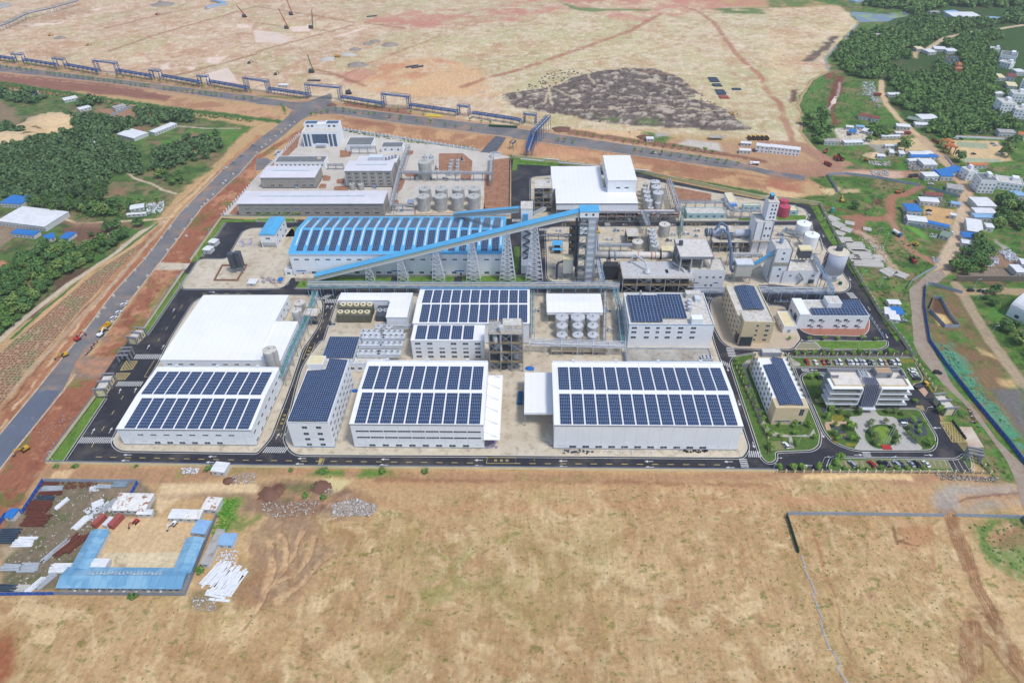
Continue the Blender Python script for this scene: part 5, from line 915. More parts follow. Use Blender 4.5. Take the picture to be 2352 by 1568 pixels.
# parapet fan-cooled plant yard pieces: pale blue low buildings etc
def simple(t,bl,tl,tr,bk,name,label,cat,wm,rm,nf=0,h=None,pm=None,free=False,z=None,gab=None,nl=0):
    b=plan(t,bl,tl,tr,bk,h=h,free=free);root(b,name,label,cat);walls(b,wm)
    if gab:gable(b,rm,gab,.3)
    else:flat(b,rm,.5,pm or wm)
    if nf:wins(b,'F',nf,.5/nf,1-.5/nf,z or b.h*.35,min(2.2,b.w/nf*.55),1.4)
    if nl:wins(b,'L',nl,.5/nl,1-.5/nl,z or b.h*.35,1.6,1.4)
    return b
AQUA=mat('aqua_render',C(176,208,214),C(164,196,204),scale=.4)
simple('B3',(1612,445),(1610,392),(1972,392),(1600,335),'switch_house','pale aqua switch house with stained concrete roof behind the kilns','building',AQUA,CONCROOF,5)
simple('B3',(2130,345),(2128,318),(2290,318),(2130,298),'pump_house','low aqua strip building beside the tall kiln tower','building',AQUA,CREAM,3,h=5)
b=plan('B3',(0,0),(1995,285),(2068,288),(1950,202),h=6);root(b,'pump_station','white pump station with cream roof and blue porch','building');walls(b,RENDERW);flat(b,CREAM,.4,RENDERW);MB().box(0,-4,4,b.w,-.05,4.3).build('porch_roof',DEEPBLUE,b.r);[box3(b.r,'post',STEEL,x,-3.9,0,x+.2,-3.7,4)for x in(.1,b.w-.3)]
simple('B4',(198,415),(205,368),(282,362),(190,316),'pump_house','little aqua pump house beside the pink tanks','building',AQUA,CREAM,1)
simple('C2',(0,0),(845,205),(1190,210),(1300,0),'chiller_building','flat roofed white building under the rows of rooftop chillers','building',RENDERW,CONCROOF,5,h=6.0,pm=BLUETRIM);BCH=bpy.data.objects['chiller_building']
b=plan('C2',(0,0),(598,160),(898,190),('B2',655,1518),h=6.4);b.o.y-=1;root(b,'canteen_block','low block wholly covered by a navy solar roof behind the tall office','building');walls(b,RENDERW);flat(b,CONCROOF,.5,BLUETRIM);solar(b,.6,b.w-1.2,3.5,b.d-.6,b.h+.3,b.h+.9,14,12)
b=simple('B2',(0,0),(1195,1345),(1385,1342),(1222,1200),'cooling_shed','tall white shed with pitched roof right of the cooling towers','shed',WHITE,ROOFW,0,h=10,gab=.6)
b=simple('B2',(0,0),(760,1185),(1220,1188),(775,1122),'cooling_shed','long white roofed shed behind the cooling towers','shed',WHITE,ROOFW,0,h=9,gab=.4);b=simple('B2',(0,0),(1222,1198),(1420,1198),(1420,1122),'cooling_shed','white link shed joining the two cooling plant sheds','shed',WHITE,ROOFW,0,h=9.4,gab=.3)
simple('B2',(262,965),(258,915),(330,912),(300,880),'annex','low white lean-to at the left end of the blue roofed hall','building',RENDERW,CONCROOF,1,h=5)
# ---------------------------------------------------------------- tanks, towers, kilns, galleries, racks
def tank(t,cx,ty,by,rpx,label,m=SHINY,cap=None,cone=.12,h=None,cat='tank',name='storage_tank',group=None,legs=0,z0=0.1,ribs=0):
    if by is None:
        top=g(t,cx,ty,h);r=(g(t,cx+rpx,ty,h)-top).x;c=Vector((top.x,top.y,z0))
    else:
        p=g(t,cx,by,0);r=(g(t,cx+rpx,by,0)-p).x;c=Vector((p.x,p.y+r,z0));h=height_at(c,t,cx,ty)
    e=empty(name,c,0,label,cat,group);lo=h*.25 if legs else 0
    sh=MB().cyl((0,0,lo),(0,0,h),r,n=24,caps=False);
    for k in range(ribs):sh.cyl((0,0,lo+(h-lo)*(k+.5)/ribs),(0,0,lo+(h-lo)*(k+.5)/ribs+.12),r+.07,n=24)
    if lo:sh.cyl((0,0,lo),(0,0,lo*.3),r,r*.15,n=24,caps=False)
    sh.build('shell',m,e,True);MB().cyl((0,0,h),(0,0,h+r*cone),r+.05,.15,n=24).build('tank_roof',cap or m,e)
    for k in range(legs):a=2*math.pi*k/legs;MB().bar((r*.85*math.cos(a),r*.85*math.sin(a),0),(r*.85*math.cos(a),r*.85*math.sin(a),lo+.3),.35).build('leg',STEEL,e)
    MB().cyl((0,0,h+r*cone-.1),(0,0,h+r*cone+.8),.5,n=8).build('vent',STEEL,e)
    ld=MB();ld.bar((r*.7,-r*.75,lo),(r*.7,-r*.75,h+1),.12);ld.bar((r*.7+.5,-r*.62,lo),(r*.7+.5,-r*.62,h+1),.12);ld.build('ladder',STEEL,e)
    return e
PG=mat('pale_grey_tank',C(196,196,192),C(176,176,172),scale=.4,stripes=(2,1.6,.12,.1),grime=(C(150,140,126),.3,.55,.75))
ordn=('first','second','third','last')
for k,x in enumerate((1555,1705,1860,2008)):tank('B2',x,162,305,56,f'{ordn[k]} tank from the left in the back row of the eight pale tanks',PG,PG,.1,group='eight pale tanks on the pad')
for k,x in enumerate((1542,1697,1850,2003)):tank('B2',x,233,382,58,f'{ordn[k]} tank from the left in the front row of the eight pale tanks',PG,PG,.1,group='eight pale tanks on the pad')
tank('B2',1555,-85,90,60,'single large pale tank above the eight tank group',PG,PG,.12)
for k,x in enumerate((885,963)):tank('B2',x,122,182,28,('left' if k==0 else 'right')+' small grey tank in front of the tall grey building',PG)
for k,(x,y)in enumerate(((1548,1430),(1608,1430),(1548,1465),(1610,1465))):tank('A2',x,y,None,22,f'small white tank {("back left", "back right", "front left", "front right")[k]} above the large pale tank',SHINY,h=5)
for k,(x,y)in enumerate(((1800,1470),(1855,1470),(1788,1500),(1853,1500),(1783,1530),(1850,1530),(1782,1565),(1848,1565))):tank('A2',x,y,None,17,f'white vessel, {("left", "right")[k % 2]} one in row {("one", "two", "three", "four")[k//2]} of the vessel skid by the red bare plot',SHINY,h=5,group='vessels on the skid')
for j,y in enumerate((1342,1420,1505)):
    for i,x in enumerate((460,606,744)):
        tank('B3',x,y,None,(60 if j==0 else 50)+(6 if i==1 and j==0 else 0),f'stainless steel tank in the {("back", "middle", "front")[j]} row, {("left", "centre", "right")[i]}, of the nine beside the shed',SHINY,h=(10,9,8)[j],group='nine stainless tanks')
for k,(x,y,r,h)in enumerate(((1315,100,45,13),(1328,148,47,13),(1345,200,50,14),(1238,190,36,10),(1248,232,37,10),(1258,270,37,10),(1338,262,26,8),(1342,295,26,8),(1276,340,28,6),(1215,155,26,9),(1225,120,22,9))):
    tank('B3',x,y,None,r,f'{"tall" if h > 12 else "smaller"} steel tank {("one", "two", "three", "four", "five", "six", "seven", "eight", "nine", "ten", "eleven")[k]} in the cluster right of the filter plant',PG if h>12 else SHINY,SHINY,.2,h=h,group='tank cluster by the filter plant')
tank('B3',1397,492,622,52,'grey ribbed steel tank beside the row of stirred thickener tanks',PG,CONCROOF,.03,ribs=3)
tank('B4',322,483,628,66,'white cylindrical tank, rear one of two in the round bund',WHITE,WHITE,.12);tank('B4',393,588,742,66,'white cylindrical tank, front one of two in the round bund',WHITE,WHITE,.12)
tank('B4',132,268,400,40,'rear pink red tank behind the tall white tower',PINK,PINK,.05);tank('B4',148,325,438,50,'front pink red tank behind the tall white tower',PINK,PINK,.05)
tank('B2',400,1210,None,50,'rear grey concrete tank right of the plain white shed',PG,CONCROOF,h=10);tank('B2',370,1280,None,46,'front grey concrete tank right of the plain white shed',PG,CONCROOF,h=13)
tank('C2',122,75,None,64,'concrete silo on legs at the corner of the plain white shed',CONCSTR,CONCROOF,h=17,legs=6,name='silo',cat='silo')
for k,x in enumerate((1128,1225)):tank('B2',x,1432,None,34,('left' if k==0 else 'right')+' white tank below the cooling sheds',SHINY,h=8)
PB4=WM('B4 250,590 380,520 480,620 510,745 470,775 380,770 310,700');ring(mb_b:=MB(),rounded(PB4,5),.4,.25,1.3);tag(mb_b.build('bund_wall',CONCSTR),'low round concrete bund wall around the two white tanks','bund wall')
# big clinker silo
p=g('B4',600,1030);r=(g('B4',708,1000)-g('B4',600,1000)).x*.86;c=Vector((p.x,p.y+r,.25));hs=height_at(c,'B4',664,742);e=empty('cement_silo',c,0,'giant pale blue grey silo with rooftop dust filter by the right perimeter road','silo')
SIL=mat('silo_paint',C(196,202,216),C(184,188,206),scale=.15);MB().cyl((0,0,0),(0,0,hs*.28),r*.9,n=32).build('base',RENDERW,e,True);MB().cyl((0,0,hs*.28),(0,0,hs),r,n=32).build('shell',SIL,e,True);MB().cyl((0,0,hs),(0,0,hs+.5),r+.1,r*.4,n=32).build('silo_roof',mat('silo_top',C(226,216,198),C(206,192,170),scale=.4),e);MB().cyl((0,0,hs*.27),(0,0,hs*.29),r+.15,n=32).build('ring',STEEL,e)
box3(e,'dust_filter',DKSTEEL,-1.5,-1,hs+.5,2,1.5,hs+4);MB().bar((2,0,hs+.5),(3,0,hs+7),.5).build('duct',STEEL,e);box3(e,'door',STEEL,-1.5,-r*.9-.1,.1,1.5,-r*.85,4)
sr=MB();[sr.bar((-r-1.5+1.6*(k%2),-1,k*2.6),(-r-1.5+1.6*((k+1)%2),-1,k*2.6+2.6),.5)for k in range(int(hs/2.6))];[sr.bar((-r-2+2*a,-1.6,0),(-r-2+2*a,-1.6,hs),.3)for a in(0,1)];sr.build('stair',RUST,e)
def frame(t,bl,tl,tr,bk,nx,ny,nz,label,name='process_tower',cat='steel frame',h=None,m=STEEL,top=CONCROOF,eq=5,rail=YELLOW,z0=0.0,brace=True,dep=None):
    b=plan(t,bl,tl,tr,bk,h=h,z0=z0)
    if dep:b.d=dep
    root(b,name,label,cat);w_,d,h=b.w,b.d,b.h;br=MB()
    for i in range(nx+1):
        for j in range(ny+1):
            x,y=w_*i/nx,d*j/ny;MB().box(x-.25,y-.25,0,x+.25,y+.25,h).build('column',m,b.r)
    for k in range(1,nz+1):
        z=h*k/nz;MB().box(-.3,-.3,z-.2,w_+.3,d+.3,z).build('floor',top if k==nz else mat('dirty_grating',C(136,132,126),C(104,100,96),scale=.8),b.r)
        rl=MB()
        for a,c in(((0,0),(w_,0)),((w_,0),(w_,d)),((w_,d),(0,d)),((0,d),(0,0))):rl.bar((*a,z+1.1),(*c,z+1.1),.1);rl.bar((*a,z+.6),(*c,z+.6),.06)
        rl.build('railing',rail,b.r)
    if brace:
        for i in range(nx):
            for k in range(nz):
                if(i+k)%2==0:br.bar((w_*i/nx,-.1,h*k/nz),(w_*(i+1)/nx,-.1,h*(k+1)/nz),.22);br.bar((w_*(i+1)/nx,-.1,h*k/nz),(w_*i/nx,-.1,h*(k+1)/nz),.22)
        if br.v:br.build('brace',m,b.r)
    rr=random.Random(len(label))
    for q in range(eq):
        k=rr.randrange(nz);z=h*k/nz;x,y=rr.uniform(.15,.85)*w_,rr.uniform(.15,.7)*d;s_=min(h/nz*.75,4);ra=min(w_/nx*.3,2.2)
        MB().cyl((x,y,z+.1),(x,y,z+s_),ra,n=12).cyl((x,y,z+s_),(x,y,z+s_+.5),ra,.3,n=12).build('vessel',rr.choice([SHINY,DKSTEEL,STEEL]),b.r)
    return b
def pipe(parent,pts,r,m=SHINY,name='pipe'):return MB().path(pts,r,10).build(name,m,parent)
# rack of the evaporation house
b=frame('B3',(1060,1118),(1022,988),(1676,986),(1005,832),5,2,2,'steel framed process building with grey plated roof and huge white vent pipes','process_tower',top=mat('plated_roof',C(206,208,210),C(184,186,190),scale=.7,grime=(C(190,150,112),.5,.54,.66)),eq=8)
x=b.w*.16;pipe(b.r,[(x,b.d*.9,b.h),(x,b.d*.9,b.h+5),(x+2,b.d*.9,b.h+6.5),(x+8,b.d*.55,b.h+6),(x+9.5,b.d*.45,b.h+3)],.8,SHINY,'vent_pipe');MB().cyl((x+9.5,b.d*.32,b.h+.1),(x+9.5,b.d*.32,b.h+1.4),2.6,n=20).cyl((x+9.5,b.d*.32,b.h+1.4),(x+9.5,b.d*.32,b.h+3.6),2.6,.8,n=20).build('vent_hood',SHINY,b.r)
pipe(b.r,[(b.w*.75,b.d*.85,b.h+.2),(b.w*.76,b.d*.8,b.h+1.6),(b.w*.88,b.d*.4,b.h+1.6),(b.w*.89,b.d*.35,b.h+.2)],.7,SHINY,'vent_pipe');box3(b.r,'roof_opening',BLACK,b.w*.62,b.d*.3,b.h+.01,b.w*.66,b.d*.5,b.h+.15)
b=frame('C3',(0,275),(-215,-70),(98,-70),(-200,-250),3,3,4,'tall open steel frame with pipes beside the central solar roofed building',h=None,eq=18,dep=12,top=mat('frame_top',C(186,186,184),C(150,148,144),scale=.5));pipe(b.r,[(b.w*.35,1,6),(b.w*.35,1,b.h+4)],.7,SHINY,'stack');MB().cyl((b.w*.36,3,b.h),(b.w*.36,3,b.h+3.5),1.6,n=14).build('vessel',SHINY,b.r);box3(b.r,'top_cabin',CONCROOF,b.w*.4,b.d*.4,b.h+.1,b.w*.95,b.d*.95,b.h+2.6)
b=frame('B3',(225,388),(208,160),(370,158),(212,20),2,2,5,'open steel frame tower left of the filter plant, with silver ducts',eq=10,dep=16);pipe(b.r,[(b.w*.85,b.d*.6,3),(b.w*.85,b.d*.6,b.h+5)],.8,SHINY,'duct')
b=frame('B3',(0,0),(800,398),(1535,372),(800,350),9,1,2,'two level steel pipe bridge along the front of the filter plant',h=8,eq=6,top=STEEL,rail=ORANGE,dep=5,name='pipe_rack',cat='pipe rack');[pipe(b.r,[(0,y,z),(b.w,y,z)],.3,m_)for y,z,m_ in((1,8.5,PALEBLUE),(2,8.4,SHINY),(3.5,8.4,SHINY),(1,4.4,SHINY),(2.5,4.4,ORANGE))]
b=frame('B3',(0,0),(1290,708),(1372,715),(1200,525),1,4,1,'narrow yellow railed platform carrying five stirred thickener tanks','tank_platform','platform',h=9,eq=0)
for k,(x,y)in enumerate(((1283,540),(1290,582),(1300,615),(1305,650),(1315,690))):tank('B3',x,y,None,28,f'stirred tank, {("farthest", "second farthest", "middle", "second nearest", "nearest")[k]} of the five on the railed platform',SHINY,h=11,group='five stirred tanks',cone=.1)
tank('B3',1155,650,735,52,'wide concrete agitator tank with cross beam motor beside the yellow platform',CONCSTR,CONCROOF,.05)
# preheater tower with conveyor head house
p=g('B3',600,1034);ht=height_at(p,'B3',640,380);A=g('B3',627,380,ht);Bp=g('B3',800,378,ht);K=g('B3',627,328,ht);w_,d=Bp.x-A.x,max(9,K.y-A.y);e=empty('conveyor_tower',(A.x,p.y,.2),0,'very tall steel tower topped by a blue roofed conveyor head house','tower');zc=ht-height_at(p,'B3',640,435)
box3(e,'head_house',WHITE,0,0,ht-zc,w_,d,ht);box3(e,'head_house_roof',BLUEROOF,-.3,-.3,ht,w_+.3,d+.3,ht+.3);[box3(e,'window',GLASS,w_*f_,-.08,ht-zc*.65,w_*f_+1.4,.1,ht-zc*.65+1.4)for f_ in(.28,.65)]
box3(e,'elevator_casing',STEELW,w_*.5,.6,0,w_*.92,d*.7,ht-zc);box3(e,'intermediate_cabin',WHITE,.2,.4,ht*.70,w_*.49,d*.8,ht*.79);box3(e,'window',GLASS,w_*.3,.3,ht*.73,w_*.3+1.4,.45,ht*.73+1.3);MB().cyl((w_*.26,d*.5,ht*.80),(w_*.26,d*.5,ht*.88),2.3,n=16).build('hopper',STEELW,e)
for x in(.2,w_*.48,w_*.95):
    for y in(.2,d-.5):box3(e,'column',DKSTEEL if x<1 else STEEL,x-.3,y-.3,0,x+.3,y+.3,ht-zc)
br=MB();nn=11
for k in range(nn):
    z0_,z1_=(ht-zc)*k/nn,(ht-zc)*(k+1)/nn;br.bar((.2,0,z0_),(w_*.48,0,z1_),.3);br.bar((0.2,0,z1_),(w_*.95,0,z1_),.4);br.bar((w_*.95,0,z0_),(w_*.95,d-.5,z1_),.3);br.bar((.2,0,z1_),(.2,d-.5,z1_),.4)
    if k%2:box3(e,'platform',CONCW,.3,.3,z1_-.15,w_*.46,d-.6,z1_)
br.build('bracing',STEEL,e)
pipe(e,[(-1.6,d*.5,ht*.2),(-1.6,d*.5,ht-zc)],.8,DKSTEEL,'dark_duct')
TY=p.y;TX=A.x;TZ=ht-zc
cyc=empty('cyclone_stack',(g('B3',560,780,10).x-1,TY+12,.2),0,'column of dark cyclones with yellow rails left of the tall conveyor tower','cyclones')
for k in range(6):z=8+k*5.6;MB().cyl((0,0,z+2.2),(0,0,z+4.4),2.3,n=12).cyl((0,0,z),(0,0,z+2.2),.7,2.3,n=12).build('cyclone',DKSTEEL,cyc);MB().box(-2.9,-2.9,z+4.5,2.9,2.9,z+4.7).build('platform',mat('ochre_grating',C(150,126,84),C(120,104,80)),cyc)
for x in(-2.6,2.6):[box3(cyc,'column',DKSTEEL,x-.2,y-.2,0,x+.2,y+.2,40)for y in(-2.6,2.6)]
def gallery(P0,P1,wd,hh,label,roofm=BLUEROOF,rz=True):
    P0,P1=Vector(P0),Vector(P1);d=(P1-P0).normalized();s_=Vector((-d.y,d.x,0)).normalized()*wd/2;e=empty('conveyor_gallery',P0,0,label,'conveyor');q=P1-P0;U=Vector((0,0,hh))
    def slab(o0,o1,m,name):vs=[a+o for a in(Vector(),q)for o in(-s_+o0,s_+o0,s_+o1,-s_+o1)];MB().add(vs,[(0,1,2,3),(7,6,5,4),(0,4,5,1),(1,5,6,2),(2,6,7,3),(3,7,4,0)]).build(name,m,e)
    slab(U*0,U*.3,STEELW,'bottom_chord');slab(U*.31,U*.99,mat('gallery_cladding',C(196,196,176),C(206,206,190),scale=.3,stripes=(0,1.5,.25,.2)),'wall');s_=s_*1.12;slab(U*1.0,U*1.12,roofm,'roof');return e
X0=g('B2',535,1022,1).x;GY0=TY+d*.45;gl_=gallery((X0,GY0,.6),(TX,GY0,TZ),5.5,3.4,'very long inclined conveyor gallery with bright blue roof crossing the blue hall')
MB().box(X0-14,GY0-2.6,.12,X0,GY0+2.6,3.2).build('conveyor_pit',CONC);tag(bpy.data.objects['conveyor_pit'],'low concrete ramp pit at the foot of the long conveyor','pit')
tp=[]
for t,x in(('B2',1045),('B2',1345),('B2',1672),('B2',1995),('B2',2310),('B3',205)):
    gx=g(t,x,1040,0).x;zt=.6+(gx-X0)/(TX-X0)*(TZ-.6);wb,n=2.2+zt*.09,max(2,int(zt/3.4));e=empty('trestle',(gx,GY0,.1),0,f'white lattice trestle under the long conveyor, {("shortest", "second shortest", "third", "fourth", "fifth", "tallest")[len(tp)]} of the six','trestle','trestles under the long conveyor');tp.append(e)
    wt=1.6;L_=MB()
    for sx in(-1,1):
        for sy in(-1,1):MB().bar((sx*wb,sy*2.4,0),(sx*wt,sy*2.4,zt),.5).build('leg',STEELW,e)
    for k in range(n):
        f0,f1=k/n,(k+1)/n;a0,a1=wb+(wt-wb)*f0,wb+(wt-wb)*f1
        for sy in(-2.4,2.4):L_.bar((-a0,sy,zt*f0),(a1,sy,zt*f1),.28);L_.bar((a0,sy,zt*f0),(-a1,sy,zt*f1),.28);L_.bar((-a1,sy,zt*f1),(a1,sy,zt*f1),.28)
        L_.bar((a0,-2.4,zt*f0),(a1,2.4,zt*f1),.2);L_.bar((-a0,2.4,zt*f0),(-a1,-2.4,zt*f1),.2)
    L_.build('lattice',STEELW,e)
# transfer tower right of the blue hall
b=plan('B3',(68,912),(82,352),(190,352),(85,318));b.d=11;root(b,'transfer_tower','slender white transfer tower with zigzag stairs at the right end of the blue hall','tower')
box3(b.r,'wall',STEELW,0,4,0,b.w,b.d,b.h);box3(b.r,'top_house',RENDERW,0,0,b.h*.72,b.w,3.98,b.h);box3(b.r,'roof',CONCROOF,-.2,-.2,b.h,b.w+.2,b.d+.2,b.h+.3);box3(b.r,'lower_house',RENDERW,0,-5,0,b.w*.9,3.95,7);box3(b.r,'blue_chute',BLUEROOF,b.w*.2,-1.2,b.h*.70,b.w*.6,-.05,b.h*.93)
sr=MB();[sr.bar((b.w*(.15+.7*(k%2)),3.4,7+k*3),(b.w*(.15+.7*((k+1)%2)),3.4,10+k*3),.7)for k in range(int((b.h*.68-7)/3))];sr.build('stair',DKSTEEL,b.r)
P0=g('B2',1835,424,17);gallery(P0,(b.o.x,b.o.y+6,b.h-5),5,3.2,'upper conveyor gallery with blue roof behind the hall, leading to the transfer tower')
gallery((b.o.x+b.w,b.o.y+7,b.h-9),(b.o.x+b.w+9,b.o.y+30,b.h-16),2.2,2,'short grey link gallery behind the transfer tower',STEEL)
# kilns
def kiln(t,a,c,z,r,label,m,segs):
    p,q=g(t,*a,z),g(t,*c,z);L_=q.x-p.x;e=empty('rotary_kiln',(p.x,p.y,.2),0,label,'kiln');MB().cyl((0,0,z),(L_,0,z-.5),r,n=24).build('shell',m,e,True)
    for k,(f_,ww,rr,mm)in enumerate(segs):MB().cyl((L_*f_,0,z-.5*f_),(L_*f_+ww,0,z-.5*f_),r*rr,n=24).build('tyre',mm,e)
    for f_ in(.18,.5,.8):MB().box(L_*f_-1.4,-2.2,0,L_*f_+1.4,2.2,z-r-.1).build('pier',CONCSTR,e)
    return e
KM=mat('kiln_shell_mottled',C(232,226,214),C(196,196,196),scale=.35,grime=(C(186,130,84),.5,.58,.68))
kiln('B3',(756,775),(1512,790),12,2.5,'front rotary kiln with rusty bands passing behind the plated roof',KM,((.17,1,1.12,DKSTEEL),(.25,.8,1.5,PALEBLUE),(.53,.5,1.03,ORANGE),(.69,.7,1.04,ORANGE),(.74,.4,1.04,ORANGE),(.8,1,1.14,BLACK)))
kiln('B3',(1775,568),(2205,566),13,2.7,'rear rotary kiln, clean pale blue grey, ending at the tall white tower',mat('kiln_pale',C(196,202,216),C(182,188,204),scale=.2),((0,3,1.02,DKSTEEL),(.03,.9,1.3,PALEBLUE),(.11,1,1.15,DKSTEEL),(.97,2,.95,RUST)))
# burner building
b=plan('B3',(1642,1072),(1642,915),(1968,912),(1600,800));root(b,'burner_building','white concrete building with open framed top in front of the kilns','building');walls(b,RENDERW);flat(b,CONCROOF,.6,CONCSTR);wins(b,'F',4,.3,.88,b.h*.55,1.5,1.3);wins(b,'F',2,.5,.66,1,1.5,1.6);wins(b,'F',2,.23,.78,3.6,3,.4,name='door_canopy',gm=DEEPBLUE,fm=DEEPBLUE)
zt=b.h+9;A=g('B3',1548,795,zt);Bp=g('B3',1852,792,zt);K=g('B3',1500,628,zt);e=empty('kiln_hood_building',(A.x,A.y,.2),0,'large blotchy grey flat roof on concrete columns at the end of the front kiln','building');w_,d=Bp.x-A.x,K.y-A.y
box3(e,'roof',mat('blotchy_roof',C(226,222,218),C(202,196,188),scale=.4,grime=(C(168,156,144),.6,.55,.7)),0,0,zt-.6,w_,d,zt);pr=MB();pr.box(0,-.3,zt-1.6,w_,-.01,zt+.3);pr.box(-.3,-.3,zt-1.6,-.01,d,zt+.3);pr.box(w_+.01,-.3,zt-1.6,w_+.3,d,zt+.3);pr.build('edge_beam',GREYCLAD,e)
for f_ in(.02,.35,.68,.95):[box3(e,'column',CONCSTR,w_*f_,d*y,0,w_*f_+.9,d*y+.9,zt-.6)for y in(.02,.5,.93)]
box3(e,'floor',CONCW,.3,3,zt*.6,w_-.3,d-.3,zt*.6+.4);box3(e,'machine',DKSTEEL,2,d*.3,zt*.62,w_*.4,d*.8,zt*.62+4);MB().box(-2,-2.2,0,2,0,1.5);box3(e,'roof_filter',DKSTEEL,1.5,d*.6,zt+.6,4,d*.6+2.4,zt+3.4)
# needle derrick
dp=g('B3',1545,640,22);e=empty('lattice_mast',(dp.x,dp.y+4,.2),0,'thin green blue lattice mast leaning up behind the blotchy flat roof','mast');L_=MB();
for k in range(16):
    z,z2=20+k*1.7,21.7+k*1.7;[L_.bar((sx,sy,z),(sx,sy,z2),.16)for sx in(-.7,.7)for sy in(-.7,.7)];L_.bar((-.7,-.7,z),(.7,-.7,z2),.12);L_.bar((.7,-.7,z),(-.7,-.7,z2),.12)
L_.build('lattice',GREENPIPE,e);box3(e,'base_frame',STEEL,-1.5,-1.5,0,1.5,1.5,20)
# towers on the right
b=plan('B3',(2207,763),(2247,478),(2415,472),(2205,395));root(b,'kiln_tower','tallest white kiln inlet tower with grey columns and a set back upper block','tower');walls(b,RENDERW);flat(b,CONCROOF,.6,GREYCLAD)
for x in(0,b.w*.42,b.w-.8):box3(b.r,'pilaster',GREYCLAD,x,-.2,0,x+.8,-.01,b.h)
box3(b.r,'ledge',CONCW,-.5,-2.5,b.h*.42,b.w+.3,-.21,b.h*.45);[box3(b.r,'window',GLASS,b.w*f_,-.08,b.h*z,b.w*f_+1.2,.1,b.h*z+1.6)for z in(.55,.78)for f_ in(.55,.76)]
pz=b.h;q=g('B4',0,455,pz);A2_=g('B4',-27,455,pz);hh=height_at(g('B4',0,455,pz),'B4',0,295);x0_=A2_.x-b.o.x;x1_=g('B4',65,455,pz).x-b.o.x;y0_=max(.1,A2_.y-b.o.y)
box3(b.r,'upper_block',RENDERW,x0_,y0_,pz,x1_,y0_+10,hh);box3(b.r,'upper_roof',CONCROOF,x0_-.2,y0_-.2,hh,x1_+.2,y0_+10.2,hh+.3);MB().box(x0_+2,y0_+4,hh+.3,x1_-3,y0_+8,hh+3.6).build('filter_house',DKSTEEL,b.r);box3(b.r,'filter_cap',BLUEROOF,x0_+1.8,y0_+3.8,hh+3.6,x1_-2.8,y0_+8.2,hh+3.9)
for k in range(4):[box3(b.r,'window',GLASS,x0_+(x1_-x0_)*f_,y0_-.08,pz+(hh-pz)*(.12+.22*k),x0_+(x1_-x0_)*f_+1.1,y0_+.1,pz+(hh-pz)*(.12+.22*k)+1.5)for f_ in(.35,.68)]
b=plan('B4',(22,1035),(78,722),(235,720),(28,620));root(b,'cement_mill_tower','white tower with grey corner columns and blue gallery, left of the giant silo','tower');walls(b,RENDERW);flat(b,CONCROOF,.4,GREYCLAD);[box3(b.r,'pilaster',GREYCLAD,x,-.2,0,x+.7,-.01,b.h)for x in(0,b.w-.7)];box3(b.r,'recess',CONCW,.8,-.15,b.h*.52,b.w-.8,-.01,b.h*.62)
for z in(.2,.4,.7,.86):[box3(b.r,'window',GLASS,b.w*f_,-.08,b.h*z,b.w*f_+1.5,.1,b.h*z+1.3)for f_ in(.45,)]
MB().cyl((b.w*.5,b.d*.6,b.h),(b.w*.5,b.d*.6,b.h+3.5),1.3,n=12).cyl((b.w*.5,b.d*.6,b.h+3.5),(b.w*.5,b.d*.6,b.h+7),.2,n=6).build('roof_filter',PALEBLUE,b.r);MB().cyl((-.8,-1.2,b.h*.2),(-.8,-1.2,b.h+1),.9,n=12).build('bucket_elevator',STEEL,b.r)
gallery(g('B4',-265,1070-110,4),(b.o.x,b.o.y+2,b.h*.78),3.4,2.6,'steep short conveyor gallery with blue roof rising to the cement mill tower')
ax=plan('B4',(122,1042),(150,925),(492,920),(340,808));ax.d=min(ax.d,15);root(ax,'cement_mill','low white mill house with blotchy roof and outside stairs beside the giant silo','building');walls(ax,RENDERW);flat(ax,CONCROOF,.4,GREYCLAD);wins(ax,'F',2,.2,.8,ax.h*.6,1.6,1.2);window(ax,'F',ax.w*.8,.3,4,3.4,'door',DKSTEEL);sr=MB();sr.bar((ax.w*.4,-1,0),(ax.w*.55,-1,ax.h*.45),.8);sr.bar((ax.w*.55,-1,ax.h*.45),(ax.w*.4,-1,ax.h*.9),.8);sr.build('stair',STEEL,ax.r)
def baghouse(t,x,y,z,w_,d,hb,ht_,label,m,topm=CREAM):
    p=g(t,x,y,0);e=empty('dust_filter',(p.x,p.y,.2),0,label,'dust filter');box3(e,'housing',m,0,0,hb,w_,d,ht_);box3(e,'lid',topm,-.3,-.3,ht_,w_+.3,d+.3,ht_+1)
    for k in range(3):MB().cyl((w_*(.17+.33*k),d/2,hb-3),(w_*(.17+.33*k),d/2,hb),.3,w_*.16,n=4).build('hopper',STEEL,e)
    for x_ in(.2,w_-.2):[MB().bar((x_,y_,0),(x_,y_,hb),.35).build('leg',STEEL,e)for y_ in(.2,d-.2)]
    return e
e=baghouse('B3',462,1010,0,7,6,6,17,'pale dust filter box with dark blue elbow duct left of the conveyor tower',mat('pale_filter_casing',C(206,206,196),C(196,196,186)));pipe(e,[(-4,1,1),(-4,1,12),(-3,1,14),(0,2,14.5)],.8,DKSTEEL,'duct')
e=baghouse('B3',2030,1040,0,11,7,6,15,'large cream dust filter box at the foot of the blue steep gallery',mat('ivory_casing',C(214,212,200),C(200,198,186)),STEELW);pipe(e,[(-1,3,8),(-2.5,4,10),(-4,8,24),(-5,16,30),(-9,18,33),(-13,17,30)],1.0,mat('blue_grey_duct',C(104,124,152),C(92,112,140)),'duct');pipe(e,[(-1,5,12),(-4,16,26),(-6,20,34),(-10,22,36),(-14,20,31)],.9,MATS['blue_grey_duct'],'duct')
e=baghouse('B4',235,960,0,8,6,11,17,'dark slate dust filter on the mill house roof',DKSTEEL);e.location.z=3
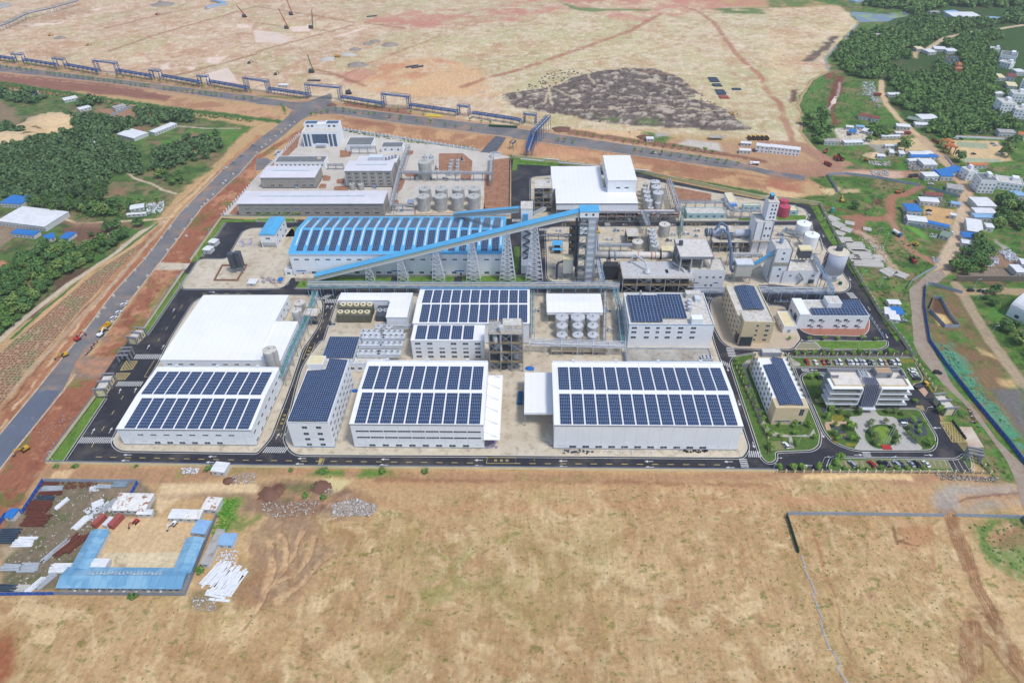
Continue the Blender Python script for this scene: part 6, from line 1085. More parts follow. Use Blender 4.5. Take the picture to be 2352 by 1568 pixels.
b=plan('B3',(870,1005),(848,872),(985,880),(870,860));b.d=6;root(b,'cooling_chamber','near black steel box under the front kiln','chamber');MB().box(0,0,1,b.w,b.d,b.h).build('casing',mat('near_black_casing',C(52,54,60),C(62,64,70)),b.r);[MB().bar((x,y,0),(x,y,1),.5).build('leg',STEEL,b.r)for x in(.3,b.w-.3)for y in(.3,b.d-.3)]
def kiosk(t,x,y,w_,d,h,label,rm=BLUEROOF):
    p=g(t,x,y,0);e=empty('weigh_shelter',(p.x,p.y,.2),0,label,'shelter');box3(e,'roof',rm,-w_/2,-d/2,h,w_/2,d/2,h+.3);box3(e,'machine',DKSTEEL,-w_*.3,-d*.25,.1,w_*.3,d*.25,h*.5);[MB().bar((sx*w_*.45,sy*d*.45,0),(sx*w_*.45,sy*d*.45,h),.3).build('post',STEEL,e)for sx in(-1,1)for sy in(-1,1)]
kiosk('B3',415,730,8,7,6,'higher blue roofed shelter on posts left of the cyclones');kiosk('B3',417,760,8,3,3.4,'lower blue roofed shelter in front of the higher one');kiosk('B3',1420,760,9,7,4,'cream canopy between the thickener tanks and the blotchy roof',CREAM);kiosk('B2',1425,330,5,5,5,'small grey blue canopy left of the eight pale tanks',PALEBLUE)
# pipe racks
def rack(t,spec,z,wd,label,m=STEEL,pipes=(),step=8,name='pipe_rack',tr=1.6,group=None,deck=None):
    P=[Vector((*p,z))for p in WM(spec,z)];o=P[0].copy();o.z=0;e=empty(name,o,0,label,'pipe rack',group);T=MB()
    for a,c in zip(P,P[1:]):
        a=a-o;c=c-o;d=c-a;L_=d.length;u_=d/L_;s_=Vector((-u_.y,u_.x,0))*wd/2;n=max(1,round(L_/step));dz=Vector((0,0,tr))
        for q in(s_,-s_):T.bar(a+q,c+q,.28);T.bar(a+q+dz,c+q+dz,.28)
        for k in range(n+1):
            x=a+u_*(L_*k/n)
            for q in(s_,-s_):
                pe=MB().bar((x.x+q.x,x.y+q.y,0),(x.x+q.x,x.y+q.y,x.z+tr),.34).build('post',m,e)
            T.bar(x-s_,x+s_,.25);T.bar(x-s_+dz,x+s_+dz,.25)
            if k<n:y=a+u_*(L_*(k+1)/n);T.bar(x+s_,y+s_+dz,.2);T.bar(x-s_+dz,y-s_,.2)
        for off,pz_,r,pm in pipes:MB().cyl(a+s_*2*off+Vector((0,0,pz_)),c+s_*2*off+Vector((0,0,pz_)),r,n=8).build('pipe',pm,e)
    T.build('truss',m,e);return e
SP=((-.3,.5,.35,SHINY),(0,.5,.3,SHINY),(.3,.5,.3,PALEBLUE),(-.2,2,.25,SHINY),(.2,2,.3,SHINY))
rack('B','B2 480,1052 1500,1060 B3 0,1062 820,1058 985,1068',8,5,'long main pipe rack behind the front buildings with yellow handrail',PALEBLUE,SP+((-.48,2.6,.12,YELLOW),(.4,-3,.4,GREENPIPE)),9,tr=2)
rack('B','B3 1670,1100 1960,1105 2351,1100 B4 0,1104 595,1112',8,5,'pipe rack running in front of the mill house to the right perimeter road',PALEBLUE,SP,9)
rack('B','B2 545,1118 530,1200 440,1420 C2 340,60 230,330',7,3.5,'pipe rack with green pipes left of the inner road',PALEBLUE,((-.3,.4,.3,GREENPIPE),(0,.4,.3,GREENPIPE),(.3,.4,.25,SHINY)),9)
rack('B','B4 415,775 500,930 590,1095',13,2,'sloping service bridge beside the giant silo',PALEBLUE,((0,.4,.4,PALEBLUE),),9);rack('B','B3 775,600 770,720 830,1010',9,3,'pipe bridge right of the conveyor tower',PALEBLUE,SP[:3],9)
rack('B','B3 240,598 520,600',5,2,'short pipe bridge over the inner road left of the cyclones',DKSTEEL,SP[:2]);rack('B','B3 800,690 1100,692',6,3,'open steel pipe rack above the front kiln',STEEL,SP[:4]);rack('B','B3 1990,785 2290,780',8,4,'pipe rack behind the cream dust filter',STEEL,SP)
rack('B','B2 1330,22 2165,28',7,3,'grey pipe rack above the eight pale tanks',STEEL,SP[:4]);rack('B','A2 1400,1345 1350,1490 1320,1568 B2 1240,330',7,3,'grey pipe rack running down the middle of the north west block',STEEL,SP[:4]);rack('B','A2 2170,1430 B2 2155,90',6,2.5,'grey pipe rack along the red bare plot',STEEL,SP[:2]);rack('B','B2 1240,322 1450,322',5,2,'short pipe rack leading to the grey blue canopy',STEEL,SP[:2]);rack('B','A2 870,1362 1100,1362',6,2,'pipe rack in front of the white service building',STEEL,SP[:2]);rack('B','A2 660,1520 800,1522',4,2,'short pipe rack right of the low white workshop',STEEL,SP[:2])
rack('B','B3 1510,292 1960,294 2030,370 2280,372',7,3,'pipe rack looping behind the aqua switch house',STEEL,SP[:3]);rack('B','B3 1195,378 1250,500',9,3,'pipe bridge crossing the kiln road',STEEL,SP[:3]);rack('B','B3 1440,90 1535,370',9,4,'orange edged pipe rack right of the tank cluster',STEEL,SP+((-.5,2.4,.15,ORANGE),))
rack('C','C3 165,10 1040,38',7,4.5,'pipe rack with white pipes in front of the nine steel tanks',STEELW,((-.4,.5,.4,SHINY),(-.1,.5,.4,SHINY),(.2,.5,.35,SHINY),(.45,.5,.3,SHINY)),9);rack('B','B3 950,1100 985,1250 1010,1490 C3 1030,30',7,2.5,'pipe rack with green pipe left of the workshop block',PALEBLUE,((0,.4,.4,GREENPIPE),),9)
rack('B','B2 1430,1432 1100,1430',5,2,'short white pipe rack left of the production building',STEELW,SP[:3]);rack('B','B3 190,1120 190,1500',5,2,'pipe rack with green pipes right of the production building',PALEBLUE,((0,.4,.3,GREENPIPE),))
for(a,c)in(((80,1470),(700,1550)),):pass
hp=g('A3',80,1470,2);h2=g('B3',1270,10,2);e=empty('heat_pipe',hp,0,'white insulated heat pipe with raised loops along the back wall','pipe');q=h2-hp;pts=[]
for f_ in(0,.18,.18,.3,.3,.62,.62,.68,.68,1):pts.append(q*f_+Vector((0,0,3.5 if len(pts)in(2,3,6,7)else 1)))
pipe(e,pts,.45,STEELW)
# cooling towers and chillers
def fans(t,pts,z,w_,d,h,label,mats=(DKSTEEL,SHINY),n=5,name='cooling_tower',group=None,zb=0.2):
    p=g(t,*pts,z);e=empty(name,(p.x,p.y,zb),0,label,name.replace('_',' '),group);box3(e,'casing',mats[0],0,0,0,w_,d,h)
    for k in range(n):
        x=w_*(k+.5)/n;MB().cyl((x,d/2,h),(x,d/2,h+.7),min(w_/n,d)*.42,n=14).build('fan_ring',mats[1],e);MB().cyl((x,d/2,h+.71),(x,d/2,h+.76),min(w_/n,d)*.2,n=8).build('fan_hub',DKSTEEL,e)
OLV=mat('olive_grille',C(112,112,96),C(90,90,78),scale=.6)
fans('B2',(735,1330),6,22,7,6,'front row of five olive cooling towers with white fan rings',(OLV,CREAM));fans('B2',(762,1262),6,22,7,6,'rear row of five olive cooling towers with white fan rings',(OLV,CREAM));fans('B2',(1095,1330),5,8,12,4.5,'grey evaporative cooler with two fans between cooling towers and shed',(DKSTEEL,SHINY),2)
for k,(t,x,y)in enumerate((('B2',968,1530),('B2',1155,1530),('C2',922,110),('C2',1110,110),('C2',940,30),('C2',1135,30),('B2',955,1490),('B2',1140,1490))):fans(t,(x,y),9,14,4.2,2.6,f'white four fan chiller, {("left", "right")[k % 2]} one in the {("third", "front", "second", "rear")[k//2]} row on the chiller building roof',(STEELW,SHINY),4,'rooftop_chiller','chillers on the flat roof',6.0)
# tall stack of grey boxes in the yard with low wall
p=g('B1',2150,945);e=empty('aggregate_silo',(p.x,p.y,.2),0,'pair of dark grey upright batching bins inside a low square wall','bins');[box3(e,'bin',DKSTEEL,x,0+x*.4,4,x+4,4+x*.4,16)for x in(-1,3.3)];[MB().bar((x,y,0),(x,y,4),.4).build('leg',STEEL,e)for x in(-.8,7)for y in(.2,4)]
wl=MB();P_=WM('B1 1965,1015 2185,1015 2275,870 2040,875');ring(wl,P_,.8,.24,1.4);tag(wl.build('low_wall',mat('brown_block_wall',C(150,118,98),C(130,100,84))),'low brown wall forming a square around the batching bins','wall')

# dense process equipment between the kilns and tanks
frame('B3',(1850,735),(1850,655),(2200,655),(1850,600),5,1,2,'steel frame with fans and ducts under the rear kiln',h=9,eq=8,dep=9);frame('B3',(1070,700),(1062,600),(1170,600),(1062,525),2,2,2,'grey framed platform with pale roof left of the agitator tank',h=8,eq=4,dep=12);frame('B4',(-420,640),(-420,560),(-300,560),(-420,500),2,1,3,'steel frame beneath the blue grey ducts',h=16,eq=6,dep=9)
frame('C3',(360,180),(360,90),(860,90),(360,60),5,1,1,'low open frame of drain pipes in front of the nine tanks',h=3,eq=0,dep=6,top=CONCW);frame('B2',(430,1400),(430,1330),(560,1330),(430,1290),2,1,2,'small steel frame between the grey tanks and the green pipes',h=8,eq=3,dep=8)
rr=random.Random(9)
for k,(t,x,y)in enumerate((('B3',430,560),('B3',900,640),('B3',960,560),('B3',1100,560),('B3',1440,650),('B3',1600,590),('B3',1700,560),('B3',1690,610),('B3',1480,600),('B3',860,1040),('B3',380,900),('B3',520,620),('B3',2050,720),('B3',1990,740),('B3',1900,1010),('B3',1985,1000),('B4',20,560),('B4',110,600),('B4',180,560),('B4',540,880),('B4',510,980),('B2',1270,340),('B2',1320,375),('B2',1470,90),('B2',1620,90),('B2',1740,85),('B2',1850,95),('A2',1660,1560),('A2',1900,1480),('B2',380,165),('B2',1090,165),('C3',60,240),('B3',230,1300),('B3',880,1300),('B3',900,1480),('B2',1040,1290),('B2',700,1420),('C2',960,265))):
    p=g(t,x,y);e=empty('pump_skid',(p.x,p.y,.25),rr.uniform(-.1,.1),'small pump and vessel skid standing among the process plant','pump skid','small skids around the process plant');a=rr.uniform(1.6,3.2);h=rr.uniform(1.6,3.8);box3(e,'base',CONCSTR,-a,-a*.6,0,a,a*.6,.4);MB().cyl((-a*.4,0,.4),(-a*.4,0,h),a*.4,n=12).cyl((-a*.4,0,h),(-a*.4,0,h+.5),a*.4,.2,n=12).build('vessel',rr.choice([SHINY,STEEL,DKSTEEL,PALEBLUE]),e);box3(e,'motor',rr.choice([DKSTEEL,DEEPBLUE,STEEL]),a*.2,-.5,.4,a*.8,.5,1.3);pipe(e,[(-a*.4,0,h*.8),(a*.5,0,h*.8),(a*.5,0,1.3)],.18,SHINY)
for s_,lb in(('B3 330,1045 330,1290','vertical pipe pair beside the tank farm shed'),('B3 860,1120 850,1560','pipe run right of the nine tanks'),('B3 1560,450 1560,560','small pipe run by the lattice mast'),('B4 -150,640 200,650','pipe run between the two white towers'),('B4 130,560 330,590','pipe run beside the two white bund tanks'),('B2 1150,60 1250,60','stub of pipe rack beside the tall grey building')):rack('B',s_,4,1.6,lb,STEEL,SP[:2],7)
# ---------------------------------------------------------------- walls and fences
def fence(spec,h,m,label,step=4,pm=None,pw=.35,cap=None,z0=0.05,th=.24,cat='wall',name='boundary_wall',ph=.3,panel=True):
    P=WM(spec);o=P[0];e=empty(name,(o.x,o.y,z0),0,label,cat);W_=MB();K=MB();T=MB()
    for a,c in zip(P,P[1:]):
        a=a-o;c=c-o;d=c-a;L_=d.length;u_=d/L_;s_=Vector((-u_.y,u_.x))*th/2
        def pr(mb,s2,z1,z2):vs=[(*(q+s),z)for z in(z1,z2)for q,s in((a,s2),(a,-s2),(c,-s2),(c,s2))];mb.add(vs,[(0,1,2,3),(7,6,5,4),(0,4,5,1),(1,5,6,2),(2,6,7,3),(3,7,4,0)])
        if panel:pr(W_,s_,0,h)
        else:pr(W_,s_,0,.5);pr(W_,s_*.3,h-.15,h-.05);pr(W_,s_*.3,h*.55,h*.6)
        if cap:pr(K,s_*1.7,h,h+.25)
        n=max(1,round(L_/step))
        for k in range(n):x=a+u_*(L_*k/n);T.box(x.x-pw/2,x.y-pw/2,0,x.x+pw/2,x.y+pw/2,h+ph)
    W_.build('panel',m,e)
    if cap:K.build('coping',cap,e)
    if pm:tag(T.build('posts',pm,e),kind='stuff')
    return e
CAPM=mat('slate_coping',C(112,128,156),C(98,112,138))
fence('C1 427,1122 1500,1140 C2 0,1158 2351,1175 C3 1176,1187 C4 0,1196 78,1200',2.3,CREAM,'long cream wall with slate coping along the front road',cap=CAPM)
fence('C1 425,1118 878,512',2.3,CREAM,'cream wall left of the lawn strip below the west gate',cap=CAPM);fence('B1 1325,1462 1692,925',2.3,CREAM,'cream wall left of the lawn above the west gate',cap=CAPM);fence('B1 1752,832 2038,432 B2 0,438 2340,432',2.3,CREAM,'cream wall around the corner behind the blue hall',cap=CAPM)
fence('A3 0,1448 830,1550 B3 1140,8 1450,78 2270,252 B4 170,270 470,318',2.6,mat('pale_yellow_wall',C(232,222,170),C(220,208,156)),'pale yellow back wall of the plant along the green hedge',cap=CREAM)
fence('B4 470,318 740,830 1010,1290 1230,1560 C4 1330,150',2.4,CREAM,'cream pillared wall along the right side of the plant',4.5,CREAM,.5,CAPM,ph=.5)
fence('C4 78,1203 900,1204 2040,1212',1.6,mat('fence_rails',C(140,134,110),C(120,120,96)),'low fence with cream pillars in front of the car park',4.3,CREAM,.6,ph=.7,panel=False,cat='fence',name='pillar_fence');fence('C4 2040,1212 1928,1092',1.6,MATS['fence_rails'],'short pillared fence running up to the main gate',4,CREAM,.6,ph=.7,panel=False,cat='fence',name='pillar_fence');fence('C4 1530,450 1330,150',1.6,MATS['fence_rails'],'pillared fence above the east gatehouse',4,CREAM,.6,ph=.7,panel=False,cat='fence',name='pillar_fence');fence('C4 185,128 1300,128',1.6,MATS['fence_rails'],'pillared fence behind the upper row of parked cars',5,CREAM,.5,ph=.6,panel=False,cat='fence',name='pillar_fence');fence('C3 2062,250 2351,900 C4 0,1040',1.5,MATS['fence_rails'],'pillared fence between the inner road and the garden',4.5,CREAM,.5,ph=.6,panel=False,cat='fence',name='pillar_fence')
fence('B1 2042,425 A2 410,1232',2.2,STEELW,'white pillared fence left of the north west block',4.5,WHITE,.6,ph=1,panel=False,cat='fence',name='pillar_fence');fence('A2 782,1193 2045,1388',2.0,STEELW,'white pillared fence behind the north west block',4.5,WHITE,.6,ph=1,cat='fence',name='pillar_fence')
fence('A2 2338,1445 B2 2332,345',2.4,mat('green_mesh',C(70,96,84),C(84,110,96)),'green mesh fence right of the red bare plot',3,DKSTEEL,.15,cat='fence',name='mesh_fence');fence('B4 60,1205 640,1208',1.6,PALEBLUE,'pale blue railing behind the test laboratory',4,STEELW,.3,ph=.2,panel=False,cat='fence',name='railing');fence('B4 930,1340 1065,1545',1.8,PALEBLUE,'pale blue railing right of the test laboratory',4,STEELW,.3,panel=False,cat='fence',name='railing')
HOARD=mat('grey_blue_hoarding',C(168,180,194),C(150,162,178),scale=.5,stripes=(0,3,.12,.06));BHOARD=mat('royal_blue_hoarding',C(34,84,178),C(48,104,194),scale=.4)
for s_,m_,lb in(('B4 640,205 540,45 700,35 1000,70 1390,145',HOARD,'grey hoarding bordering the green field behind the plant'),('B4 1455,160 1760,250',HOARD,'grey hoarding behind the red roofed cabins'),('B4 1430,1085 1460,1045 1500,1050 1780,1130',HOARD,'grey hoarding at the bend of the gravel road'),('D4 130,372 480,372 1250,384',HOARD,'long grey hoarding across the sandy field'),('D4 1330,382 1810,396 1823,430 1900,520',HOARD,'short grey hoarding right of the dirt track'),('B4 1280,1075 1320,1020 1450,940 1550,890',HOARD,'grey hoarding on the left of the gravel road bend'),('B4 1440,1075 1430,1250 1480,1568 C4 1500,30 1640,230 1900,560 2200,920 2351,1120 2700,1500',BHOARD,'long royal blue hoarding along the gravel road'),('D1 312,135 165,362 50,375 0,440',BHOARD,'royal blue hoarding left of the scrap yard'),('D1 985,145 915,275',BHOARD,'royal blue hoarding right of the scrap yard'),('D1 0,945 390,940',BHOARD,'royal blue hoarding in front of the scrap yard'),('D1 315,135 985,142',HOARD,'grey hoarding behind the scrap yard'),('D1 392,940 1320,946 1548,380',mat('grey_yard_fence',C(140,150,164),C(120,130,146)),'grey sheet fence in front of the blue dormitory'),('B4 1480,1270 1520,1170 1580,1180 1660,1330 1750,1440 1620,1440 1480,1290',HOARD,'grey sheet fence around the muddy pit'),('B4 1265,340 1240,410 1250,490 1440,540',HOARD,'grey sheet fence left of the blue roofed yard'),('A1 960,1100 1210,985',HOARD,'grey block wall of the small farm plot')):
    fence(s_,2.4,m_,lb,3,STEEL,.12,cat='hoarding',name='site_hoarding',th=.1,ph=0)
fence('D4 130,378 215,645',2.2,mat('dark_green_mesh',C(40,80,62),C(52,98,74)),'dark green mesh fence standing in the sandy field',3,DKSTEEL,.15,cat='fence',name='mesh_fence');fence('B4 1725,1010 2600,1012',4,mat('rubble_wall',C(140,128,118),C(110,100,92),scale=1.5),'rough grey stone retaining wall right of the junction',th=1,name='retaining_wall');fence('A4 1500,1290 1570,1330',3,REDTILE,'red sign wall beside the temple style gateway');fence('A4 1720,1262 2200,1285 2351,1290',2.2,WHITE,'white wall behind the village square',cap=TEMPLE);fence('A4 1630,1440 1720,1550',2,WHITE,'white low wall left of the village square',cap=REDTILE)
fence('C4 1690,735 1815,900',1.4,DKSTEEL,'black folding gate barrier of the main east gate',2,BLACK,.4,cat='gate',name='folding_gate');fence('C1 1150,165 1075,240',1.3,DKSTEEL,'dark folding barrier of the west gate',2,BLACK,.4,cat='gate',name='folding_gate')
fence('A1 -900,600 -100,760 300,775',1.6,GREENPIPE,'torn teal netting fence at the far left hedge',3,None,cat='fence',name='net_fence')if False else None
# toppled white fence rails down the field
for k,(x0,y0,x1,y1)in enumerate(((235,660,262,745),(250,745,290,828),(300,838,335,930),(310,930,350,1022),(345,1030,390,1120),(365,1125,400,1230),(398,1225,436,1330),(458,1340,516,1445),(485,1455,560,1568))):
    a,c=g('D4',x0,y0).xy,g('D4',x1,y1).xy;e=empty('fallen_rail',(a.x,a.y,.1),0,'fallen white fence rails lying in line on the sandy field','rail','fallen rails down the field');d=c-a;MB().bar((0,0,.1),(d.x,d.y,.1),.16).build('rail',STEELW,e);MB().bar((.5,.2,.1),(d.x+.4,d.y+.1,.1),.12).build('rail',STEELW,e);MB().bar((d.x-1,d.y,.2),(d.x+1,d.y,.2),.12).build('crosspiece',STEELW,e)
# ---------------------------------------------------------------- blue pipe bridge
BP=((-.3,.5,.5,BLUESTEEL),(0,.6,.45,SHINY),(.3,.5,.4,BLUESTEEL),(0,2.2,.4,BLUESTEEL))
for k,s_ in enumerate(('A1 -300,480 140,548','A1 220,553 520,600','A1 605,598 905,652','A1 1080,650 1400,705','A1 1495,700 1835,762','A1 1930,752 2275,812','A2 120,820 480,872','A2 790,895 1170,958','A2 1420,968 1845,1030','A2 1990,1042 2351,1095 A3 80,1112')):rack('A',s_,4.5,4.5,f'low blue truss span {("one", "two", "three", "four", "five", "six", "seven", "eight", "nine", "ten")[k]} of the far bridge from the left',BLUESTEEL,BP,9,'pipe_bridge',1.8,'spans of the far blue pipe bridge')
for k,(s_,z)in enumerate((('A1 112,500 207,505',9.5),('A1 492,540 590,552',9.5),('A1 860,560 1068,585',13),('A1 1378,648 1470,658',9.5),('A1 1818,700 1908,708',9.5),('A1 2240,720 2460,752',13),('A2 455,780 775,808',14),('A2 1155,865 1410,893',13),('A2 1855,972 1960,985',9.5),('A3 108,1048 222,1060',9.5))):
    e=rack('A',s_,z,5,f'raised blue portal {("one", "two", "three", "four", "five", "six", "seven", "eight", "nine", "ten")[k]} of the far bridge from the left',BLUESTEEL,BP[:3],999,'pipe_portal',2,'raised portals of the far pipe bridge')
    P=WM(s_,z);a,c=Vector((0,0)),P[1]-P[0];u_=c.normalized();s2=Vector((-u_.y,u_.x))*2.5;tw=MB();wl_=3.2 if z>10 else 1.2
    for q,sg_ in((a,1),(c,-1)):
        for k2 in range(int(z/2.6)):
            for sd in(s2,-s2):p0,p1=q+sd,q+sd+u_*wl_*sg_;tw.bar((*p0,k2*2.6),(*p1,k2*2.6+2.6),.3);tw.bar((*p1,k2*2.6),(*p0,k2*2.6+2.6),.3);tw.bar((*p1,k2*2.6),(*p1,k2*2.6+2.6),.4)
    tag(tw.build('tower_bracing',BLUESTEEL,e),kind=None)
rack('A','A3 335,1078 205,1215',14,5,'blue pipe bridge crossing high over the far road',BLUESTEEL,BP,7,'pipe_bridge',2.4);rack('A','A3 200,1240 150,1390',8,5,'blue stepped end of the road crossing pipe bridge',BLUESTEEL,BP[:3],5,'pipe_bridge',6);rack('A','A3 -5,1320 20,1300',6,4,'grey blue stub of pipe rack before the back wall',DKSTEEL,BP[:2],5);rack('A','A1 -300,330 60,220 240,130 500,70 710,10',7,6,'pale grey pipe bridge at the far top left corner',STEEL,BP[:2],12,'pipe_bridge',3)
# ---------------------------------------------------------------- trees
L1=leafmat('leaf_mid',C(88,126,60),C(66,102,50),C(120,152,76));L2=leafmat('leaf_dark',C(74,112,60),C(58,94,52),C(108,142,78));L3=leafmat('leaf_grey_green',C(80,112,70),C(62,92,56),C(114,140,88));L4M=leafmat('leaf_light',C(116,142,74),C(96,124,62),C(142,164,92));L4=leafmat('leaf_fresh',C(112,150,62),C(96,136,54),C(140,170,74));LP=leafmat('leaf_palm',C(88,112,62),C(70,98,56),C(120,134,78))
def blobs(rr,R_,Hh,z0,nb,nq,qs,mb=None):
    mb=mb or MB();cs=[]
    for k in range(nb):
        a=rr.uniform(0,6.28);q=R_*math.sqrt(rr.random())*.72;z=z0+Hh*rr.uniform(.25,.8)*(1-.35*q/R_);cs.append((q*math.cos(a),q*math.sin(a),z,R_*rr.uniform(.35,.55),Hh*rr.uniform(.2,.32)))
    for k in range(nq):
        c=cs[k%nb];th,u_=rr.uniform(0,6.28),rr.uniform(-.55,1);s_=math.sqrt(1-u_*u_);rad=rr.uniform(.75,1.08)
        p=Vector((c[0]+c[3]*s_*math.cos(th)*rad,c[1]+c[3]*s_*math.sin(th)*rad,c[2]+c[4]*u_*rad));n=Vector((s_*math.cos(th)+rr.uniform(-.5,.5),s_*math.sin(th)+rr.uniform(-.5,.5),u_+.4+rr.uniform(-.3,.5))).normalized()
        a=n.orthogonal().normalized();b_=n.cross(a);t=rr.uniform(0,3.14);a,b_=a*math.cos(t)+b_*math.sin(t),b_*math.cos(t)-a*math.sin(t);e=qs*rr.uniform(.6,1.25)
        mb.add([p-a*e,p-b_*e*.7,p+a*e,p+b_*e*.8],[(0,1,2,3)])
    return mb
def trunkm(h,r,rr,limbs=4,spread=1.5):
    mb=MB();mb.cyl((0,0,0),(.1,.05,h*.6),r,r*.6,n=6)
    for k in range(limbs):a=6.28*k/limbs+rr.random();mb.cyl((.1,.05,h*rr.uniform(.4,.6)),(math.cos(a)*spread,math.sin(a)*spread,h*.95),r*.5,r*.2,n=4)
    return mb
def tree(kind,seed):
    rr=random.Random(seed);e=empty(kind,(0,0,-200),0)
    if kind=='broadleaf_tree':blobs(rr,3.9,5.2,2.0,11,330,.72).build('crown',(L1,L2,L4M,L2)[seed//12%4],e);trunkm(5,.3,rr).build('trunk',BARK,e)
    elif kind=='slender_tree':blobs(rr,2.6,8.5,2.2,10,300,.6).build('crown',(L3,L1,L3,L2)[seed//12%4],e);trunkm(8,.22,rr,4,1).build('trunk',BARK,e)
    elif kind=='street_tree':blobs(rr,1.5,2.6,1.6,6,110,.42).build('crown',L4,e);trunkm(3,.1,rr,3,.6).build('trunk',BARK,e)
    elif kind=='garden_tree':blobs(rr,2.4,3.6,1.6,8,240,.5).build('crown',(L1,L4)[seed%2],e);trunkm(4,.16,rr,4,1).build('trunk',BARK,e)
    elif kind=='shrub':blobs(rr,1.5,1.9,-.2,6,130,.42).build('foliage',(L4,L1)[seed%2],e);trunkm(1,.06,rr,3,.5).build('stem',BARK,e)
    elif kind=='palm_tree':
        mb=MB()
        for k in range(14):
            a=6.28*k/14+rr.uniform(-.15,.15);d=Vector((math.cos(a),math.sin(a),0));s_=Vector((-d.y,d.x,0));pv=None;up=rr.uniform(.5,1.3)
            for j in range(6):
                t=j/5;p=Vector((0,0,5))+d*3.4*t+Vector((0,0,up*3.2*t-4.6*t*t));wd=.5*math.sin(math.pi*min(t*.9+.08,1))+.04
                if pv:mb.add([pv[0]-s_*pv[1],pv[0]+Vector((0,0,.18)),p+Vector((0,0,.18)),p-s_*wd],[(0,1,2,3)]);mb.add([pv[0]+Vector((0,0,.18)),pv[0]+s_*pv[1],p+s_*wd,p+Vector((0,0,.18))],[(0,1,2,3)])
                pv=(p,wd)
        mb.build('fronds',LP,e);MB().cyl((0,0,0),(.1,0,5),.3,.2,n=8).build('trunk',BARK,e)
    return e
PROTO={}
def plant(kind,p,s_,label,cat,group,z=0.0):
    if kind not in PROTO:PROTO[kind]=[[tree(kind,12*i+len(kind)),False]for i in range(4)]
    vs=PROTO[kind];v=vs[random.randrange(4)];q=(p[0],p[1],z);sc=(s_*random.uniform(.9,1.1),s_*random.uniform(.9,1.1),s_*random.uniform(.85,1.15));rz=random.uniform(0,6.28)
    if not v[1]:v[1]=True;r=v[0];KIDS[r.name]=[(c,list(c.children))for c in r.children];r.location=q;r.rotation_euler.z=rz;r.scale=sc;tag(r,label,cat,group);return r
    return dup(v[0],q,rz,label,group,sc,cat=cat)
def inside(p,P):
    c=False;n=len(P)
    for i in range(n):
        a,b_=P[i],P[(i+1)%n]
        if(a[1]>p[1])!=(b_[1]>p[1])and p[0]<(b_[0]-a[0])*(p[1]-a[1])/(b_[1]-a[1])+a[0]:c=not c
    return c
def scatter(spec,sp,jit=.75,keep=1.0):
    P=WM(spec);xs=[q[0]for q in P];ys=[q[1]for q in P];out=[];y=min(ys);k=0
    while y<max(ys):
        x=min(xs)+(k%2)*sp/2
        while x<max(xs):
            p=(x+random.uniform(-jit,jit)*sp*.6,y+random.uniform(-jit,jit)*sp*.6)
            if random.random()<keep and inside(p,P):out.append(p)
            x+=sp
        y+=sp*.87;k+=1
    return out
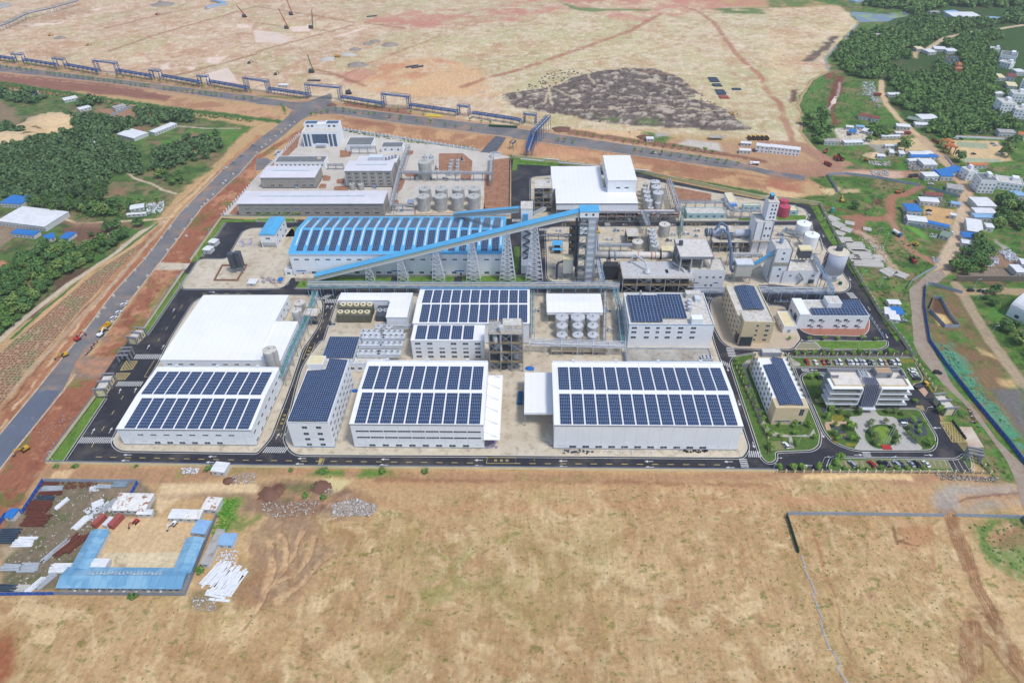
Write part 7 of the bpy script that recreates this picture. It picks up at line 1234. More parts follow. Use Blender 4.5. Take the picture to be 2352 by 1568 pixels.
WOODS=[('A1 600,1060 1000,1100 1270,1160 1180,1230 1000,1230 1180,1340 1250,1400 1300,1568 B1 1130,30 1020,60 1000,200 950,300 720,400 600,420 240,330 180,240 0,250 -400,300 -500,-100 A1 -200,1350 0,1350 250,1310 540,1250 700,1190',6.4,'slender_tree','wood left of the access road',1),
 ('B1 0,920 130,860 300,780 420,680 580,670 780,720 900,700 1060,610 1290,490 1310,510 1100,670 900,820 780,880 560,1000 480,1030 400,1160 250,1310 0,1530 -400,1950 -400,900',6,'broadleaf_tree','dense belt beside the pale concrete path',1),
 ('A1 1240,1010 1350,1010 1750,1040 1790,1130 1500,1125 1300,1110',7.5,'slender_tree','clump below the hedge',.9),('A1 1380,1400 1780,1270 1980,1220 2070,1330 1950,1450 1700,1500 1500,1568 B1 1200,20 1300,60 1400,20',7.5,'slender_tree','clump in the green field',.75),('B1 1480,30 1640,20 1690,90 1660,150 1560,140 1470,90',6,'broadleaf_tree','dark copse by the field path',1),
 ('A1 0,800 60,850 420,860 430,900 330,950 160,960 0,900 -500,850 -500,760',8,'broadleaf_tree','scrub at the far left',.8),('A1 -100,1180 200,1190 220,1230 0,1225',7,'broadleaf_tree','bushes by the sand heap',1),('A1 730,930 930,930 900,1000 720,970',8,'broadleaf_tree','farm sheds on the left',.9),('A1 1000,1110 1800,1140 1300,1180',9,'slender_tree','field edge',.5),
 ('B1 740,340 1200,300 1400,330 1250,400 850,440 700,430',7,'broadleaf_tree','low thicket above the track',.6),
 ('A4 640,430 830,310 1200,240 1460,140 1650,200 2000,190 2150,230 1850,285 1600,330 1450,430 1300,470 1280,550 1100,580 1030,720 900,740 760,700 620,600 600,520',8.5,'broadleaf_tree','village wood beyond the sand plain',.85),('A4 900,60 1200,90 1350,130 1650,60 2500,80 2500,-300 800,-300 820,-20',13,'broadleaf_tree','far wood at the top right',1),('A4 2200,100 2600,100 2600,250 2150,220',11,'broadleaf_tree','far wood at the top right',1),
 ('A4 1560,420 1800,320 2100,300 2170,350 1980,390 2010,480 2080,500 2090,640 2060,820 2220,880 2080,900 2030,1010 2230,1080 2300,1200 2050,1200 1650,1270 1500,1240 1420,1190 1560,1100 1450,1040 1200,1010 1130,900 1230,850 1090,760 1130,650 1300,690 1500,690 1560,580 1640,610 1780,700 1790,570 1760,500 1730,470',7.5,'broadleaf_tree','village wood left of the white houses',.95),
 ('B4 2090,290 2500,330 2500,560 2060,530',7,'broadleaf_tree','wood right of the white sheds',1),('B4 1700,780 1960,570 1950,720 2000,800 2010,950 1770,980 1670,950',6.5,'broadleaf_tree','copse beside the road junction',1),('B4 1960,1120 2080,1110 2100,1250 2010,1270',6,'broadleaf_tree','group beside the arched hangar',1),('B4 2080,1330 2230,1400 2500,1560 2300,1600 2170,1500',6,'broadleaf_tree','group beside the arched hangar',1),('A4 320,1160 440,1000 560,1150 600,1240 440,1330',11,'broadleaf_tree','scrub beside the drain',.5),('A4 870,1160 1050,1180 1120,1260 980,1280',8,'broadleaf_tree','scrub behind the cabins',.8),('C4 2200,-40 2500,60 2500,200',7,'broadleaf_tree','group beside the arched hangar',1)]
cand=[]
for spec,sp,kind,where,kp in WOODS:cand+=[(math.hypot(p[0],p[1]),p,kind,where,sp)for p in scatter(spec,sp,keep=kp)]
def vis(p):u_,v_=proj((p[0],p[1],4));return-15<u_<2367 and 0<v_
ind=sorted([c for c in cand if vis(c[1])])[:300];ids={id(c)for c in ind}
BX={}
for c in ind:
    q=proj((*c[1],0));a=BX.setdefault(c[3],[1e9,-1e9,1e9,-1e9]);a[0]=min(a[0],q[0]);a[1]=max(a[1],q[0]);a[2]=min(a[2],q[1]);a[3]=max(a[3],q[1])
def where_in(c):
    q=proj((*c[1],0));a=BX[c[3]];fx=(q[0]-a[0])/(a[1]-a[0]+1);fy=(q[1]-a[2])/(a[3]-a[2]+1);return('upper','middle','lower')[min(2,int(fy*3))]+' '+('left','centre','right')[min(2,int(fx*3))]
def plant_wood(c):
    s_=c[4]/6.4*random.choice([.55,.75,.9,1,1.15,1.4])*random.uniform(.9,1.1);plant(c[2],c[1],s_,('small ' if s_<.8 else 'large ' if s_>1.15 else 'medium ')+('slender' if c[2]=='slender_tree' else 'round')+' tree, '+where_in(c)+' of the '+c[3],'tree','trees of the '+c[3])
for c in ind:plant_wood(c)
for c in():plant(c[2],c[1],c[4]/6.4*random.choice([.55,.75,.9,1,1.15,1.4])*random.uniform(.9,1.1),('slender grey green' if c[2]=='slender_tree' else 'round dark green')+' tree in the '+c[3],'tree','trees of the '+c[3])
wv={'left':[],'right':[]}
for c in cand:
    if id(c)not in ids:wv['left' if c[1][0]<0 else 'right'].append(c)
rr=random.Random(5);LOW=[]
for k in range(6):
    mb=blobs(rr,3.9,6.5,.3,8,95,1.15);LOW.append(np.array(mb.v,np.float32).reshape(-1,3))
for side,cs in wv.items():
    V=[]
    for c in cs:
        v=LOW[rr.randrange(6)];a=rr.uniform(0,6.28);s_=c[4]/6.0*rr.uniform(.75,1.2);R2=np.array([[math.cos(a),math.sin(a),0],[-math.sin(a),math.cos(a),0],[0,0,1]],np.float32);V.append((v*np.array([s_,s_,s_**.6*rr.uniform(.8,1.3)],np.float32))@R2+np.array([c[1][0],c[1][1],0],np.float32))
    V=np.vstack(V);me=bpy.data.meshes.new('woodland');n=len(V)//4;me.vertices.add(len(V));me.vertices.foreach_set('co',V.ravel());me.loops.add(len(V));me.loops.foreach_set('vertex_index',np.arange(len(V),dtype=np.int32));me.polygons.add(n);me.polygons.foreach_set('loop_start',np.arange(0,4*n,4,dtype=np.int32));me.polygons.foreach_set('loop_total',np.full(n,4,np.int32));me.update(calc_edges=True);me.materials.append(L3 if side=='left' else L1);tag(bpy.data.objects.new('woodland',me),'mass of far tree crowns on the '+side,'woodland',kind='stuff');COL.objects.link(bpy.data.objects['woodland']if side=='left' else bpy.data.objects['woodland.001'])
# low scrub and weeds: one object per area
def weeds(spec,sp,size,label,m,keep=1,nq=7,name='scrub'):
    pts=scatter(spec,sp,1,keep)if isinstance(spec,str)else spec;mb=MB()
    for x,y in pts:
        s_=size*random.uniform(.5,1.4)
        for k in range(nq):
            a=random.uniform(0,6.28);q=s_*random.random()*.7;z=s_*random.uniform(.1,.6)*(1-q/s_*.5);e=s_*random.uniform(.25,.5);t=random.uniform(0,3.1);dx,dy=math.cos(t)*e,math.sin(t)*e;cx,cy=x+q*math.cos(a),y+q*math.sin(a);k1,k2=random.uniform(-.5,.5)*e,random.uniform(-.5,.5)*e
            mb.add([(cx-dx,cy-dy,z+k1),(cx+dy*.8,cy-dx*.8,z+k2),(cx+dx,cy+dy,z-k1),(cx-dy*.8,cy+dx*.8,z-k2)],[(0,1,2,3)])
    return tag(mb.build(name,m),label,name,kind='stuff')
weeds('B1 740,330 1230,250 1500,260 1400,330 1200,420 850,450 700,430',3.2,1.7,'low green crops above the farm track',L1,.8);weeds('A4 300,900 400,780 520,690 700,720 1000,760 1020,1100 640,1150 440,1340 330,1200',5,1.5,'weeds on the rough green land by the drain',L1,.45);weeds('B4 560,60 1340,150 1080,240 1060,400 900,420 620,330 480,300 360,240',5,1.3,'weeds on the green field behind the plant',L1,.45);weeds('B4 900,520 1080,480 1500,850 1440,940 1290,1080 1260,1400 1200,1450 800,850 1000,900 1050,760',4,1.2,'weeds between the stone slabs and the road',L1,.5)
weeds('A1 -500,730 0,765 900,905 1500,990 2340,1095 2340,1130 1500,1035 900,950 0,800',3.2,2.0,'long green hedge of weeds below the far road',L1,.9);weeds('A2 780,1190 1300,1272 2040,1362 2040,1380 1300,1295 780,1205',2.5,1.4,'green hedge behind the white fence',L1,.9);weeds('A3 0,1425 830,1525 B3 1140,-10 1450,55 2270,225 2270,245 1450,75 1140,5 A3 830,1545 0,1440',2.5,1.5,'green hedge behind the pale yellow wall',L1,.9)
weeds('D1 1600,260 1700,260 1680,420 1560,560 1510,640 1530,420',2,1.4,'bright weeds right of the container yard',L4,.9);weeds('D4 1400,430 1823,430 1823,820 1600,700',2.2,.8,'weeds on the green patch right of the track',L1,.5);weeds('C2 600,1190 1500,1200 1100,1270 500,1250',2.2,.7,'weeds along the foot of the front wall',L4,.5);weeds('C4 1230,420 1300,420 1800,1070 1760,1070',3,1,'weeds',L1,.0)if False else None
weeds('C3 0,1250 2351,1270 C4 1200,1250 D4 1200,520 1300,1568 D1 1823,1568 -100,1568 -100,960 1350,980 C2 1000,1700',3.6,.5,'scattered tufts dotted over the sandy field',leafmat('tuft',C(122,130,72),C(108,118,62),C(142,142,88)),.55,4,'grass_tufts');weeds('D4 100,380 1240,400 1500,1568 0,1568',2.6,.40,'dense small tufts right of the green mesh fence',MATS['tuft'],.6,4,'grass_tufts')
weeds('C4 1330,160 1400,200 1560,420 1760,640 1880,780 1700,620 1500,420',2.5,1.2,'weeds along the pillared fence by the gate',L1,.7);weeds('C4 1900,1080 2180,1110 2250,1280 2050,1230',2.5,1,'weeds at the corner below the main gate',L1,.6);weeds('A3 520,1150 800,1180 1400,1250 1450,1330 1300,1300 900,1190',4,1.2,'weeds along the foot of the dark spoil heap',L1,.5)
TEAL=mat('teal_net',C(70,180,160),C(96,190,170));weeds('A1 -500,735 0,768 900,906 1500,990 2340,1095 2340,1110 1500,1010 900,925 0,785',9,1.6,'torn teal netting lying along the far hedge',TEAL,.6,4,'torn_netting');weeds('A3 0,1432 830,1530 B3 1140,-5 1450,60 2270,232 2270,242 1450,72 1140,5 A3 830,1542 0,1442',6,1.1,'torn teal netting along the yellow wall hedge',TEAL,.7,4,'torn_netting');weeds('C4 1540,20 1640,20 1800,230 2000,470 2250,800 2200,800 1900,480 1650,240',2.2,1.1,'teal netting spread between the blue hoarding and the ditch',mat('dull_teal_net',C(92,168,144),C(110,140,100)),.9,7,'torn_netting')
# street trees along the far road, the plant roads and the gardens
for line_,n,lb in(('A1 20,630 340,668',8,'first run'),('A1 430,685 640,712',6,'second run'),('A1 720,720 1110,775',9,'third run'),('A1 1210,795 1380,805',5,'fourth run'),('A1 1520,830 2050,895',11,'fifth run'),('A1 2190,912 2310,925',3,'sixth run'),('A1 30,578 320,610',7,'upper left run'),('A1 440,632 1000,700',6,'upper run'),('A1 1080,715 1860,805',11,'upper middle run'),('A1 1960,822 2300,855 A2 200,890 ',5,'upper right run'),('A2 740,1020 1100,1065',7,'junction run'),('A2 830,960 1530,1060',8,'junction upper run'),('A2 1220,1085 1970,1190',7,'centre run'),('A2 1960,1110 2150,1145',3,'centre upper run'),('A3 420,1300 560,1320',3,'right run'),('A3 600,1245 820,1275',4,'right upper run'),('A3 960,1300 1850,1415',13,'far right upper run'),('A3 1130,1390 2060,1520',12,'far right run'),('A2 505,1070 660,1035',4,'island run'),('A2 240,975 275,1050',5,'corner run')):
    P=WM(line_)
    for k in range(n):p=P[0].lerp(P[1],(k+random.uniform(-.2,.2))/max(1,n-1));plant('street_tree',p,random.uniform(.9,1.35),f'small street tree of the {lb} along the far road','tree','young trees along the far road')
for line_,n,kd,s_,lb,gp_ in(('B2 10,430 400,425',7,'street_tree',1.1,'young tree on the lawn strip above the small blue roofed house','young trees on the back lawn'),('B2 440,1050 2250,1050',16,'street_tree',.75,'small round shrub tree in front of the blue hall lawn','small trees before the blue hall'),('C3 2050,180 2351,870',14,'street_tree',1.05,'young tree along the inner road beside the garden fence','young trees by the garden fence'),('C4 265,120 1260,118',13,'garden_tree',.72,'young tree behind the upper row of parked cars','trees behind the parked cars'),('C4 90,1175 440,1175',4,'garden_tree',.7,'round tree inside the front fence left of the car park','trees left of the car park'),('C4 560,1172 1420,1170',8,'garden_tree',.48,'tree between the front car park and the fence','trees along the car park'),('B4 180,1555 1000,1560',6,'garden_tree',.6,'tree on the lawn below the test laboratory','trees below the test laboratory'),('B4 420,350 640,690',6,'street_tree',.9,'young tree on the lawn strip by the right back wall','trees on the right lawn strip'),('B4 690,800 1180,1540',9,'street_tree',.8,'shrub tree inside the right perimeter wall','trees inside the right wall')):
    P=WM(line_)
    for k in range(n):p=P[0].lerp(P[1],(k+random.uniform(-.25,.25))/max(1,n-1));plant(kd,p,s_*random.uniform(.85,1.2),lb,'tree',gp_,.2)
for k,(x,y)in enumerate(((740,690),(830,655),(660,650),(780,800),(820,905),(945,745),(930,775),(1070,745),(930,830),(975,870),(1000,920),(1140,790),(1145,850),(1185,890),(1170,930),(1230,665),(1095,645),(1160,650),(1280,850),(1320,890),(1360,920),(1290,800),(980,940))):plant('palm_tree',g('C4',x,y+10).xy,random.uniform(.5,.66),'feathery palm '+('right at the foot of the main office' if y<700 else 'on the '+('left' if x<1040 else 'right')+' rim of the oval lawn' if 900<x<1200 else 'left of the paved forecourt' if x<900 else 'in the dark beds right of the forecourt'),'palm','palms around the forecourt',.3)
for x,y,s_ in((480,555,1),(530,690,1.1),(560,620,1.2),(610,770,.8),(740,800,1.6),(772,900,1.5),(600,850,1),(630,890,1),(1320,730,1),(1380,780,1.1),(1380,830,1),(1480,940,1.4),(1420,750,.9),(460,480,1.3),(380,330,1.3),(430,320,1),(245,770,1),(95,760,.9),(245,840,1),(110,860,.8),(415,880,.9),(250,940,1),(15,850,1.2),(20,980,1.2),(640,1075,1.5),(620,1120,1.3),(1570,650,1.2),(330,750,1),(370,770,1),(1340,545,.9)):plant('garden_tree',g('C4',x,y+12).xy,s_*random.uniform(.6,.78),'leafy ornamental tree in the office gardens','tree','ornamental trees of the office gardens',.3)
for t,x,y,s_,lb in(('A4',1250,1390,1.9,'big spreading tree by the white cabins'),('A4',930,1300,1.0,'round tree beside the white cabin row'),('A4',1750,1480,1.5,'round tree in the village square'),('A4',2230,1340,1.9,'largest tree at the right edge of the village square'),('A4',2200,1440,1.6,'lower tree at the right edge of the square'),('B4',800,350,1.0,'grey green tree near the yellow excavator'),('B1',1000,560,1.3,'tall lone tree on the bare brown plot'),('B1',1080,530,1.0,'smaller lone tree on the bare brown plot'),('B1',850,600,.6,'small bush tree on the bare brown plot')):plant('broadleaf_tree',g(t,x,y).xy,s_,lb,'tree',None)
for k,(t,x,y,s_)in enumerate((('C1',520,1150,1),('C1',690,1148,1.2),('C1',1255,1152,.9),('C1',1905,1175,1.3),('C1',1955,1160,1.2),('C2',585,1195,1.3),('C2',635,1195,1.4),('C2',320,1185,.8),('C2',1170,1200,1.7),('C2',1555,1200,1.3),('C2',450,1420,1.2),('C2',620,1440,1.3),('D1',940,965,1.7),('D1',1425,770,1.6),('D1',135,365,1.3),('C2',520,1330,.7))):plant('shrub',g(t,x,y).xy,s_,'bushy green shrub growing outside the front wall','shrub','shrubs outside the wall')
# ---------------------------------------------------------------- village, sheds, cabins
WR=mat('white_shed_roof',C(236,238,240),C(214,216,218),scale=.3,grime=(C(180,170,160),.4,.6,.8));GR=mat('grey_shed_roof',C(186,184,180),C(160,156,150),scale=.4,grime=(C(140,110,90),.4,.58,.75));CW=mat('cabin_wall',C(214,216,216),C(196,198,198),scale=.8);RR=mat('rust_red_roof',C(146,84,72),C(120,74,66),scale=.5);LB=mat('light_blue_roof',C(150,188,222),C(130,172,210),scale=.4);GH=mat('green_house_roof',C(140,156,140),C(120,136,120))
RM=dict(w=WR,g=GR,b=DEEPBLUE,r=RR,l=LB,c=CREAM,d=DARKROOF,t=TEMPLE,n=GH,k=CONCROOF,x=mat('rust_patched_roof',C(240,240,236),C(222,218,210),scale=.4,grime=(C(164,98,66),.45,.56,.6)))
def house(t,x0,y0,x1,y1,h,d,rf,label,st=1,kind=None):
    p,q=g(t,x0,y0),g(t,x1,y1);e_=(q-p).xy;w_=e_.length;rz=math.atan2(e_.y,e_.x);b=B();b.w,b.d,b.h,b.z0,b.rz,b.o=w_,d,h,0,rz,Vector((p.x,p.y,.03))
    kind=kind or('house' if h>5 else 'shed' if w_>9 else 'cabin');root(b,kind,label,kind)
    if kind=='canopy':[MB().bar((x,y,0),(x,y,h),.25).build('post',STEEL,b.r)for x in(.3,w_-.3)for y in(.3,d-.3)]
    else:walls(b,RENDERW if h>5 else CW)
    if h>5 and rf in 'kd':flat(b,RM[rf],.7,RENDERW);box3(b.r,'stair_head',RENDERW,w_*.6,d*.5,h-.7,w_*.85,d*.9,h+2.2)
    else:gable(b,RM[rf],.3 if rf not in 'rt' else 1.4,.25)
    if kind!='canopy':
        n=max(1,int(w_/3.2))
        for k in range(st):wins(b,'F',n,.5/n,1-.5/n,1+k*3.2,1.3,1.2)
        if st>1:[wins(b,f,2,.25,.75,1+k*3.2,1.3,1.2)for k in range(st)for f in 'LR']
    return b
HS='''A4|970,345,1090,343,3,10,g|long farm shed with rusty roof in the far wood
A4|1055,352,1185,350,3,8,w|white farm shed beside the rusty roofed one
A4|1690,186,1950,186,5,30,w|biggest white shed roof at the top right of the wood
A4|2020,188,2110,190,3,12,l|pale blue shed right of the biggest white shed
A4|2120,190,2205,182,3,8,l|small pale blue shed at the end of the row
A4|1645,135,1750,130,3,12,l|pale blue shed behind the biggest white shed
A4|1490,132,1575,130,3,8,g|grey shed alone in the wood left of the white sheds
A4|803,38,918,18,4,14,l|pale blue shed at the top edge of the pond
A4|950,28,1060,18,4,10,l|second pale blue shed beyond the pond
A4|1362,480,1425,480,4,12,c|cream roofed workshop by the winding lane
A4|1470,510,1540,505,4,14,w|white roofed scrap workshop on the lane
A4|1520,478,1630,485,4,14,w|long white roof of the scrap workshop
A4|1640,500,1735,500,4,14,w|white shed at the right end of the scrap workshop
A4|2020,505,2110,515,8,12,k|pale two storey house at the upper right edge
A4|2110,570,2260,590,9,22,d|grey three storey block with slate coloured roof
A4|2100,615,2210,640,7,12,k|unfinished brick fronted house below the grey block
A4|2095,745,2170,748,4,16,c|cream arched shed left of the rust roofed house
A4|2180,740,2260,750,5,14,r|rust red roofed house at the right edge
A4|2190,820,2280,828,4,16,c|cream shed between the village houses
A4|2082,895,2205,893,4,8,w|long white arcade shed in the village
A4|2222,935,2351,945,9,14,k|flat roofed white house at the right edge, upper one
A4|2105,1068,2235,1072,14,16,k|four storey white house with arched balconies
A4|1985,1060,2100,1065,3,14,w|white roofed yard left of the four storey house
A4|2240,1090,2351,1100,10,14,k|cream three storey house at the right edge
A4|2270,700,2351,700,5,12,w|white roofed house at the right edge
A4|2300,820,2351,830,11,12,k|tall narrow white house cut by the right edge
A4|825,1098,935,1112,4,8,r|white cottage with rust red roof, left half
A4|938,1118,1015,1128,4,8,r|white cottage with rust red roof, right half
A4|1105,895,1215,895,3,7,w|littered white roofed shack by the lane
A4|1262,1118,1400,1150,3.5,9,n|arched grey green carport beside the lane|canopy
A4|1400,1130,1560,1128,4,14,w|white roofed hall behind the carport
A4|1350,1172,1478,1178,3,8,w|low white shed in front of the carport
A4|712,1192,778,1198,3,5,w|white cabin at the back of the cabin yard
A4|738,1235,805,1243,3,8,b|blue sided cabin in the cabin yard
A4|806,1190,880,1196,3,5,l|pale blue cabin in the cabin yard
A4|850,1225,950,1248,3,9,w|double white cabin at the right of the cabin yard
A4|512,1335,640,1340,4,8,g|grey block hut with many openings
A4|700,1340,870,1335,3,7,w|row of white cabins at the front of the yard
A4|1045,1278,1210,1276,2.6,4,w|long low white wall of cabins by the sandy plot
A4|1168,1248,1240,1248,3,4,w|white cabin behind the red truck
A4|1175,1190,1302,1200,3.5,8,w|pair of white cabins beside the lane
A4|1072,1368,1190,1368,3,4,w|white cabin behind the big spreading tree
A4|1110,1432,1152,1436,3.2,9,w|white cabin standing end on left of the spreading tree
A4|1200,1442,1250,1446,3.2,8,w|lone white cabin below the spreading tree
A4|998,1462,1070,1468,3,6,w|white cabin beside the pile of yellow sand
A4|1310,1446,1390,1446,3,7,w|white cabin with blue trim left of the blue sheds
A4|1395,1448,1465,1448,3,7,w|second white cabin with blue trim by the blue sheds
A4|1440,1440,1510,1440,3,7,w|white cabin behind the blue strip roof
A4|1308,1472,1560,1470,3,6,b|long blue strip roof in the recycling yard
A4|1420,1552,1545,1552,4,14,w|white roofed shed in front of the blue strip roof
A4|1550,1600,1640,1640,4,22,b|blue roofed shed beside the white recycling shed
A4|1290,1508,1410,1500,3,5,w|small white lean to by the recycling yard
A4|2110,1260,2260,1268,5,9,g|grey tiled hall behind the square
A4|2280,1280,2351,1290,5,9,t|orange tiled hall at the right edge of the square
A4|1840,1552,2000,1552,3.5,5,t|orange tiled arcade at the lower side of the square
B4|1432,92,1558,90,4,9,w|white and blue cabin row by the crossroads
B4|1492,28,1555,82,3.4,5,b|narrow blue roof left of the wide blue roof
B4|1575,92,1692,94,4.5,14,b|wide blue roofed shed at the crossroads
B4|1632,192,1782,216,3.6,10,g|grey panel roofed shed below the crossroads
B4|1810,95,1895,88,9,10,k|white house with red balconies at the crossroads
B4|1912,205,2060,212,12,15,d|stone coloured villa with dark tiled roof
B4|2075,165,2320,200,7,14,k|long unfinished concrete house right of the villa
B4|2238,272,2345,276,4.5,9,l|white hut with pale blue roof at the right edge
B4|1270,415,1400,420,4.5,13,b|bright blue roofed workshop of the walled yard
B4|1385,318,1560,332,4,8,w|white cabin row at the back of the walled yard
B4|1428,262,1592,276,4,7,r|rust red cabin row behind the white one
B4|1270,500,1448,520,4.5,9,w|white two door cabin row at the front of the walled yard
B4|1440,518,1645,565,4,5,b|long blue roof at the front of the walled yard
B4|1660,440,1712,450,3.5,4,w|small white gate cabin of the walled yard
B4|1562,620,1650,648,3,9,n|green net roofed shack with blue tarp skirt
B4|1670,330,1760,345,3,5,l|pale blue lean to right of the red cabins
B4|1905,375,2078,378,5,16,w|white shed with a bright blue roof patch
B4|1890,432,2080,438,4.5,9,w|white shed second from the top of the roadside row
B4|1886,470,2082,475,4,7,l|pale blue roofed shed in the roadside row
B4|1810,600,1955,625,5,22,w|largest cream white shed of the roadside row
B4|1990,560,2060,566,4,7,w|small white shed at the back of the roadside row
B4|1776,650,1950,665,4,8,b|blue tarp roofed shack at the end of the row
B4|1765,705,1925,728,4,6,w|white shack at the near end of the row
B4|1805,765,1888,768,3,5,l|tiny pale blue hut behind the white shack
B4|1062,1345,1160,1362,3,8,w|white container office left of the blue tarp
B4|1110,1395,1200,1405,3,6,w|white container in front of the container office
B4|1140,1345,1240,1350,3,8,b|blue tarp roofed stall beside the gravel road
B4|1100,1255,1210,1258,3,5,w|white roofed stall behind the container office
B4|2265,975,2351,975,4,10,w|white cabin beside the stone wall
B4|2310,900,2351,905,4,8,w|white cabin with orange roof edge at the right edge
A3|2232,1396,2351,1412,6.5,7,w|left wing of the white two storey site office
A4|5,1408,282,1440,6.5,7,w|white two storey site office with galleries
A3|1235,1306,1300,1306,3.2,6,w|lone white cabin by the far road
A3|2100,1342,2195,1348,3,5,w|white cabin left of the site office, back one
A3|2085,1412,2190,1418,3.4,5,w|white cabin left of the site office, front one
A3|1812,1290,1942,1292,3,5,g|grey canopy hut below the spoil heap|canopy
A1|250,892,352,880,3,9,w|small white shed at the far left hedge
A1|600,948,722,922,3,11,w|L shaped white shed in the left scrub
A1|742,1034,845,1008,3,9,w|white shed among the dark trees on the left
A1|1070,1028,1170,1000,4,9,g|rusty patched shed inside the block wall
A1|1432,1250,1632,1168,3.5,9,w|long narrow white poultry shed
A1|1085,1262,1240,1302,3.5,17,w|white roofed farm shed with green lean to
A1|830,1345,895,1368,3,8,w|small white roofed hut in the left wood
A1|205,806,292,808,3,6,w|unused
A1|1908,92,2095,50,4,8,l|pale blue cabin row on the far sand plain
A1|1935,15,2050,45,4,6,l|second pale blue cabin row on the far plain
A2|208,806,292,808,3,6,w|lone white cabin behind the blue pipe bridge
A1|0,90,105,60,5,22,g|grey roofed depot at the top left corner
B1|20,335,208,345,4,15,b|blue tarpaulin roof among the left trees
B1|0,505,430,560,4.5,26,w|biggest white roofed farm shed on the left
B1|115,608,325,630,3.5,7,b|blue roofed shed in front of the big white one
B1|430,665,520,640,3,9,b|ragged blue tarp roof under a tree
B1|560,650,640,655,3,10,b|blue tarp shelter at the field edge
B1|1205,385,1330,365,3,8,w|white roofed hut in the scrap plot by the road
B1|1172,430,1345,418,2.5,3,w|white and blue container in front of the scrap plot
B1|1872,760,1935,768,3.4,6,w|pale blue site cabin by the dark yard, front one
B1|1922,692,1982,700,3.4,6,w|pale blue site cabin by the dark yard, back one
B2|205,1042,245,1042,3,4,b|tiny blue kiosk left of the conveyor foot
B1|2278,1062,2351,1066,2.6,6,w|small pale blue container near the inner road
C1|1955,1225,2075,1238,3.4,6,w|lone white cabin outside the front wall
C1|1870,1575,2000,1585,3.4,7,x|white container office with rust patch
D1|805,365,1045,368,3,10,x|white container block with rusty square roof patches
D1|1212,420,1320,422,3,5,w|white container left of the rust striped one
D1|1325,425,1432,425,3,5,x|white container with two rust strips on the roof
D1|1375,525,1470,535,3.2,7,l|pale blue container at the end of the dormitory
D1|1442,745,1495,748,3,18,g|long rusty grey container outside the yard fence
D1|1560,610,1668,612,3,6,l|blue tarp covered round tank shed
D1|640,775,765,778,3.2,4.5,w|white cabin inside the dormitory courtyard
D1|50,415,108,418,3,5,b|small blue cabin in the scrap yard corner
D1|985,388,1088,388,2.4,2.6,w|low white trailer cabin by the red machines'''
for l_ in HS.split('\n'):
    a=l_.split('|');n_=a[1].split(',')
    if a[2]=='unused':continue
    v=[float(k)for k in n_[:6]];house(a[0],*v,n_[6],a[2],st=max(1,int(v[4]/3.2))if v[4]>5 else 1,kind=a[3]if len(a)>3 else None)
def box_thing(name,t,x,y,w_,d,h,m,label,rz=0,cat=None,group=None,z=.1):
    p=g(t,x,y);e=empty(name,(p.x,p.y,z),rz,label,cat or name.replace('_',' '),group);MB().box(-w_/2,-d/2,0,w_/2,d/2,h).build('body',m,e);rb=MB()
    for k in range(int(w_/1.0)):rb.box(-w_/2+k+.3,-d/2-.06,.1,-w_/2+k+.5,d/2+.06,h-.1)
    rb.build('ribs',m,e);MB().box(-w_/2-.03,-d/2-.03,h,w_/2+.03,d/2+.03,h+.1).build('lid',m,e);return e
CR=mat('container_red',C(172,92,84),C(150,78,70),scale=.6)
box_thing('shipping_container','D1',715,425,2.5,6.5,2.6,CR,'red brown container left of the red shed trucks',-.35);box_thing('shipping_container','D1',835,430,2.8,7,2.8,CR,'red brown container with rubble on its roof',-.3);box_thing('shipping_container','D1',785,440,2.4,5,2.6,STEELW,'pale grey container between the two red ones',-.3);box_thing('skip','C3',75,530,2.6,9.5,1.8,mat('skip_blue',C(30,100,150)),'long blue open trailer on the stained concrete yard',-.05,'trailer');box_thing('kiosk','B4',585,385,2.4,3,4,GREENPIPE,'teal green box beside the stacked slabs');box_thing('bin_box','B4',660,1045,1.8,1.8,2,mat('bin_green',C(30,100,90)),'small dark green bin beside the giant silo',0,'bin')
box_thing('stepped_plinth','C4',1085,975,4.6,3,.6,REDP,'red stepped plinth of the flagpoles on the oval lawn',0,'plinth')
for k in range(3):
    p=g('C4',1060+25*k,955);e=empty('flagpole',(p.x,p.y+1,.9),0,f'{("left", "middle", "right")[k]} one of three slim flagpoles on the red plinth','flagpole');MB().cyl((0,0,0),(0,0,11+(k==1)*1.5),.12,.06).build('pole',STEELW,e);MB().cyl((0,0,0),(0,0,.3),.4).build('foot',STEEL,e)
# arched hangar at the right
p,q=g('B4',2090,1290),g('B4',2351,1530);L_=62;w_=34;e=empty('arched_hangar',(p.x+4,p.y-4,0),R(-90)+.55,'large white hangar with rounded roof at the right edge','hangar');mb=MB();N=14
pts=[(-0+w_*(.5-.5*math.cos(math.pi*k/N)),7+7*math.sin(math.pi*k/N))for k in range(N+1)]
for(y0_,z0_),(y1_,z1_)in zip(pts,pts[1:]):mb.quad((0,y0_,z0_),(L_,y0_,z0_),(L_,y1_,z1_),(0,y1_,z1_))
mb.build('roof',WR,e,True);MB().box(.2,.1,0,L_-.2,w_-.1,7).build('wall',WHITE,e);mb=MB();[mb.add([(x,0,7)]+[(x,a,c)for a,c in pts]+[(x,w_,7)],[tuple(range(N+3))])for x in(.1,L_-.1)];mb.build('gable_wall',WHITE,e);[MB().box(x,-.1,1.5,x+2.5,.1,3.5).build('window',GLASS,e)for x in range(5,56,9)]
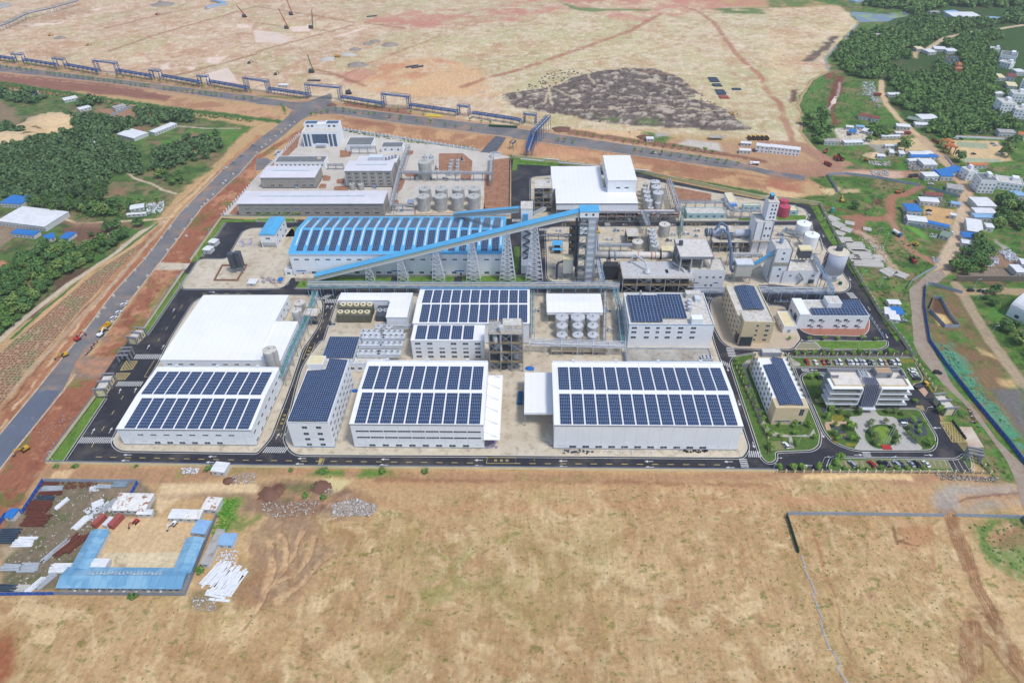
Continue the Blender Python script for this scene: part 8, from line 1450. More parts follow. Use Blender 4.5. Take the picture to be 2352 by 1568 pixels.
# temple and gateway
p=g('A4',1720,680);e=empty('temple',(p.x,p.y,0),0,'small pink temple with three tiers of orange curved roofs','temple')
for k in range(3):s_=1-.25*k;z=4.2*k;MB().box(-5*s_,-4*s_,z,5*s_,4*s_,z+3.4).build('storey',mat('pink_render',C(222,160,140)),e);MB().cyl((0,0,z+3.2),(0,0,z+5.2),8.5*s_,4*s_,n=4).build('roof',TEMPLE,e)
for k,(x,y)in enumerate(((1625,1365),(1655,1410))):
    p=g('A4',x,y);e=empty('gateway',(p.x,p.y,0),-.7,f'{("upper", "lower")[k]} half of the red columned village gateway with orange roofs','gateway');[MB().box(x_,-.5,0,x_+.9,.5,7).build('column',REDP,e)for x_ in(-5,0,4)];MB().box(-6,-1.6,7,6,1.6,8).build('beam',TEMPLE,e);MB().cyl((0,0,8),(0,0,9.6),4.4,2,n=4).build('roof',TEMPLE,e)
# blue dormitory, U shaped
U3=WM('D1 430,890 655,487 772,492 640,740 632,785 1220,788 1322,537 1445,540 1300,915 1285,920',3.6)
def ub(lab,a,c,wd,sg):
    d=(c-a);L2=d.length;rz=math.atan2(d.y,d.x);b=B();b.w,b.d,b.h,b.z0,b.rz,b.o=L2,wd,3.4,0,rz,Vector((a.x,a.y,.03));return b
A0=g('D1',432,915,0).xy;A1_=g('D1',1305,922,0).xy;b=ub('',A0,A1_,9.2,1);root(b,'dormitory','front wing of the blue roofed workers dormitory with white roof letters','dormitory');walls(b,CW);gable(b,SKYBLUE,1.5,.5);wins(b,'F',17,.09,.96,1.1,1.4,1.2)
for k in range(8):box3(b.r,'outdoor_unit',STEELW,b.w*(.12+.1*k),-.8,.4,b.w*(.12+.1*k)+.9,-.05,1.2)
lt=MB();rr=random.Random(3)
for k in range(20):
    x=b.w*.22+k*1.62;zc=lambda yy:b.h+.12+1.5*min(1,(b.d-yy)/(b.d/2))if yy>b.d/2 else b.h+.12+1.5*yy/(b.d/2)
    for s_ in range(5):yy=b.d*.52+rr.uniform(0,1.2);zz=b.h+1.9-(yy-b.d*.5)*.2;lt.box(x,yy,zz,x+(1.1 if s_%2 else .22),yy+(.2 if s_%2 else 1.1),zz+.12)
lt.build('roof_lettering',PAINTW,b.r)
for a,c,lb in((('D1',430,890),('D1',655,487),'left wing of the blue roofed workers dormitory'),(('D1',1296,915),('D1',1448,540),'right wing of the blue roofed workers dormitory, with outdoor units')):
    p,q=g(*a,3.4).xy,g(*c,3.4).xy;d=(q-p).normalized();p=p+d*9.1
    if 'left' in lb:b=ub('',q,p,7.4,1);b.o=Vector((q.x,q.y,.03))
    else:b=ub('',p,q,7.4,1)
    root(b,'dormitory',lb,'dormitory');walls(b,CW);gable(b,SKYBLUE,1.3,.5);wins(b,'F',12,.05,.95,1.1,1.2,1.1)
# ---------------------------------------------------------------- stacked materials
def pile(name,t,x,y,n,L_,w_,h,m,label,rz=0,round_=False,jit=.08,m2=None,lay=2):
    p=g(t,x,y);e=empty(name,(p.x,p.y,.05),rz,label,name.replace('_',' '));rr=random.Random(int(x+y));per=(n+lay-1)//lay
    for k in range(n):
        q=k%per;z=(k//per)*h;yy=(q-per/2)*w_*1.15+rr.uniform(-.1,.1)*w_;dx=rr.uniform(-jit,jit)*L_;a=rr.uniform(-jit,jit)*.5;mb=MB();mb.T=Matrix.Translation((dx,yy,z))@Matrix.Rotation(a,4,'Z')
        if round_:mb.cyl((-L_/2,0,h/2),(L_/2,0,h/2),h/2,n=8)
        else:mb.box(-L_/2,-w_/2,0,L_/2,w_/2,h*.96)
        mb.build('length',(m2 if m2 and k%3==1 else m),e)
    return e
SLB=mat('concrete_slab',C(206,202,194),C(186,182,172),scale=.8);WPAN=mat('white_panel',C(240,242,244),C(216,220,224),scale=.9);DKP=mat('dark_pipe_blue',C(60,74,92),C(72,88,104));GS=mat('grey_steel_bars',C(186,192,198),C(160,168,176),scale=.9)
for a in(('D1',355,155,10,8,.5,.4,RUST,'rusty bar stack at the top of the scrap yard'),('D1',375,185,12,10,.5,.4,GS,'pale grey bar stack second from the top'),('D1',365,215,10,11,.5,.4,RUST,'rusty bar stack third from the top'),('D1',325,250,9,9,.6,.4,DKP,'dark blue grey bar stack'),('D1',290,300,16,11,.55,.5,RUST,'large rust red pipe stack'),('D1',270,345,12,10,.5,.4,RUST,'rust red pipe stack with pale edge'),('D1',260,410,22,11,.55,.5,RUST,'largest rust red pipe stack at the fence'),('D1',60,520,18,9,.8,.6,DKP,'big stack of dark slate pipes at the left edge'),('D1',180,560,14,9,.7,.3,WPAN,'scattered white panels in the scrap yard'),('D1',90,745,12,9,.5,.4,GS,'grey tube stack at the left edge'),('D1',215,745,14,8,.6,.4,GS,'pale pipe stack beside the dirt aisle'),('D1',60,890,10,8,.6,.5,DKP,'dark pipe stack near the blue front hoarding'),('D1',440,750,14,9,.6,.5,WPAN,'white and blue panel stack by the dormitory'),('D1',750,170,8,7,.5,.4,GS,'pale beams at the back of the scrap yard'),('D1',860,155,12,7,.5,.4,mat('blue_grey_scrap',C(140,162,174)),'tangled blue grey scrap beams'),('D1',150,890,10,7,.6,.3,SLB,'beige board stack near the front hoarding')):pile('pipe_stack',a[0],a[1],a[2],a[3],a[4],a[5],a[6],a[7],a[8],round_=a[7]in(RUST,DKP))
for a in(('D1',445,290,8,7,.5,.4,WPAN,'white beam stack leaning in the middle of the scrap yard',1.15),('D1',580,430,14,8,.45,.4,WPAN,'silver white beams left of the red containers',1.2),('D1',405,620,8,13,.6,.5,GS,'long silver pipes beside the dormitory fence',1.1),('D1',480,590,14,12,.6,.5,RUST,'long rusty pipes beside the dormitory',1.1),('D1',550,580,8,11,.6,.5,RUST,'short run of rusty pipes nearest the dormitory',1.1),('D1',330,840,10,9,.6,.5,GS,'grey pipes in the front corner of the scrap yard',1.1),('D1',255,870,8,8,.6,.4,WPAN,'white planks in the front corner of the scrap yard',1.1),('D1',770,310,10,9,.6,.4,GS,'grey beams beside the white container block',1.1),('D1',700,290,14,5,.5,.3,WPAN,'heap of white sheet scrap',.6)):pile('pipe_stack',a[0],a[1],a[2],a[3],a[4],a[5],a[6],a[7],a[8],a[9],round_=a[7]in(RUST,GS))
pile('panel_heap','D1',1590,820,46,11,.9,.18,WPAN,'big fanned heap of white wall panels outside the yard',1.25,jit=.22,lay=3);pile('panel_heap','D1',1560,935,7,9,1.1,.2,WPAN,'small heap of white panels below the big one',-.15,jit=.2,lay=2)
for k,(x,y,n,L_,rz,lb)in enumerate(((590,445,14,9,-1.0,'weathered slab rows beside the right wall, uppermost'),(640,500,14,9,-1.0,'slab rows beside the right wall, second'),(720,545,12,8,-.7,'loose pale slab heap below the lone bush'),(660,580,10,7,-.7,'tumbled white slabs by the wall'),(700,640,14,11,-.1,'low slab rows in the middle of the slab yard'),(800,700,22,13,-.1,'widest field of flat grey slabs'),(860,770,20,13,-.1,'flat grey slab field, lower part'),(780,800,14,9,-.1,'slab stack next to the giant silo'),(1000,800,12,7,-.1,'slab stack at the right of the slab field'),(910,850,16,20,-.12,'long double row of stacked slabs'),(1110,935,16,9,-1.1,'two parallel stacks of pale blocks on the green'),(1225,960,12,8,-.8,'outermost slanting stack of pale blocks'),(750,485,10,7,-.5,'pale block heap on the green'),(910,540,8,6,-.4,'block heap beside the brown track'))):pile('slab_stack','B4',x,y,n,L_,1.1,.5,SLB,lb,rz,jit=.06)
for k,(x,y,n,rz)in enumerate(((1850,735,9,-.6),(1880,785,5,-.6),(1915,850,9,-.6),(1945,895,5,-.5),(2065,822,3,0))):pile('pipe_stack','A3',x,y,n,10,1.6,1.2,DKP if k!=3 else CR,('dark pipe bundles in the upper stack on the sand plain','dark pipe bundles just below the upper stack','dark pipe bundles in the lower stack on the sand plain','red pipe bundles at the foot of the lower stack','short dark pipe bundle standing apart on the plain')[k],0,lay=1)
for k,(t,x,y,rz)in enumerate((('A2',1430,615,.5),('A2',1480,620,.5),('A2',1060,155,.5),('A2',535,745,-.1))):pile('pipe_stack',t,x,y,6,16,1,.8,mat('dark_beam',C(96,92,100)),('left dark beam row on the orange soil','right dark beam row on the orange soil','pair of dark beams far out on the sand plain','short dark beam row behind the blue bridge')[k],rz,lay=2)
def debris(t,poly,n,s_,ms,label,name='rubble'):
    P=WM(t+' '+poly);xs=[p[0]for p in P];ys=[p[1]for p in P];mb=MB();rr=random.Random(n);k=0
    while k<n:
        x,y=rr.uniform(min(xs),max(xs)),rr.uniform(min(ys),max(ys));k+=1
        if not inside((x,y),P):continue
        w_=s_*rr.uniform(.3,1);mb.T=Matrix.Translation((x,y,rr.uniform(0,.4)))@Matrix.Rotation(rr.uniform(0,3),4,(rr.random(),rr.random(),2));mb.box(-w_,-w_*.6,0,w_,w_*.5,w_*.5)
    return tag(mb.build(name,ms),label,name,kind='stuff')
RUB=mat('mixed_rubble',C(176,166,154),C(136,124,112),scale=1.5,grime=(C(236,236,240),1.2,.55,.6));WHT=mat('white_waste',C(236,238,242),C(180,190,206),scale=1.4,grime=(C(120,110,100),1.5,.55,.62))
for a in(('D1','330,180 1000,190 1060,360 700,420 480,760 60,900 30,640 170,400',420,.55,RUB,'small litter spread over the scrap yard ground'),('A4','1290,1400 1500,1400 1560,1560 1300,1560',200,.9,mat('yard_clutter',C(120,130,150),C(200,196,190),scale=1.5),'clutter between the recycling sheds'),('B4','1440,250 1760,300 1760,340 1600,330',120,.7,MATS['yard_clutter'],'clutter behind the walled yard'),('B4','850,560 1080,700 1080,860 780,800',260,.8,SLB,'loose slabs and blocks over the slab yard'),('A4','580,1180 960,1180 960,1340 690,1340',120,.8,MATS['yard_clutter'],'odds and ends in the cabin yard'),('C1','230,700 700,650 600,800 480,1000',160,.4,RUB,'stones on the red verge by the lower road'),('C2','700,1500 900,1440 1120,1510 1050,1600 700,1600',900,.8,RUB,'pale broken concrete rubble in the sandy field'),('C2','30,1480 400,1480 700,1340 750,1360 500,1600 100,1620',500,.6,RUB,'scattered rubble among the soil heaps'),('C1','2100,1230 2351,1200 2351,1300 2150,1310',260,.5,RUB,'rubble strip outside the front wall'),('D1','430,140 690,140 690,180 440,190',150,.6,RUST,'rusty coils and rings in the scrap yard'),('D1','600,330 900,240 830,320 640,420',300,.8,WHT,'heap of white plastic waste in the scrap yard'),('D1','640,170 700,165 700,205 630,205',100,.6,WHT,'white waste heap behind the scrap yard'),('D1','1290,40 1420,40 1400,80 1300,80',110,.6,WHT,'white rags outside the front wall'),('D1','1370,960 1540,960 1540,1060 1360,1040',160,.5,RUB,'rubbish heap below the panel heap'),('D1','1540,630 1690,630 1680,720 1540,700',90,.6,WHT,'white litter beside the covered tank'),('B1','1340,310 1510,280 1490,390 1360,400',300,.9,WHT,'white waste sacks in the roadside scrap plot'),('A4','870,760 960,750 1030,980 900,880',400,1.2,WHT,'white litter heap left of the lane'),('A4','1550,520 1750,520 1760,580 1580,600',300,1.2,mat('blue_scrap',C(110,130,160),C(180,180,186),scale=.8),'blue grey scrap heap behind the workshop'),('A4','1110,850 1220,850 1210,890 1110,890',80,.8,WHT,'litter on the shack'),('B4','1990,800 2110,780 2120,860 2020,890',260,.9,WHT,'white scrap heap in the yard at the right'),('B4','2120,740 2220,730 2330,830 2200,830',260,.9,WHT,'second white scrap heap in the right yard'),('B4','1480,580 1560,580 1550,620 1490,610',70,.6,WHT,'rubbish beside the green net shack'),('B4','1500,790 1590,800 1580,850 1510,840',90,.6,WHT,'rubbish beside the lane hut'),('A4','1280,1500 1420,1500 1450,1568 1290,1568',300,1,mat('mixed_scrap',C(150,140,136),C(196,190,186),scale=1),'mixed scrap in the recycling yard'),('A4','910,1480 1120,1490 1120,1530 930,1520',150,1,SLB,'row of pale blocks below the yellow sand'),('B4','940,0 1110,0 1110,50 960,40',200,1,SLB,'pale broken blocks by the muddy pool'),('C4','1530,1215 2150,1250 2100,1290 1600,1270',400,.5,RUB,'stony bank outside the front fence'),('B2','1530,1215 1534,1215 1534,1216',1,.1,RUB,'x'),('C3','470,1000 750,1000 750,1030 470,1030',60,.7,DKP,'dark pallets along the largest warehouse'),('C3','800,1000 1420,1010 1420,1035 800,1030',50,.6,WHT,'crates along the largest warehouse'),('C3','1570,1000 1800,1000 1800,1020 1570,1020',60,.7,BLACK,'black hoses piled by the largest warehouse'),('C2','2100,905 2220,900 2215,980 2110,980',90,.8,mat('purple_tarp',C(150,140,180)),'purple tarpaulin heap under the canopy'),('B2','20,980 190,990 180,1040 30,1030',70,1.1,mat('steel_scrap',C(170,160,170),C(130,120,130),scale=.6),'steel lengths on the concrete yard'),('B1','2190,650 2351,620 2351,700 2200,700',80,.9,mat('lilac_bales',C(170,160,205),C(150,165,185)),'lilac and grey bales on the concrete yard'),('A2','600,0 700,0 650,10',5,1,RUB,'x'),('A3','400,640 1300,630 1740,860 2180,1190 1500,1170 600,1080 0,980 0,860',1500,1.5,mat('spoil_clods',C(120,110,104),C(96,86,82),scale=.5,grime=(C(190,180,168),.6,.58,.64)),'clods and rocks over the dark spoil heap')):
    if a[5]!='x':debris(a[0],a[1],a[2],a[3],a[4],a[5])
# mounds
def mound(t,x,y,r,h,m,label):
    p=g(t,x,y);e=MB();n=18;rr=random.Random(int(x));rings=5;vs=[]
    for k in range(rings):
        f_=k/rings
        for j in range(n):a=6.283*j/n;q=r*(1-f_)*(1+.25*rr.uniform(-1,1));vs.append((q*math.cos(a),q*math.sin(a)*.8,h*math.sin(f_*1.5)*(1+.12*rr.uniform(-1,1))))
    vs.append((0,0,h));fs=[(k*n+j,k*n+(j+1)%n,(k+1)*n+(j+1)%n,(k+1)*n+j)for k in range(rings-1)for j in range(n)]+[((rings-1)*n+j,(rings-1)*n+(j+1)%n,rings*n)for j in range(n)]
    o=e.add(vs,fs).build('soil_mound',m,None,True);o.location=(p.x,p.y,-.05);return tag(o,label,'mound')
BS=mat('brown_soil_heap',C(134,98,80),C(112,80,66),scale=1,bump=.4);SS=mat('sand_heap',C(226,198,156),C(206,176,134),scale=.2,bump=.5);GSO=mat('grey_gravel_heap',C(168,158,148),C(140,128,118),scale=.8,bump=.4)
for a in(('C2',120,1400,6,1.8,BS,'dark brown soil heap at the left of the rubble'),('C2',200,1375,4,1.4,BS,'smaller dark brown soil heap joined to the left one'),('C2',590,1340,6,1,BS,'flat brown soil heap near the silty water'),('C1',2110,1275,3.5,1.2,BS,'dark brown heap outside the front wall'),('A1',480,1130,34,9,SS,'large pale sand hill in the left scrub'),('A1',40,1280,30,6,SS,'pale sand hill at the left edge'),('A4',970,1430,9,3,SS,'yellow sand pile beside the white cabins'),('A2',930,600,13,4,GSO,'grey gravel heap on the sand plain'),('A2',660,545,11,3,SLB,'pale grey heap of the mid plain row'),('A2',850,505,11,3,SLB,'white grey heap right of the yellow truck'),('A2',915,458,9,3,GSO,'brown grey heap above the white one'),('A2',1090,385,9,3,GSO,'far left heap of the upper row'),('A2',1230,415,12,4,GSO,'far right heap of the upper row'),('A2',1028,405,8,3,GSO,'small heap left of the upper row'),('A1',1500,45,20,5,GSO,'grey heap near the top of the plain'),('A3',450,1190,10,2,BS,'dark soil heap beside the bridge over the road'),('A3',1215,1262,8,2,BS,'dark soil heap by the lone cabin'),('A2',695,968,6,2,BS,'dark stone heap at the road junction'),('A1',555,352,9,3,GSO,'small pale heap far left on the plain'),('B4',760,1570,1,.5,SS,None)):
    if a[6]:mound(*a)
# ---------------------------------------------------------------- vehicles
def car_mesh(kind,paint):
    L_,w_,h={'car':(4.6,1.8,1.45),'suv':(4.8,1.9,1.75),'van':(5.1,1.9,2.0)}[kind];e=empty('car',(0,0,-300));hw=w_/2
    prof=[(-L_/2,.35),(-L_/2,.85),(-L_/2+.9 if kind=='car' else-L_/2+.15,.95),(L_/2-1.2,.95),(L_/2-.1,.75),(L_/2,.35)];mb=MB();n=len(prof)
    mb.add([(x,y,z)for y in(-hw,hw)for x,z in prof],[tuple(range(n)),tuple(range(2*n-1,n-1,-1))]+[((i+1)%n,i,i+n,(i+1)%n+n)for i in range(n)]).build('body',paint,e)
    x0,x1,x2,x3=(-L_/2+.7,-L_/2+1.3,.3,1.1)if kind=='car' else(-L_/2+.15,-L_/2+.4,.5,1.2);cb=MB();c=hw-.08;r=hw-.25
    cb.add([(x0,-c,.95),(x3,-c,.95),(x3,c,.95),(x0,c,.95),(x1,-r,h),(x2,-r,h),(x2,r,h),(x1,r,h)],[(0,1,5,4),(1,2,6,5),(2,3,7,6),(3,0,4,7)]).build('windows',GLASS,e);MB().box(x1-.02,-r-.02,h,x2+.02,r+.02,h+.06).build('roof',paint,e)
    for x in(-L_*.31,L_*.31):
        for y in(-hw+.1,hw-.1):MB().cyl((x,y-.12,.34),(x,y+.12,.34),.34,n=10).build('wheel',BLACK,e)
    for y in(-hw+.35,hw-.35):MB().box(L_/2-.12,y-.2,.6,L_/2+.02,y+.2,.72).build('headlight',STEELW,e)
    return e
PC=dict(w=mat('car_white',C(236,238,240),rough=.25),k=mat('car_black',C(34,38,46),rough=.2),r=mat('car_red',C(176,40,48),rough=.25),s=mat('car_silver',C(168,176,186),rough=.3),n=mat('car_navy',C(36,56,84),rough=.2),g=mat('car_gold',C(196,164,130),rough=.3));CN=dict(w='white',k='black',r='red',s='silver',n='navy',g='beige');CP={}
def car(t,x,y,c,where,rz=90,kind='car',gp=None):
    k=kind+c;p=g(t,x,y);q=(p.x,p.y,.3)
    if k not in CP:CP[k]=car_mesh(kind,PC[c]);o=CP[k];KIDS[o.name]=[(c2,[])for c2 in o.children];o.location=q;o.rotation_euler.z=R(rz);tag(o,CN[c]+' '+kind+' '+where,'car',gp);o['group']=gp or 'loose cars'
    else:dup(CP[k],q,R(rz),CN[c]+' '+kind+' '+where,gp or 'loose cars',cat='car')
O=('first','second','third','fourth','fifth','sixth','seventh','eighth','ninth','tenth','eleventh','twelfth','thirteenth','fourteenth','fifteenth','sixteenth','seventeenth','eighteenth')
for k,(x,c,kd)in enumerate(((355,'r','suv'),(433,'w','car'),(506,'r','car'),(546,'k','car'),(620,'s','car'),(657,'w','suv'),(734,'s','suv'),(767,'w','car'),(806,'w','suv'),(845,'s','suv'),(881,'w','car'),(920,'k','car'),(958,'s','car'),(1030,'w','suv'),(1073,'g','car'),(1112,'k','car'),(1148,'w','car'),(1188,'w','van'))):car('C4',x,200,c,f'parked {O[k]} from the left in the row behind the main office',-84,kd,'cars in the upper car park')
for k,(x,c,kd)in enumerate(((768,'s','suv'),(945,'r','suv'),(1035,'k','suv'),(1087,'k','car'),(1173,'s','suv'),(1215,'n','car'),(1310,'s','car'),(1358,'k','suv'),(1447,'w','car'))):car('C4',x,1132,c,f'parked {O[k]} from the left in the front car park',108,kd,'cars in the front car park')
for t,x,y,c,w_,rz,kd in(('C4',1320,268,'w','at the top of the bays right of the office',5,'car'),('C4',1335,300,'w','second from the top right of the office',5,'suv'),('C4',1350,325,'s','third from the top right of the office',5,'car'),('C4',1365,350,'k','at the bottom of the bays right of the office',5,'car'),('C4',455,335,'k','left of a pair behind the office garden',-70,'suv'),('C4',500,335,'s','right of a pair behind the office garden',-70,'car'),('C4',1235,735,'n','on the forecourt beside the garden',5,'car'),('C4',1248,768,'w','on the forecourt below the navy one',5,'suv'),('C4',160,960,'w','alone in the small garden bay',105,'suv'),('C4',1555,292,'k','parked beside the gravel road',-10,'suv'),('B1',1140,1240,'w','uppermost of three on the west road',60,'suv'),('B1',1095,1312,'w','middle of three on the west road',60,'suv'),('B1',1048,1362,'w','lowest of three on the west road',60,'suv'),('A1',2328,1340,'s','at the top of the left road',55,'car'),('A1',2220,1435,'s','second down the left road',55,'car'),('A1',2145,1498,'s','third down the left road',55,'car'),('A1',2075,1552,'w','fourth down the left road',55,'car'),('A3',1300,1410,'w','driving on the far road',-12,'van'),('B4',1520,98,'w','pickup shaped, at the crossroads cabins',0,'suv'),('B4',1492,128,'w','in front of the hoarding at the crossroads',0,'car'),('B4',1477,372,'k','in the walled sand yard',0,'car'),('B4',1474,405,'w','below the black one in the walled yard',0,'suv'),('B4',1688,580,'w','driving on the village road',75,'car'),('B4',1240,1385,'s','half under the blue tarp stall',0,'car'),('B4',1860,1106,'k','near the arched hangar',0,'suv'),('B4',1950,1110,'k','right of the black one near the hangar',0,'car'),('A4',1727,1280,'w','at the back wall of the village square',-20,'car'),('A4',1768,1282,'k','beside the white one at the back wall',-20,'car'),('A4',1885,1420,'k','alone in the middle of the square',0,'car'),('A4',2060,1325,'s','at the right side of the square',0,'car'),('A4',2088,1342,'w','below the silver one in the square',0,'car'),('A4',2135,1400,'k','near the right edge of the square',0,'car'),('A4',2152,1420,'w','lowest near the right edge of the square',0,'car'),('A4',745,1245,'k','in the cabin yard',0,'car'),('A4',2232,1392,'k','at the site office',0,'car')if False else('A3',2235,1395,'k','in front of the site office',0,'car')):car(t,x,y,c,w_,rz,kd)
def truck(t,x,y,rz,cm,bm,label,tip=0,tank_=False,cat='truck'):
    p=g(t,x,y);e=empty('truck',(p.x,p.y,.1),R(rz),label,cat);MB().box(-4,-.5,.7,3.8,.5,1.0).build('chassis',BLACK,e);mb=MB();mb.box(2.3,-1.2,.8,4.2,1.2,2.9);mb.build('cab',cm,e);MB().box(4.15,-1.0,1.9,4.24,1.0,2.6).build('windscreen',GLASS,e)
    if tank_:MB().cyl((-4,0,2.1),(2,0,2.1),1.15,n=14).build('tank',bm,e)
    else:
        mb=MB();mb.T=Matrix.Translation((-4,0,1.2))@Matrix.Rotation(-R(tip),4,'Y');mb.box(0,-1.25,0,6,1.25,.15);mb.box(0,-1.25,.15,6,-1.15,1.5);mb.box(0,1.15,.15,6,1.25,1.5);mb.box(5.9,-1.15,.15,6,1.15,1.6);mb.build('tipper_body',bm,e)
    for x_ in(-3,-1.7,3.2):[MB().cyl((x_,y_-.2,.5),(x_,y_+.2,.5),.5,n=10).build('wheel',BLACK,e)for y_ in(-1,1)]
for a in(('A4',1270,1235,180,REDP,CR,'red tipper truck by the white cabins on the lane'),('A4',530,1400,60,CR,CR,'dull red tipper truck near the drain'),('A4',628,1470,100,REDP,RUST,'tipper truck with raised rusty body',45),('A4',665,1470,100,REDP,CR,'red truck beside the raised tipper'),('A4',548,1520,110,REDP,CR,'red truck lowest at the dirt crossroads'),('B4',1325,830,-95,REDP,RUST,'red truck with sand coloured body on the brown track'),('B4',1328,60,10,mat('dark_truck',C(90,80,72)),DKSTEEL,'dark tipper truck by the muddy pool'),('B1',975,1450,80,YELLOW,YELLOW,'yellow dump truck on the west road'),('A2',750,528,-5,YELLOW,YELLOW,'yellow flatbed truck far out on the sand plain'),('A4',1000,880,0,REDP,CR,'red truck among the litter by the lane')):truck(*a[:6],a[6],a[7]if len(a)>7 else 0)
truck('B4',1180,590,-70,mat('truck_blue',C(40,110,160)),WHITE,'blue and white tanker truck on the brown track',tank_=True);truck('A3',2225,1515,175,WHITE,WHITE,'white tanker truck on the far road',tank_=True);truck('C4',1400,420,20,YELLOW,DKSTEEL,'small yellow loader by the corner of the main office')
for k in range(5):truck('A3',2178+40*k,1280,90,YELLOW,mat('brown_tipper',C(110,80,60)),f'brown tipper truck, {O[k]} from the left in the row below the spoil heap')
def digger(t,x,y,rz,m,label,arm=1.0,sc=1):
    p=g(t,x,y);e=empty('excavator',(p.x,p.y,0),R(rz),label,'excavator');e.scale=(sc,)*3
    for y_ in(-1.3,1.3):MB().box(-2.2,y_-.35,0,2.2,y_+.35,1).build('track',BLACK,e)
    MB().box(-2.2,-1.4,1.1,1.4,1.4,2.4).build('house',m,e);MB().box(.2,.3,2.4,1.6,1.4,3.3).build('cab',GLASS,e);MB().bar((1.2,-.3,2),(4.6,-.3,5),.6).build('boom',m,e);MB().bar((4.6,-.3,5),(6.6,-.3,1.8),.45).build('stick',m,e);MB().box(6.0,-.9,.6,7.1,.3,1.8).build('bucket',DKSTEEL,e)
for a in(('B4',678,285,80,YELLOW,'yellow excavator with its arm up on the green field'),('B4',1190,205,10,ORANGE,'orange excavator on the dirt track behind the hoarding'),('B4',1352,685,200,YELLOW,'small yellow excavator beside the brown track'),('C1',235,995,240,YELLOW,'yellow excavator digging in the red verge at lower left'),('C1',600,130,230,YELLOW,'yellow wheel machine at the west road bend'),('B1',715,1555,60,REDP,'red machine at the edge of the west road'),('B1',925,1515,70,WHITE,'white topped roller on the west road'),('A3',2020,1055,0,YELLOW,'yellow excavator at the right end of the spoil heap'),('A1',455,330,0,YELLOW,'excavator far left on the sand plain'),('A1',805,420,0,YELLOW,'loader in the middle left of the sand plain'),('A1',1440,138,0,REDP,'red machine on the far plain'),('A1',1465,28,0,DKSTEEL,'dark machine near the top of the plain'),('A4',900,1480,160,ORANGE,'small orange excavator by the block row'),('D1',970,425,250,REDP,'red loader truck in the container yard'),('D1',1240,440,250,WHITE,'white forklift in the container yard'),('A2',180,690,60,DKSTEEL,'dark excavator on the near plain'),('A1',2290,585,60,DKSTEEL,'dark rig stump on the pale plain'),('B3',790,570,90,YELLOW,'yellow loader beside the conveyor tower')):digger(*a,1,.6 if a[0]=='D1' else .85)
def rig(t,x,y,tx,ty,m,label):
    p=g(t,x,y);e=empty('drilling_rig',(p.x,p.y,0),0,label,'drilling rig');hh=height_at(p,t,x,ty);top=g(t,tx,ty,hh)-p;[MB().box(-3,y_-.5,0,3,y_+.5,1.3).build('track',BLACK,e)for y_ in(-1.8,1.8)];MB().box(-3.5,-2,1.4,2,2,4.2).build('house',DKSTEEL,e);q=Vector((top.x,0,hh));b0=Vector((2.3,0,1));L_=MB()
    for sx in(-.6,.6):[L_.bar(b0+Vector((sx,sy,0)),q+Vector((sx*.5,sy*.5,0)),.3)for sy in(-.6,.6)]
    for k in range(12):f0,f1=k/12,(k+1)/12;L_.bar(b0.lerp(q,f0)+Vector((-.5,0,0)),b0.lerp(q,f1)+Vector((.5,0,0)),.25)
    L_.build('mast',m,e);MB().bar((-2.5,0,4),tuple(b0.lerp(q,.6)),.2).build('stay',m,e)
for a in(('A2',515,668,472,505,mat('mast_green',C(110,150,90)),'drilling rig with pale green mast, nearest of all'),('A2',508,262,512,90,mat('mast_dark',C(84,84,92)),'drilling rig with thick dark mast'),('A2',285,265,205,78,mat('mast_red',C(186,110,92)),'drilling rig with reddish lattice boom'),('A2',325,140,270,-30,MATS['mast_red'],'drilling rig with reddish boom, farthest one'),('A1',2250,160,2175,52,REDP,'red crane rig on the far plain'),('A2',855,865,852,818,DKSTEEL,'dark short rig stand beside the blue bridge')):rig(*a)
# ---------------------------------------------------------------- small things
def lamp(t,x,y,hh,label,gp,arm=1.6,rz=0):
    p=g(t,x,y);e=empty('street_lamp',(p.x,p.y,.1),rz,label,'street lamp',gp);MB().cyl((0,0,0),(0,0,hh),.14,.08,n=6).build('pole',STEELW,e);MB().bar((0,0,hh),(arm,0,hh+.3),.12).build('arm',STEELW,e);MB().box(arm-.2,-.2,hh+.2,arm+.7,.2,hh+.4).build('lamp_head',STEELW,e)
for a in(((('C1',1232,975),('C1',1758,988),('C1',2288,998),('C2',535,1005),('C2',1027,1010),('C2',1525,1015),('C2',1962,1015),('C3',468,1030),('C3',1015,1030),('C3',1518,1035),('C3',1965,1040)),'lamp post on the pavement of the front road','lamps along the front road'),((('B1',1940,620),('B1',1820,820),('B1',1655,1055),('B1',1445,1340),('C1',497,1108)),'lamp post on the left lawn strip','lamps on the left lawn'),((('B4',480,475),('B4',590,645),('B4',850,1010),('B4',1020,1075)),'lamp post along the right wall','lamps along the right wall'),((('C4',1420,700),('C4',1085,1158),('C4',520,660),('C4',270,960),('C4',830,50),('C4',480,1160),('C4',50,1170)),'lamp post in the office grounds','lamps in the office grounds'),((('B4',1885,1090),('B4',1920,1180),('B4',2040,1520),('B4',1495,1030),('B4',2275,1560),('A4',1800,1350),('A4',1960,1370),('A4',2020,1440),('A4',1870,1430),('A4',1900,1290),('A4',1770,1250)),'tall lamp post in the village','village lamps')):
    for k,(t,x,y)in enumerate(a[0]):lamp(t,x,y,8,a[1],a[2])
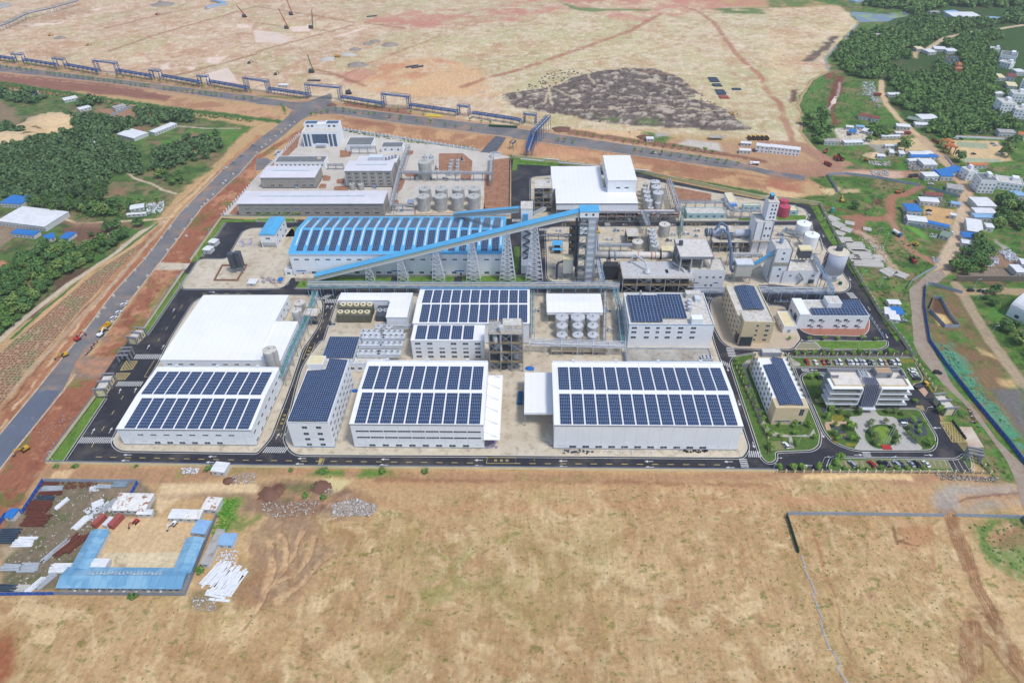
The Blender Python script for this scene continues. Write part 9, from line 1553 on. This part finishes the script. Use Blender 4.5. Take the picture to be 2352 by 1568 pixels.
for t,x,y in(('B4',1000,640),('B4',1065,695),('B4',1200,655),('B4',1022,1070),('B4',608,295),('B4',962,330),('B4',1345,220),('A4',212,940),('A4',380,1155),('A4',360,1340),('A4',1230,455),('A4',1212,610),('A4',1680,315),('A4',2065,265),('A4',885,650),('A4',1160,260),('A3',2215,520),('A3',2155,370),('A3',2120,270),('A3',2050,95)):
    p=g(t,x,y);e=empty('utility_pole',(p.x,p.y,0),0,'thin pale power pole on the open land at the right','pole','power poles');MB().cyl((0,0,0),(0,0,12),.2,.12,n=6).build('pole',SLB,e);MB().box(-1,-.08,10.8,1,.08,11).build('crossarm',SLB,e)
for k,(x,y)in enumerate(((1530,1515),(1650,1605))):pass
RBX=[]
for t,pts in(('B1',((2145,35),(2075,98),(2050,122),(1958,225),(1910,275),(1880,310),(1857,338),(1765,455),(1697,540),(1620,638),(1543,735),(1715,605),(1945,100),(1722,335),(1570,520),(1555,537),(1485,622),(1398,732),(1330,815),(1243,920),(1358,972),(1155,1020),(1276,1080),(1047,1155),(962,1268),(912,1318),(902,1350),(785,1475),(1175,1210),(1035,1392))),('A2',((272,1190),(235,1220),(180,1258),(130,1298),(88,1335),(55,1360),(10,1410),(355,1130),(312,1160)))):
    for x,y in pts:
        p=g(t,x,y)
        if not RBX:e=empty('concrete_block',(p.x,p.y,.06),.4,'pale cube shaped block standing along the edge of the west road','block','blocks along the west road');mb=MB();mb.box(-.9,-.9,0,.9,.9,1.0);mb.build('block',SLB,e);MB().box(-.6,-.6,1.0,.6,.6,1.4).build('cap',SLB,e);RBX.append(e)
        else:dup(RBX[0],(p.x,p.y,.06),random.random())
def bike(t,x,y,m,k):
    p=g(t,x,y);e=empty('scooter',(p.x,p.y,.1),random.uniform(-.4,.4)+(0 if t=='C4' else 1),'parked motor scooter in the line '+('beside the main gate' if t=='C4' else 'by the west gate'),'scooter','scooters '+('by the main gate' if t=='C4' else 'by the west gate'));[MB().cyl((x_,-.07,.3),(x_,.07,.3),.3,n=10).build('wheel',BLACK,e)for x_ in(-.65,.65)];MB().box(-.75,-.18,.4,.1,.18,.8).build('seat',m,e);MB().box(-.1,-.2,.28,.5,.2,.4).build('floor',m,e);MB().bar((.6,0,.3),(.45,0,1.05),.12).build('fork',m,e);MB().bar((.45,-.35,1.05),(.45,.35,1.05),.07).build('handlebar',BLACK,e)
for k,(x,y)in enumerate(((1845,628),(1855,645),(1862,660),(1868,675),(1872,690),(1880,705),(1885,722),(1880,740),(1890,750),(1910,745),(1942,782),(1930,785))):bike('C4',x,y,(REDP,STEELW,DKSTEEL)[k%3],k)
for k in range(18):bike('C1',800+k*5+random.uniform(-8,8),120-k*6.5,(DKSTEEL,STEELW,REDP)[k%3],k)
def person(t,x,y,mt,label):
    p=g(t,x,y);o=None;me=bpy.data.meshes.new('person');vs=[(0,0,.95),(0,0,1.2),(0,0,1.42),(0,0,1.52),(0,-.02,1.68),(.1,0,.88),(.13,.1,.5),(.15,.02,.06),(-.1,0,.88),(-.13,-.12,.5),(-.15,-.2,.06),(.2,0,1.4),(.28,.04,1.12),(.3,-.1,.88),(-.2,0,1.4),(-.28,-.04,1.12),(-.3,-.14,.9)]
    me.from_pydata(vs,[(0,1),(1,2),(2,3),(3,4),(0,5),(5,6),(6,7),(0,8),(8,9),(9,10),(2,11),(11,12),(12,13),(2,14),(14,15),(15,16)],[]);o=bpy.data.objects.new('person',me);COL.objects.link(o);sk=o.modifiers.new('skin','SKIN');rr_=[.15,.16,.17,.06,.11,.1,.07,.05,.1,.07,.05,.07,.05,.04,.07,.05,.04]
    for k,v in enumerate(me.skin_vertices[0].data):v.radius=(rr_[k],rr_[k]*.8);v.use_root=k==0
    o.modifiers.new('sub','SUBSURF').levels=1;me.materials.append(mt);o.location=(p.x,p.y,.15);tag(o,label,'person')
person('C3',205,1100,mat('hi_vis',C(170,190,90)),'person in a yellow green vest walking on the front road');person('B3',1012,560,DKSTEEL,'person in dark clothes standing on the kiln yard, left one');person('B3',1022,563,DKSTEEL,'person in dark clothes standing on the kiln yard, right one')
for t,x,y,s_ in(('C3',165,250,3.2),('C2',910,455,2.2)):p=g(t,x,y);o=mound(t,x,y,s_,1.6,mat('blue_tarp',C(30,100,190),C(50,120,205)),'bright blue tarpaulin bundle '+('left of the canopy roof' if t=='C3' else 'beside the tall office block'));o.name='tarpaulin';o['category']='tarpaulin'
box_thing('yellow_tank_mat','A2',1635,1066,18,7,.5,mat('yellow_mat',C(226,196,70)),'flat bright yellow rectangular cover beside the far road',-.15,'cover');bpy.data.objects['yellow_tank_mat'].name='ground_cover'
box_thing('hedge_box','A2',2270,1168,30,3,1.5,mat('dark_green_box',C(40,84,60)),'long dark green covered strip at the edge of the far road',-.15,'cover');bpy.data.objects['hedge_box'].name='covered_pallet'
# ---------------------------------------------------------------- air
hz=MB().box(-2600,-300,-3,2600,3200,330).build('haze',None);m=bpy.data.materials.new('haze');m.use_nodes=True;n=m.node_tree.nodes;n.remove(n['Principled BSDF']);v=n.new('ShaderNodeVolumePrincipled');v.inputs['Color'].default_value=(.92,.96,1,1);v.inputs['Density'].default_value=0.0001;v.inputs['Anisotropy'].default_value=.2;m.node_tree.links.new(v.outputs[0],n['Material Output'].inputs['Volume']);hz.data.materials.append(m);tag(hz,'thin pale haze over the whole site','haze',kind='stuff')
